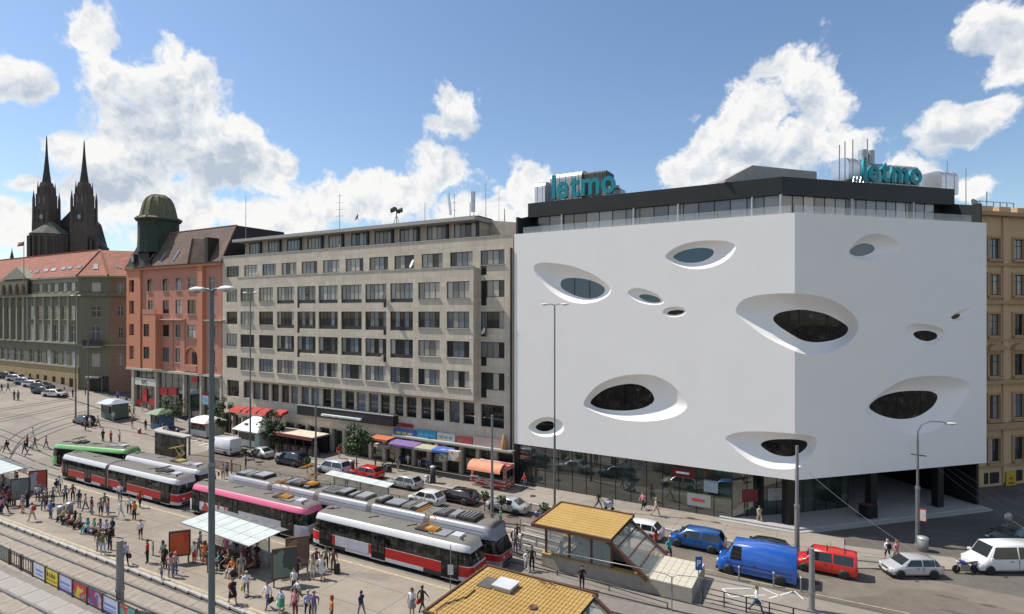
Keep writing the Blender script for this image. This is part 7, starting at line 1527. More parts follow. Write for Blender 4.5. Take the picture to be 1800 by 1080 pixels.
def motorbike(label, px, py, heading, col):
    x, y, z = gp(px, py); o = thing('motorcycle', label, 'motorcycle', (x, y, z), R(heading)); pm_ = mat('bike_' + str(col), col, rough=.3, var=.05, coat=.6)
    for X in (.68, -.68):
        b = MB(); b.lathe([(.24, -.05), (.30, -.05), (.32, 0), (.30, .05), (.24, .05), (.24, -.05)], 18); q = b.build('tyre', m_tyre, o); q.location = (X, 0, .32); q.rotation_euler = (R(90), 0, 0); b = MB(); b.lathe([(.02, -.03), (.25, -.02), (.25, .02), (.02, .03)], 12); r_ = b.build('rim', m_rim, q)
    for sg in (-.07, .07): MB().bar((.68, sg, .32), (.46, sg, .95), .05).build('fork', m_steel, o)
    MB().loft([[(X, w_ * math.cos(t), zc + h_ * math.sin(t)) for t in [2 * math.pi * k / 10 for k in range(10)]] for X, w_, zc, h_ in ((.5, .05, .85, .08), (.35, .14, .86, .13), (.1, .16, .84, .13), (-.1, .1, .78, .08))]).build('tank', pm_, o)
    MB().loft([[(X, w_ * math.cos(t), zc + h_ * math.sin(t)) for t in [2 * math.pi * k / 8 for k in range(8)]] for X, w_, zc, h_ in ((-.05, .1, .8, .05), (-.35, .14, .78, .06), (-.7, .12, .86, .06), (-.92, .06, .92, .04))]).build('seat', m_plast, o)
    MB().box(-.25, .3, -.13, .13, .3, .68).build('engine', m_steel, o); MB().bar((.45, -.36, 1.0), (.45, .36, 1.0), .04).build('handlebar', m_frm, o); MB().lathe([(.02, 0), (.1, .04), (.11, .12)], 10, (.6, 0, .8)).build('headlight', m_lampc, o); MB().tube([(.1, -.16, .3), (-.3, -.18, .3), (-.85, -.2, .45)], .05).build('exhaust', m_rim, o); MB().box(-.98, -.5, -.08, .08, .6, .72).build('tail_cowl', pm_, o); return o
motorbike('blue motorcycle parked between the silver hatchback and white van', 1697, 1008, 178, (.03, .04, .32)); motorbike('dark scooter standing by the shop awnings behind the red car', 678, 830, 150, (.03, .035, .04))
# ---------------------------------------------------------------- trams
m_tw = mat('tram_white', (.50, .50, .51), rough=.4, var=.06, coat=.3); m_tr = mat('tram_red', (.40, .008, .008), rough=.4, var=.06, coat=.15); m_tg = worn('tram_roof_grey', (.12, .112, .098), (.185, .175, .158), s1=.5, s2=3, amt=.8); m_tband = cabin('tram_glass'); m_tgry = mat('tram_grey', (.24, .25, .275), rough=.4, var=.08, coat=.3); m_tpk = mat('tram_pink', (.62, .12, .22), rough=.4, var=.08, coat=.3); m_tgn = mat('tram_green', (.16, .42, .13), rough=.4, var=.12, coat=.3); m_door = mat('tram_doorway_dark', (.012, .0125, .013), rough=.6, spec=.15, var=.1); m_panto = mat('pantograph_orange', (.48, .22, .03), rough=.5, var=.15); m_pantd = mat('pantograph_dark', (.05, .04, .035), rough=.5)
def tram(name, label, s0, s1, cols, doors, joints=(), tt0=22.3, ends=None, panto=None, roof='t3', hgt=3.05, poster_rng=None):
    """front at s0 (towards the right of the picture), rear at s1; cols: skirt, band, line, cantrail, roof edge"""
    if ends: pf, pr = Vector(ends[0]), Vector(ends[1])
    else: pf, pr = Vector(ST(s0, tt0 + .03 * s0)), Vector(ST(s1, tt0 + .03 * s1))
    L_ = (pf - pr).length; c = (pf + pr) / 2; d = (pf - pr).normalized(); o = thing(name, label, 'tram', (c.x, c.y, g((s0 + s1) / 2) + .02), math.atan2(d.y, d.x)); w = 1.25; k = hgt / 3.05
    lv = [(1, .36, 0), (1, .66, 1), (1, 1.40, 2), (1, 1.45, 3), (.985, 2.45 * k, 4), (.965, 2.56 * k, 5), (.87, 2.83 * k, 5), (.77, 2.91 * k, 6), (.62, 2.98 * k, 6), (.0, 3.05 * k, 6)]
    if roof == 'low': lv = [(1, .30, 0), (1, .72, 1), (1, 1.18, 2), (1, 1.26, 3), (1, 2.30, 4), (1, 2.42, 5), (.93, 3.0, 5), (.74, 3.2, 6), (0, 3.22, 6)]
    E2 = L_ / 2; st = [(-E2, .74, .95), (-E2 + .15, .88, .98), (-E2 + .6, .97, 1), (-E2 + 1.4, 1, 1)] + [(j, 1, 1) for j in np.linspace(-E2 + 3, E2 - 3, 5)] + [(E2 - 1.5, 1, 1), (E2 - .7, .96, 1), (E2 - .2, .86, .985), (E2, .70, .95)]
    lo = 1.5
    def ring(X, a, hz):
        hp = []
        for f, z, _ in lv: 
            xx = X
            if abs(X) > E2 - .25: xx = X + (.30 if X < 0 else -.30) * max(0, (z - 1.4) / 1.6) * (1.0 if roof != 'low' else 2.2) - (.10 if X < 0 else -.10) * (1 if z < 1.45 else 0)
            hp.append((xx, f * a * w, z if z < 2 else z * hz))
        return hp
    rg = [ring(*q) for q in st]; mats_ = [cols[0], cols[1], cols[2], m_tband, cols[3], cols[4], m_tg]
    b = MB(); n = len(lv); full = [r + [(x, -y, z) for x, y, z in reversed(r[:-1])] for r in rg]; nn = len(full[0])
    lvl = lambda i: lv[i][2] if i < n - 1 else lv[nn - 2 - i][2]
    b.loft(full, closed=False, cap=False, smooth=True, mf=lambda j, i: lvl(i))
    for r, fl in ((full[0], 1), (full[-1], 0)):
        for i in range(n - 2): q = (r[i], r[i + 1], r[nn - 2 - i], r[nn - 1 - i]); b.add(q, [(0, 1, 2, 3)], lv[i][2] if lv[i][2] < 6 else 4)
        b.add([r[n - 2], r[n - 1], r[n]], [(0, 1, 2)], 5)
    b.build('body', mats_, o)
    zb0, zb1 = lv[3][1] + .05, lv[4][1] - .05; occ = sorted([(x - wd / 2, x + wd / 2) for x, wd in doors] + [(j - .3, j + .3) for j in joints]); prev = -E2 + 1.0
    zd0 = .42 if roof != 'low' else .34
    for a_, c_ in occ + [(E2 - 1.3, 0)]:
        L2 = a_ - prev - .1
        if L2 > .5:
            m = max(1, round(L2 / 1.5))
            for i in range(m):
                for sg in (1, -1): put('window', unit_box(m_tband, 'pane_' + m_tband.name), o, (prev + .08 + L2 * i / m, sg * w * (1.0) - (.012 if sg > 0 else .008), zb0), 0, (L2 / m - .08, .02, zb1 - zb0))
        prev = c_
    for x, wd in doors:
        for sg in (-1, 1):
            dq = put('door', unit_box(m_door, 'door_' + m_door.name), o, (x - wd / 2, sg * w - (.014 if sg > 0 else .016), zd0), 0, (wd, .03, zb1 - zd0))  # closed sheet; the dark of the open doorway is put into its colour
        for i in range(2): put('door_leaf', unit_box(m_tband, 'pane_' + m_tband.name), o, (x - wd / 2 + .06 + i * wd / 2, -w - .026, zd0 + .5), 0, (wd / 2 - .12, .01, zb1 - zd0 - .6))
        put('door_step', unit_box(m_steel, 'step_' + m_steel.name), o, (x - wd / 2, -w - .05, zd0 - .10), 0, (wd, .08, .04))
    for j in joints:
        rr_ = ring(j, 1.0, 1); q = [(x, y * 1.015, z * 1.004) for x, y, z in rr_]; fl = q + [(x, -y, z) for x, y, z in reversed(q[:-1])]; b = MB(); b.loft([[(x - .28, y, z) for x, y, z in fl], [(x + .28, y, z) for x, y, z in fl]], closed=False, cap=False, smooth=False); b.build('bellows', m_plast if roof != 'low' else m_tg, o)
        if roof != 'low': b = MB(); b.bar((j + .32, -w - .01, .4), (j + .32, -w - .01, 2.5), .1, .03); b.build('joint_post', m_tw, o)
    bg = [-E2 + 2.6, E2 - 2.9] + list(joints)
    for x in bg:
        bo = slab('bogie', m_plast, o, x - 1.2, x + 1.2, -1.05, 1.05, .18, .62)
        for dx in (-.85, .85):
            for sg in (-1, 1): MB().cyl((x + dx, sg * .98, .32), (x + dx, sg * 1.10, .32), .32, n=14).build('wheel', m_tyre, o)
        for sg in (-1, 1): b = MB(); b.box(x - 1.25, x + 1.25, sg * w * .985, sg * (w + .008), .345, .66); b.build('bogie_opening', m_plast, o)
    slab('underframe', m_plast, o, -E2 + .5, E2 - .5, -1.0, 1.0, .22, .40)
    if roof == 't3':
        for x in (-E2 + 1.2, -E2 + 5.5, E2 - 6.5): MB().bar((x, -.25, 3.06 * k), (x + .5, .4, 3.06 * k), .10, .05).build('roof_cable', m_frm, o)
        MB().box(E2 - 2.2, E2 - 1.4, -.45, .35, 3.0 * k, 3.22 * k).build('roof_box', m_tw, o); MB().box(E2 - 4.2, E2 - 2.6, -.6, .6, 3.02 * k, 3.10 * k).build('roof_hatch', m_tgry, o); MB().cyl((E2 - 1.1, -.5, 2.9), (E2 - 1.1, -.5, 3.2), .06, n=8).build('aerial', m_frm, o); MB().cyl((-E2 + .9, 0, 2.98), (-E2 + .9, 0, 3.12), .3, n=10).build('vent', m_tg, o)
    else:
        i = 0; cuts = [-E2 + .9] + sorted(joints) + [E2 - 1.9]; spans = []
        for a_, c_ in zip(cuts, cuts[1:]):
            x = a_ + .4
            while x + .9 < c_ - .3: spans.append((x, min((1.5, 1.0, 1.9, 1.2, .9)[len(spans) % 5], c_ - .35 - x))); x += spans[-1][1]
        for x, ln in spans:
            if True:
                bx_ = slab('roof_equipment', (m_plast, m_tg, m_frm)[i % 3], o, x, x + ln - .25, -.78, .78, 3.2, 3.36 + .07 * (i % 3)); e = i % 3
                if i % 2 == 0: slab('equipment_cover', m_alud if i % 4 else m_tgry, o, x + .08, x + ln - .33, -.66, .66, 3.365 + .07 * e, 3.43 + .07 * e)
                else:
                    for q in range(4): slab('resistor_bar', m_alud, o, x + .1 + (ln - .5) * q / 4, x + .1 + (ln - .5) * q / 4 + .09, -.6, .6, 3.365 + .07 * e, 3.44 + .07 * e)
            i += 1
        for sg in (-1, 1):
            for zz in (2.62, 2.82): b = MB(); b.box(-E2 + 1.4, E2 - 1.4, sg * 1.19 - .02, sg * 1.19 + .02, zz, zz + .03); b.build('roof_moulding', m_tgry, o)
    if panto:
        x, hp_, mt = panto; pz_ = 3.12 if roof == 't3' else 3.5; pn = MB(); pn.box(x - .6, x + .6, -.5, .5, pz_ - .06, pz_ + .02); base = pn.build('pantograph', m_pantd, o); b = MB()
        for sg in (-1, 1): b.bar((x - .5, sg * .35, pz_), (x + .9, sg * .30, pz_ + hp_ * .5), .05); b.bar((x + .9, sg * .30, pz_ + hp_ * .5), (x - .1, sg * .22, pz_ + hp_), .04)
        b.bar((x + .9, -.32, pz_ + hp_ * .5), (x + .9, .32, pz_ + hp_ * .5), .05); b.build('arm', mt, base); b = MB(); b.bar((x - .15, -.85, pz_ + hp_), (x - .15, .85, pz_ + hp_), .06); b.bar((x + .12, -.85, pz_ + hp_), (x + .12, .85, pz_ + hp_), .06); b.build('collector_head', mt, base); b = MB(); b.box(x + .3, x + 1.3, -.4, .4, pz_ - .03, pz_ + .14); b.build('drive_housing', mt, base)
    yf = w * .5
    for sg in (-1, 1):
        q = MB().cyl((E2 - .02, sg * .55, .95), (E2 + .12, sg * .55, .95), .11, n=12).build('headlight', m_lampc, o); MB().bar((E2 - .6, sg * 1.1, 2.2), (E2 - .3, sg * 1.42, 2.1), .04).build('mirror_arm', m_frm, o); MB().box(E2 - .34, E2 - .26, sg * 1.34, sg * 1.50, 1.7, 2.12).build('mirror', m_frm, o)
    MB().box(E2 - .1, E2 + .14, -.75, .75, .40, .62).build('bumper', m_plast, o); MB().bar((E2 - .06, -.1, 1.6), (E2 - .28, .5, 2.2), .02).build('wiper', m_frm, o)
    if poster_rng:
        a, c_, mm = poster_rng; b = MB(); b.box(a, c_, -w - .013, -w - .002, lv[1][1] - .05, lv[3][1] - .02); b.build('advertisement', mm, o)
    return o
STD = (m_tw, m_tr, m_tw, m_tw, m_tw)
ad1 = mat('tram_ad_pale', (.46, .46, .53), rough=.4, var=.08); ad2 = poster('tram_ad_white', (.56, .56, .58), (.58, .58, .6), (.4, .07, .05), .8)
tram('tram', 'red and white tram nearest the camera, front beside the yellow roof', -9.4, 6.5, STD, [(6.2, 1.5), (-.6, 1.4), (-6.3, 1.4)], panto=(3.0, 1.5, m_panto), poster_rng=(-5.2, -1.6, ad1))
tram('articulated_tram', 'long red and white articulated tram at the left of the platform', 25.4, 48.4, STD, [(9.6, 1.5), (1.9, 1.4), (-5.2, 1.4), (-10.2, 1.2)], joints=(-1.3,), tt0=22.3, panto=(7.2, .28, m_pantd))
tram('tram', 'tram with pink roof edge behind the middle shelter', 7.3, 23.5, (ad1, ad1, m_tw, m_tpk, m_tpk), [(5.9, 1.6), (-1.4, 1.5), (-7.0, 1.2)], tt0=22.25, panto=(3.6, 1.3, m_panto), poster_rng=(-6.1, -2.4, ad2))
tram('articulated_tram', 'long low floor grey tram with equipment on its roof in the rear track', -9.9, 22.6, (m_tgry, m_tr, m_tgry, m_tgry, m_tgry), [(12.6, 1.3), (6.0, 1.4), (0, 1.4), (-6.0, 1.4), (-12.4, 1.3)], joints=(9.4, 3.2, -3.2, -9.4), tt0=19.15, roof='low', panto=(-5.6, 1.6, m_panto))
tram('tram', 'grey roofed tram behind the left articulated tram', 27.0, 41.4, (m_tw, m_tr, m_tw, m_tw, m_tw), [(5.0, 1.4), (-.8, 1.4), (-6.0, 1.2)], tt0=19.1, panto=(1.6, 1.5, mat('pantograph_yellow', (.5, .38, .12), rough=.5)))
cf_, cr2 = Vector(ST(43.6, 18.9)), Vector(ST(55.8, 21.9))
tram('tram', 'bright green tram farthest to the left', 43.6, 55.8, (m_tgn, m_tgn, m_tgn, m_tgn, m_tgn), [(4.6, 1.4), (-.6, 1.3), (-4.6, 1.2)], ends=(cf_, cr2), panto=(-3.0, .5, m_pantd))
# ================================================================ people
m_skin = mat('skin', (.46, .27, .19), rough=.6, var=.05); m_shoe = mat('shoe_dark', (.03, .025, .022), rough=.6, var=0)
CLO = {'white': (.62, .62, .62), 'black': (.015, .015, .017), 'grey': (.2, .2, .205), 'red': (.45, .03, .03), 'pink': (.50, .20, .24), 'navy': (.02, .028, .07), 'blue': (.06, .14, .36), 'jeans': (.075, .11, .19), 'brown': (.14, .075, .045), 'beige': (.42, .35, .25), 'orange': (.55, .17, .04), 'teal': (.03, .30, .30), 'yellow': (.50, .40, .10), 'maroon': (.16, .03, .05), 'olive': (.13, .14, .07), 'violet': (.17, .10, .26), 'paleblue': (.34, .42, .52), 'green': (.04, .26, .13)}
def cloth(c): return mat('cloth_' + c, CLO[c], rough=.85, var=.12, scale=6)
HAIR = {'d': (.02, .014, .01), 'b': (.07, .04, .02), 'l': (.34, .24, .12), 'g': (.4, .39, .37), 'r': (.22, .06, .025)}
def skeleton(pose):
    """joints, bones with radius; +x is forward"""
    J = {'pel': (0, 0, .95, .125), 'spi': (.0, 0, 1.14, .118), 'che': (.0, 0, 1.34, .135), 'nek': (.0, 0, 1.49, .058), 'hea': (.02, 0, 1.585, .088), 'hem': (.03, 0, 1.66, .098), 'top': (.015, 0, 1.735, .062), 'nos': (.115, 0, 1.635, .022)}
    arm = {'stand': ((.0, .235, 1.16), (.06, .235, .92)), 'phone': ((.06, .25, 1.17), (.26, .12, 1.24)), 'walk': None, 'stride': None, 'sit': ((.06, .235, .76), (.28, .16, .62))}
    leg = {'stand': ((.0, .10, .5), (-.02, .11, .085)), 'phone': ((.01, .10, .5), (-.02, .12, .085))}
    for s, sg in (('l', 1), ('r', -1)):
        dz_ = -.41 if pose == 'sit' else 0
        J['sh' + s] = (0, sg * .185, 1.405 , .066)
        if pose in ('walk', 'stride'):
            k = (1 if s == 'l' else -1) * (.8 if pose == 'walk' else 1.25)
            el, wr = (-.11 * k, sg * .235, 1.17), (-.20 * k + .07, sg * .225, .94)
            kn, an = (.15 * k, sg * .09, .52), ((.24 * k) if k > 0 else .34 * k, sg * .09, .09 if k > 0 else .17)
        elif pose == 'sit': el, wr = (.08, sg * .235, 1.17), (.30, sg * .15, 1.03); kn, an = (.44, sg * .12, .92), (.42, sg * .12, .50)
        else: el, wr = arm[pose]; el, wr = (el[0], sg * el[1], el[2]), (wr[0], sg * wr[1], wr[2]); kn, an = leg[pose]; kn, an = (kn[0], sg * kn[1], kn[2]), (an[0], sg * an[1], an[2])
        J['el' + s] = (*el, .045); J['wr' + s] = (*wr, .032); d = (Vector(wr) - Vector(el)).normalized(); h = Vector(wr) + d * .07; J['ha' + s] = (*h, .034)
        side = Vector((1, 0, 0)) if abs(d.x) < .7 else Vector((0, 0, 1)); side = (side - d * side.dot(d)).normalized()
        for i in range(4): p = h + d * (.085 - .012 * abs(i - 1.3)) + side * (.027 * (i - 1.5)) + Vector((0, -sg * .018, 0)); J['f%d' % i + s] = (*p, .0095)
        p = Vector(wr) + d * .06 + side * .062; J['th' + s] = (*p, .011)
        J['hi' + s] = (0, sg * .095, .92, .095); J['kn' + s] = (*kn, .064); J['an' + s] = (*an, .045); J['to' + s] = (an[0] + .15, an[1] + sg * .015, an[2] - .035, .036); J['he' + s] = (an[0] - .04, an[1], an[2] - .03, .04)
    if pose == 'sit': J = {k: (x, y, z - .41 if True else z, r) for k, (x, y, z, r) in J.items()}
    B = [('pel', 'spi', 1), ('spi', 'che', 1), ('che', 'nek', 1), ('nek', 'hea', 0), ('hea', 'hem', 0), ('hem', 'top', 0), ('hem', 'nos', 0)]
    for s in 'lr': B += [('che', 'sh' + s, 1), ('sh' + s, 'el' + s, 1), ('el' + s, 'wr' + s, 4), ('wr' + s, 'ha' + s, 0)] + [('ha' + s, 'f%d' % i + s, 0) for i in range(4)] + [('wr' + s, 'th' + s, 0)] + [('pel', 'hi' + s, 2), ('hi' + s, 'kn' + s, 2), ('kn' + s, 'an' + s, 5), ('an' + s, 'to' + s, 3), ('an' + s, 'he' + s, 3)]
    return J, B
BODY = {}
def body(pose):
    if pose in BODY: return BODY[pose]
    J, B = skeleton(pose); names = list(J); me = bpy.data.meshes.new('person'); me.from_pydata([J[k][:3] for k in names], [(names.index(a), names.index(b)) for a, b, _ in B], [])
    o = bpy.data.objects.new('t', me); COL.objects.link(o); sk = o.modifiers.new('s', 'SKIN'); sk.branch_smoothing = .6; sk.use_smooth_shade = True
    for i, k in enumerate(names):
        v = me.skin_vertices[0].data[i]; r = J[k][3]; v.radius = (r, r * (.78 if k in ('pel', 'spi', 'che') else 1)) if k in ('pel', 'spi', 'che') else (r, r); v.use_root = k == 'pel'
    o.modifiers.new('d', 'SUBSURF').levels = 1; bpy.context.view_layer.update()
    m2 = bpy.data.meshes.new_from_object(o.evaluated_get(bpy.context.evaluated_depsgraph_get())); m2.name = 'person'; bpy.data.objects.remove(o)
    seg = [(Vector(J[a][:3]), Vector(J[b][:3]), t, (J[a][3] + J[b][3]) / 2) for a, b, t in B]
    for m in (m_skin, cloth('white'), cloth('jeans'), m_shoe, m_skin, m_skin, m_door): m2.materials.append(m)
    hm = Vector(J['hem'][:3])
    for p in m2.polygons:
        c = p.center; best = None
        for a, b, t, r in seg:
            d = b - a; u = max(0, min(1, (c - a).dot(d) / d.length_squared)); q = (c - (a + d * u)).length / r
            if best is None or q < best[0]: best = (q, t)
        p.material_index = best[1]; p.use_smooth = True
        e = c - hm
        if e.length < .13 and e.x > .06 and .02 < abs(e.y) < .055 and -.005 < e.z < .03: p.material_index = 6      # eyes
    BODY[pose] = m2; return m2
def hair_mesh(kind):
    k = ('hair', kind)
    if k in UNIT: return UNIT[k]
    b = MB(); prof = [(.001, .118), (.06, .105), (.098, .065), (.113, .01), (.112, -.04)] if kind == 's' else [(.001, .118), (.06, .106), (.1, .065), (.117, .01), (.122, -.06), (.118, -.14), (.10, -.21)]
    n = 12; vs = []
    for r, z in prof:
        for i in range(n): a = 2 * math.pi * i / n; x = r * math.cos(a); cut = max(0, x) if z < .04 else 0; vs.append((x * (1 if x < 0 else (.92 if z > .04 else .35)) - .004, r * math.sin(a) * .93, z if not (x > .02 and z < .03) else .045))
    b.add(vs, [(j * n + i, j * n + (i + 1) % n, (j + 1) * n + (i + 1) % n, (j + 1) * n + i) for j in range(len(prof) - 1) for i in range(n)], 0, True); UNIT[k] = b.mesh('hair'); UNIT[k].materials.append(m_frm); return UNIT[k]
def skirt_mesh(L_):
    k = ('skirt', L_)
    if k not in UNIT: b = MB(); b.lathe([(.150, 1.06), (.168, .95), (.2, .8), (.225, 1.04 - L_)], 14, sy=1.1, sx=.92); UNIT[k] = b.mesh('skirt'); UNIT[k].materials.append(m_frm)
    return UNIT[k]
def setm(o, i, m): o.material_slots[i].link = 'OBJECT'; o.material_slots[i].material = m
GP = {}
def person(px, py, pose, hd, top, bot, hr, fl, place):
    x, y, z = gp(px, py); h = rnd.uniform(.96, 1.06) * (.62 if 'c' in fl else 1); o = put('person', body(pose), None, (x, y, z), R(hd), (h * rnd.uniform(1.04, 1.2), h * rnd.uniform(1.04, 1.2), h))
    setm(o, 1, cloth(top)); setm(o, 4, cloth(top) if 'L' in fl else m_skin); setm(o, 2, cloth(bot)); setm(o, 5, m_skin if ('s' in fl or 'k' in fl) else cloth(bot))
    lo_ = 'long' if 'h' in fl else 's'; J = skeleton(pose)[0]['hem']; q = put('hair', hair_mesh(lo_), o, (J[0] - .012, J[1], J[2] + .005)); setm(q, 0, mat('hair_' + hr, HAIR[hr], rough=.6, var=.1))
    if 'k' in fl: q = put('skirt', skirt_mesh(.5), o, (0, 0, 0)); setm(q, 0, cloth(bot))
    kind = 'skirt' if 'k' in fl else 'shorts' if 's' in fl else 'trousers'
    cl = f'{top} dress' if 'k' in fl and top == bot else f'{top} clothes' if top == bot else f'{top} top and {bot} {kind}' 
    cl = cl.replace('paleblue', 'pale blue').replace('jeans trousers', 'jeans')
    tag(o, f'person in {cl} {place}', 'person', GP.get('g')); 
    return o, Vector((x, y, z)), R(hd), h
def bag(label, pos, hd, h, where, col, kind='bag'):
    """a bag carried by a person: on the back or in the hand"""
    d = Vector((math.cos(hd), math.sin(hd), 0)); s_ = Vector((-d.y, d.x, 0)); b = MB()
    if where == 'back': p = pos - d * .20 * h + Vector((0, 0, 1.02 * h)); sx, sy, sz_ = .16, .30, .42
    else: p = pos + s_ * .30 * h * (1 if where == 'left' else -1) + Vector((0, 0, .45 * h)); sx, sy, sz_ = .36, .14, .34
    o = thing('backpack' if where == 'back' else kind, label, 'bag', p, hd); e = .04
    b.loft([[(x * f, y * f, zz) for x, y in ((-sx / 2, -sy / 2), (sx / 2, -sy / 2), (sx / 2, sy / 2), (-sx / 2, sy / 2))] for f, zz in ((.8, 0), (1, e), (1, sz_ * .75), (.7, sz_))], 0, False); b.build('pack', cloth(col), o)
    if where == 'back':
        for sg in (-1, 1): MB().tube([(sx / 2 - .02, sg * .1, .05), (sx / 2 + .02, sg * .12, .3), (sx / 2 - .02, sg * .1, sz_)], .018, 5).build('strap', cloth('black'), o)
    else: MB().tube([(-.1, 0, sz_ * .95), (-.06, 0, sz_ + .14), (.06, 0, sz_ + .14), (.1, 0, sz_ * .95)], .014, 5).build('handle', cloth('black'), o)
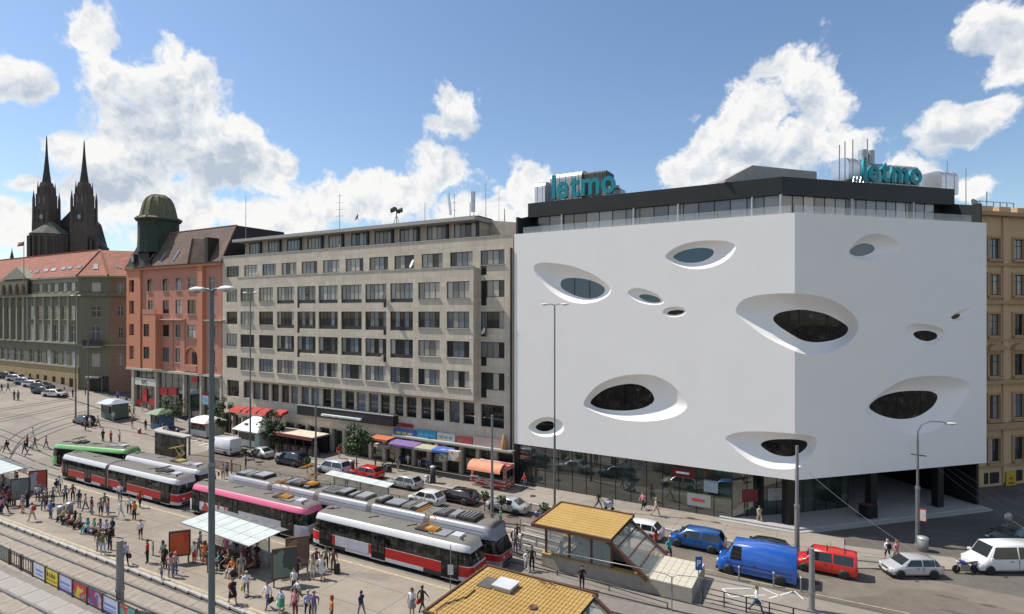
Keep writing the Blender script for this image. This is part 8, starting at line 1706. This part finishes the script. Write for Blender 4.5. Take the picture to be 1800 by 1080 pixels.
PEOPLE = '''
@people waiting at the left end of the platform
8 889 stand 100 maroon jeans d h at the left edge by the shelter
22 872 stand 60 red black b . under the left shelter roof
40 902 stand 260 grey beige l . beside the plain grey poster case
48 893 phone 200 black black d . just right of the plain grey poster case
56 917 walk 180 white beige b . walking with red backpack left of the bins
66 881 stand 280 white jeans b h before the red headed poster case
72 879 phone 300 violet jeans d . close to the red headed poster case
82 889 stand 200 grey black d . right of the red headed poster case
89 912 stand 250 blue jeans d . with navy backpack left of the bins
99 871 walk 350 navy white b s walking away behind the left shelter
115 884 stand 300 grey black b h near the rear of the left articulated tram
128 881 stand 300 brown black d h by the rear doors of the left tram
5 862 stand 30 pink black b h far under the left shelter
30 858 stand 200 brown jeans d . deep in the left shelter
58 866 stand 10 olive brown b . behind the left poster cases
2 905 stand 80 pink navy d h cut by the left edge
104 866 stand 330 white navy d . by the rear wheel of the left tram
12 879 stand 300 navy jeans d . second row under the left shelter
16 893 stand 180 maroon black b h in front of the left shelter bench
26 889 stand 240 grey olive d . below the edge of the left shelter roof
34 872 phone 280 black jeans b . between the two left poster cases
9 902 walk 20 violet black d h low at the left edge
76 897 stand 150 brown jeans d . below the red headed poster case
93 886 walk 300 grey navy b . midway between poster case and tram
139 893 stand 260 navy grey d h by the tram side before the bins
150 899 walk 200 beige jeans b . beyond the bench group
161 905 stand 60 maroon grey d . farther beyond the bench group
@people waiting by the left articulated tram
177 908 stand 280 grey black b s in the group before the tram joint
190 907 stand 200 pink blue b sh in the group before the tram joint
184 900 stand 300 olive beige d . behind the group at the tram joint
212 913 walk 190 white white l . walking alone before the middle tram door
227 903 stand 120 white navy b . facing the middle tram door
236 914 stand 260 orange black d h before the red tram side
246 893 walk 100 red black d . stepping towards the front tram door
211 880 stand 270 white jeans d . in the middle tram door
@people sitting and standing on the open platform
112 917 sit 200 yellow black b . sitting by the litter bins
122 920.6 sit 220 maroon black d . sitting second from the litter bins
132 924.5 sit 200 black brown d h sitting third from the litter bins
141 928 sit 240 grey black b . sitting in the middle of the bench group
154 936 sit 260 teal teal d h sitting in the bench group
166 937.4 sit 230 green violet b . sitting right of the teal one
176 938.7 sit 240 violet black d h sitting far back in the bench group
187 940 sit 260 paleblue navy b . sitting last in the bench group
198 944 stand 250 navy black d . standing at the right bench end
174 969 stand 280 brown grey l . standing in front of the bench group
181 975 stand 300 olive paleblue l h nearest before the bench group
193 967 stand 260 black navy d . at the right before the bench group
247 948 stand 270 white black b s alone right of the bench group
220 994 walk 330 paleblue black b . with handbag beside the cut off mast
259 990 stand 200 red black d . left of the red poster case
269 977 stand 220 grey grey b c child behind the red one
286 991 stand 240 grey black d h before the red poster case
290 1000 stand 250 black black b . with dark coat before the red poster case
284 1019 walk 280 grey violet b c small child below the red poster case
300 1015 stand 100 pink grey b h with the small child
308 1011 stand 80 beige jeans l . right of the small child
@people in and around the middle shelter
341 990 stand 250 white red b . at the left end under the middle shelter
349 984 stand 300 grey beige g . behind the left end under the middle shelter
360 992 stand 90 orange orange b h under the shelter left of the lamp post
385 1000 sit 200 teal black d . in shade right of the lamp post
397 981 stand 250 pink pink l . standing under the middle of the shelter
392 999 sit 260 black black d h sitting in shade under the shelter
416 982 stand 270 black grey d . thin figure under the shelter roof edge
426 988 stand 240 grey grey b h under the shelter roof edge
437 986 stand 260 navy black d . under the right part of the shelter
409 1012 sit 250 orange white b s at the front of the shelter
424 1016 stand 300 grey beige b . bending at the front of the shelter
447 1008 sit 200 brown black d . by the green poster case
439 1003 sit 180 maroon brown b h left of the green poster case
452 994 stand 250 black brown d . behind the green poster case
368 1006 stand 280 navy brown d . just left of the lamp post in shade
402 1006 phone 200 olive black d . in front of the shelter bench end
431 1001 stand 320 maroon jeans b h behind the seated orange one
352 972 walk 180 white grey b . beyond the middle shelter roof
@people crossing the front of the platform
409 1063 walk 330 black black b k with red backpack by the lamp post
433 1047 walk 300 white grey g L with tan bag right of the lamp post
470 1070 walk 250 white jeans b . with dark bag below the green poster case
494 1079 walk 230 paleblue green b k near the lower edge below the poster cases
523 1062 stride 200 white olive b s striding left below the poster cases
519 1084 stand 250 pink maroon b h cut by the lower edge
541 1086 walk 300 paleblue navy g . white haired at the lower edge
552 1089 walk 280 violet grey b . right of the white haired one
517 1043 stand 260 white navy b . right of the brown poster case
521 1017 stand 300 navy black d . behind the brown poster case
549 1019 stand 250 beige white b sh before the nearest tram rear
565 1019 walk 260 white white b k with pale dress before the nearest tram
556 1003 stand 300 maroon jeans d . at the rear door of the nearest tram
573 1000 stand 120 grey black b . by the red corner of the nearest tram
586 1007 stand 280 brown brown d . beside a black suitcase before the nearest tram
635 1085 walk 150 navy grey d L alone in dark jacket at the lower edge
724 1082 stand 250 white grey b kh left one by the near yellow roof
742 1075 stride 60 black black d L with red bag by the near yellow roof
583 1098 stand 200 orange brown r h head only at the lower edge
@people by the front of the rear trams
906 975 stand 270 grey violet b h before the grey tram front
914 968 stand 200 white jeans b . at the white barriers by the grey tram front
926 1005 walk 280 white white d . between the grey tram and the far stairway
935 1003 stand 250 black black d . dark figure beside the far stairway
909 955 stand 120 brown black b . farthest by the white barriers
880 925 stand 200 green black d . behind the grey tram roof front
1023 1036 stand 270 black black d . behind the corner of the near yellow roof
987 992 walk 200 paleblue grey b . inside the far stairway at the left column
1001 994 walk 250 beige beige l . inside the far stairway behind the second column
1020 996 walk 300 white grey b . on the stairs of the far pavilion
1030 994 walk 90 paleblue white d c child on the stairs of the far pavilion
432 826 stand 200 navy black d . by the barred railing behind the trams
399 838 stand 260 grey black b h left of the grey low floor tram
407 835 stand 200 brown grey d . at the grey low floor tram rear
392 842 stand 300 beige brown b . beside the big lamp post behind the trams
609 862 stand 270 red black d . under the left end of the island shelter
627 864 stand 200 yellow white l . under the island shelter
@people on the pavement by the shops
922 859 walk 200 red jeans b h before the left end of the shop glass
1052 896 stride 0 black jeans d . pushing the pram past the shop glass
1130 896 walk 200 pink black b . with dark bag by the shop glass
1153 908 stride 330 beige beige l . in pale clothes before the shop glass
1335 922 walk 100 beige beige b L in tan coat by the corner entrance
1153 969 walk 100 red jeans d h left of the metallic blue car
1176 985 walk 280 teal black b . in teal at the far stair cover
1330 1078 stride 320 white jeans b L with black shoulder bag at the lower right railing
1560 986 walk 90 white black l s with backpack on the corner pavement
1576 989 walk 100 pink beige r s beside the one with the backpack
566 790 walk 250 white black d . before the dark entrance
596 806 walk 280 red beige b . right of the dark entrance
549 800 walk 200 black black d . left of the thin mast
660 823 stand 200 black brown d . tall one left of the shop awnings
692 820 walk 120 yellow black b . under the purple awning
699 828 walk 270 grey beige b . in front of the purple awning
705 821 stand 100 navy navy d . in dark blue under the purple awning
717 822 walk 250 white yellow b s before the olive awning
731 819 stand 90 pink grey b h under the olive awning
737 821 stand 80 maroon white d . right of the pink one at the stalls
752 831 walk 300 blue black d . before the blue awning
816 832 stand 80 grey white b . at the snack kiosk corner
1537 898 stand 250 black black d . beside the middle pillar of the shaded front
@people crossing at the far left
11 796 stride 180 black black d . by the tracks at the left edge
43 798 walk 200 navy black d . between the curved tracks
57 772 walk 30 white white b . farther off by the curved tracks
61 791 walk 200 maroon grey b h third from the left at the tracks
81 789 walk 20 pink violet b . at the head of the green tram
48 786 stand 200 red black b . with red cap by the curved tracks
3 690 walk 250 navy jeans d . at the left edge below the parked cars
14 689 walk 200 black black d . below the parked dark cars
25 704 stand 250 black brown d . left of the far road pair
32 704 stand 260 grey black d . right of the far road pair
113 695 stand 200 red grey d . right of the last white parked car
128 699 stand 250 black black d . at the foot of the far lamp post
150 694 stand 200 maroon brown b . before the shop doors of the green building
@people around the far kiosks
158 752 stand 250 white beige b . left below the newspaper kiosk
150 757 stand 200 grey jeans d . behind the dark car at the far crossing
172 751 walk 200 paleblue black b . below the newspaper kiosk
181 776 stand 260 black black d . left one above the green tram
195 778 stand 250 red black d . in the middle above the green tram
210 777 stand 240 white grey g . white haired above the green tram
199 741 stand 100 white beige l . right of the newspaper kiosk
207 704 stand 260 blue navy d . at the far shop corner
212 716 stand 200 navy grey b . behind the newspaper kiosk
222 714 walk 250 maroon black d . left of the white shop fascia
228 731 walk 200 black black d . left one of the close dark group
235 731 walk 250 white navy b . white shirt in the close dark group
217 728 stand 300 grey black d . left of the close dark group
250 723 walk 250 grey white b . before the red shop sign
262 727 walk 200 white grey b . right of the red shop sign
232 753 walk 270 brown beige r . alone on the far plaza
256 756 stand 260 black navy d . left of the blue kiosk
286 764 walk 200 blue jeans l . at the right side of the blue kiosk
293 768 walk 250 white black b . right of the blue one at the kiosk
309 741 stand 100 navy grey d . behind the small tree
325 735 walk 200 white black b . between the tree and the dark mast
264 708 stand 260 red white d . before the red shop windows
245 706 stand 200 grey black b . under the white shop fascia
'''
for ln in PEOPLE.strip().split('\n'):
    if ln[0] == '@': GP['g'] = ln[1:]; continue
    q = ln.split(); o, pos, hd, h = person(float(q[0]), float(q[1]), q[2], float(q[3]), q[4], q[5], q[6], q[7], ' '.join(q[8:]))
    key = (q[0], q[1])
    for kx, ky, wh, c, lb in (('56', '917', 'back', 'red', 'red backpack on the person in white left of the bins'), ('89', '912', 'back', 'navy', 'navy backpack on the person in blue left of the bins'), ('40', '902', 'right', 'red', 'red bag held beside the plain grey poster case'), ('220', '994', 'left', 'black', 'dark handbag carried beside the cut off mast'), ('409', '1063', 'back', 'red', 'red backpack on the walking person in black dress'), ('433', '1047', 'right', 'yellow', 'tan bag carried right of the big lamp post'), ('470', '1070', 'left', 'black', 'dark bag carried below the green poster case'), ('494', '1079', 'right', 'white', 'white carrier bag at the lower edge'), ('742', '1075', 'left', 'red', 'red bag carried by the striding person in black'), ('1330', '1078', 'left', 'black', 'black shoulder bag at the lower right railing'), ('1560', '986', 'back', 'black', 'dark backpack on the corner pavement'), ('1130', '896', 'left', 'black', 'dark bag carried past the shop glass'), ('11', '796', 'back', 'black', 'black backpack at the left edge by the tracks'), ('43', '798', 'back', 'black', 'black backpack between the curved tracks')):
        if (kx, ky) == key: bag(lb, pos, hd, h, wh, c)
def bench(label, pts):
    P = [Vector(gp(*p)) for p in pts]; a, c = P[0], P[-1]; d = (c - a); L_ = d.length; o = thing('bench', label, 'bench', a - d.normalized() * .35, math.atan2(d.y, d.x)); 
    for i in range(3): slab('seat_slat', m_brown, o, 0, L_ + .7, -.24 + .17 * i, -.09 + .17 * i, .40, .44)
    for x in (.15, (L_ + .7) / 2, L_ + .45): slab('leg', m_frm, o, x, x + .1, -.2, .22, 0, .399)
bench('brown slatted bench under the seated group, left part', ((112, 917), (141, 928))); bench('brown slatted bench under the seated group, right part', ((154, 936), (187, 940))); bench('brown slatted bench at the front of the middle shelter', ((392, 999), (409, 1012)))
x, y, z = gp(592, 1008); o = thing('suitcase', 'black suitcase standing before the nearest tram', 'suitcase', (x, y, z), .4); slab('case', m_plast, o, -.22, .22, -.13, .13, .06, .68); MB().tube([(-.1, 0, .68), (-.1, 0, .95), (.1, 0, .95), (.1, 0, .68)], .015, 5).build('handle', m_steel, o)
for dx in (-.15, .15): MB().cyl((dx, -.1, .04), (dx, .1, .04), .04, n=8).build('wheel', m_tyre, o)
x, y, z = gp(1070, 898); o = thing('pram', 'pale blue pram pushed past the shop glass', 'pram', (x, y, z), R(-20)); cb_ = cloth('paleblue')
for X in (-.32, .36):
    for Y in (-.25, .25): MB().cyl((X, Y - .03, .16), (X, Y + .03, .16), .16, n=14).build('wheel', m_tyre, o)
MB().loft([[(-.4, -.2, .5), (.4, -.2, .45), (.4, .2, .45), (-.4, .2, .5)], [(-.48, -.26, .8), (.5, -.26, .78), (.5, .26, .78), (-.48, .26, .8)]], 0, False).build('carrycot', cb_, o); b = MB(); b.loft([[(.1 + .38 * math.cos(t), y_, .78 + .38 * math.sin(t)) for t in [math.pi * k / 8 for k in range(1, 7)]] for y_ in (-.26, .26)], 0, True, False, False); b.build('hood', cloth('navy'), o)
for Y in (-.24, .24): MB().bar((-.32, Y, .16), (.36, Y, .5), .03).build('frame', m_steel, o); MB().bar((.36, Y, .16), (-.75, Y, 1.0), .03).build('frame', m_steel, o)
MB().bar((-.75, -.24, 1.0), (-.75, .24, 1.0), .04).build('handle', m_plast, o)
# ================================================================ trees and plants
m_bark = worn('bark', (.06, .045, .032), (.11, .085, .065), s1=3, s2=9)
LV = [mat('leaf_%d' % i, c, rough=.6, spec=.3, var=.25, scale=2) for i, c in enumerate(((.035, .065, .018), (.055, .095, .028), (.025, .045, .014)))]
def leaves(b, c, rx, rz, n, sz, clump=7):
    """leaf clumps spread through an uneven crown"""
    cs = []
    while len(cs) < clump * 4: 
        v = Vector((rnd.uniform(-1, 1), rnd.uniform(-1, 1), rnd.uniform(-1, 1)))
        if .25 < v.length < 1: cs.append((Vector((c[0] + v.x * rx, c[1] + v.y * rx, c[2] + v.z * rz)), rnd.uniform(.22, .42) * rx))
    for i in range(n):
        p, r = cs[i % len(cs)]; v = Vector((rnd.gauss(0, 1), rnd.gauss(0, 1), rnd.gauss(0, .8))).normalized() * r * rnd.random() ** .4; q = p + v; a = Vector((rnd.uniform(-1, 1), rnd.uniform(-1, 1), rnd.uniform(-.6, .6))).normalized(); u = a.cross(Vector((rnd.uniform(-1, 1), rnd.uniform(-1, 1), 1))).normalized(); s_ = sz * rnd.uniform(.6, 1.3)
        b.add([q - a * s_, q + u * s_ * .55, q + a * s_, q - u * s_ * .55], [(0, 1, 2, 3)], (i % len(cs)) % 3)
def tree(label, px, py, ytop, rx, stem=.38, n=2200):
    x, y, z = gp(px, py); h = H - (ytop - HZ) / 1000 * y - z; o = thing('street_tree', label, 'tree', (x, y, z), rnd.random() * 6, 'small street trees')
    MB().tube([(0, 0, 0), (.03, .02, h * stem * .6), (0, .04, h * stem), (.05, 0, h * .75)], [.1, .085, .075, .03], 8).build('trunk', m_bark, o); lb = MB()
    for i in range(7): a = i * .9; lb.tube([(0, .03, h * (stem + .03 * i)), (rx * .35 * math.cos(a), rx * .35 * math.sin(a), h * (stem + .15 + .03 * i)), (rx * .7 * math.cos(a + .2), rx * .7 * math.sin(a + .2), h * (stem + .28 + .035 * i))], [.04, .028, .012], 5)
    lb.build('limbs', m_bark, o); b = MB(); leaves(b, (0, 0, h * (stem + 1) / 2 + .1), rx, h * (1 - stem) / 2, n, .16); b.build('crown', LV, o, fix=False); return o
tree('small thin tree before the red shop windows', 305, 762, 697, 1.9, .42, 1100); tree('dark dense small tree right of the big lamp post', 392, 772, 704, 1.6, .25); tree('bushy small tree beside the white tent', 480, 790, 725, 1.75, .2); tree('round small tree right of the dark entrance', 627, 822, 745, 1.75, .30)
def planter(label, px, py, zt, pos=None):
    x, y, z = gp(px, py); o = thing('flower_pot', label, 'planter', (x, y, z), 0, 'flower pots on posts along the road'); MB().cyl((0, 0, 0), (0, 0, zt), .04, n=8).build('post', m_frm, o); MB().lathe([(.12, zt - .1), (.32, zt + .1), (.36, zt + .28), (.3, zt + .26), (.02, zt + .24)], 12).build('bowl', m_brown, o); b = MB(); leaves(b, (0, 0, zt + .5), .52, .38, 260, .11); b.build('foliage', LV, o, fix=False)
for px, py, zt, lb in ((852, 899, 1.1, 'leafy flower pot at the front of the silver saloon'), (882, 906, 1.1, 'leafy flower pot at the door of the silver saloon'), (957, 922, 1.1, 'leafy flower pot before the dark blue estate car'), (540, 833, 1.2, 'leafy flower pot left of the white minivan'), (431, 808, .7, 'leafy flower pot below the market tent, left one'), (447, 812, .7, 'leafy flower pot below the market tent, right one')): planter(lb, px, py, zt)
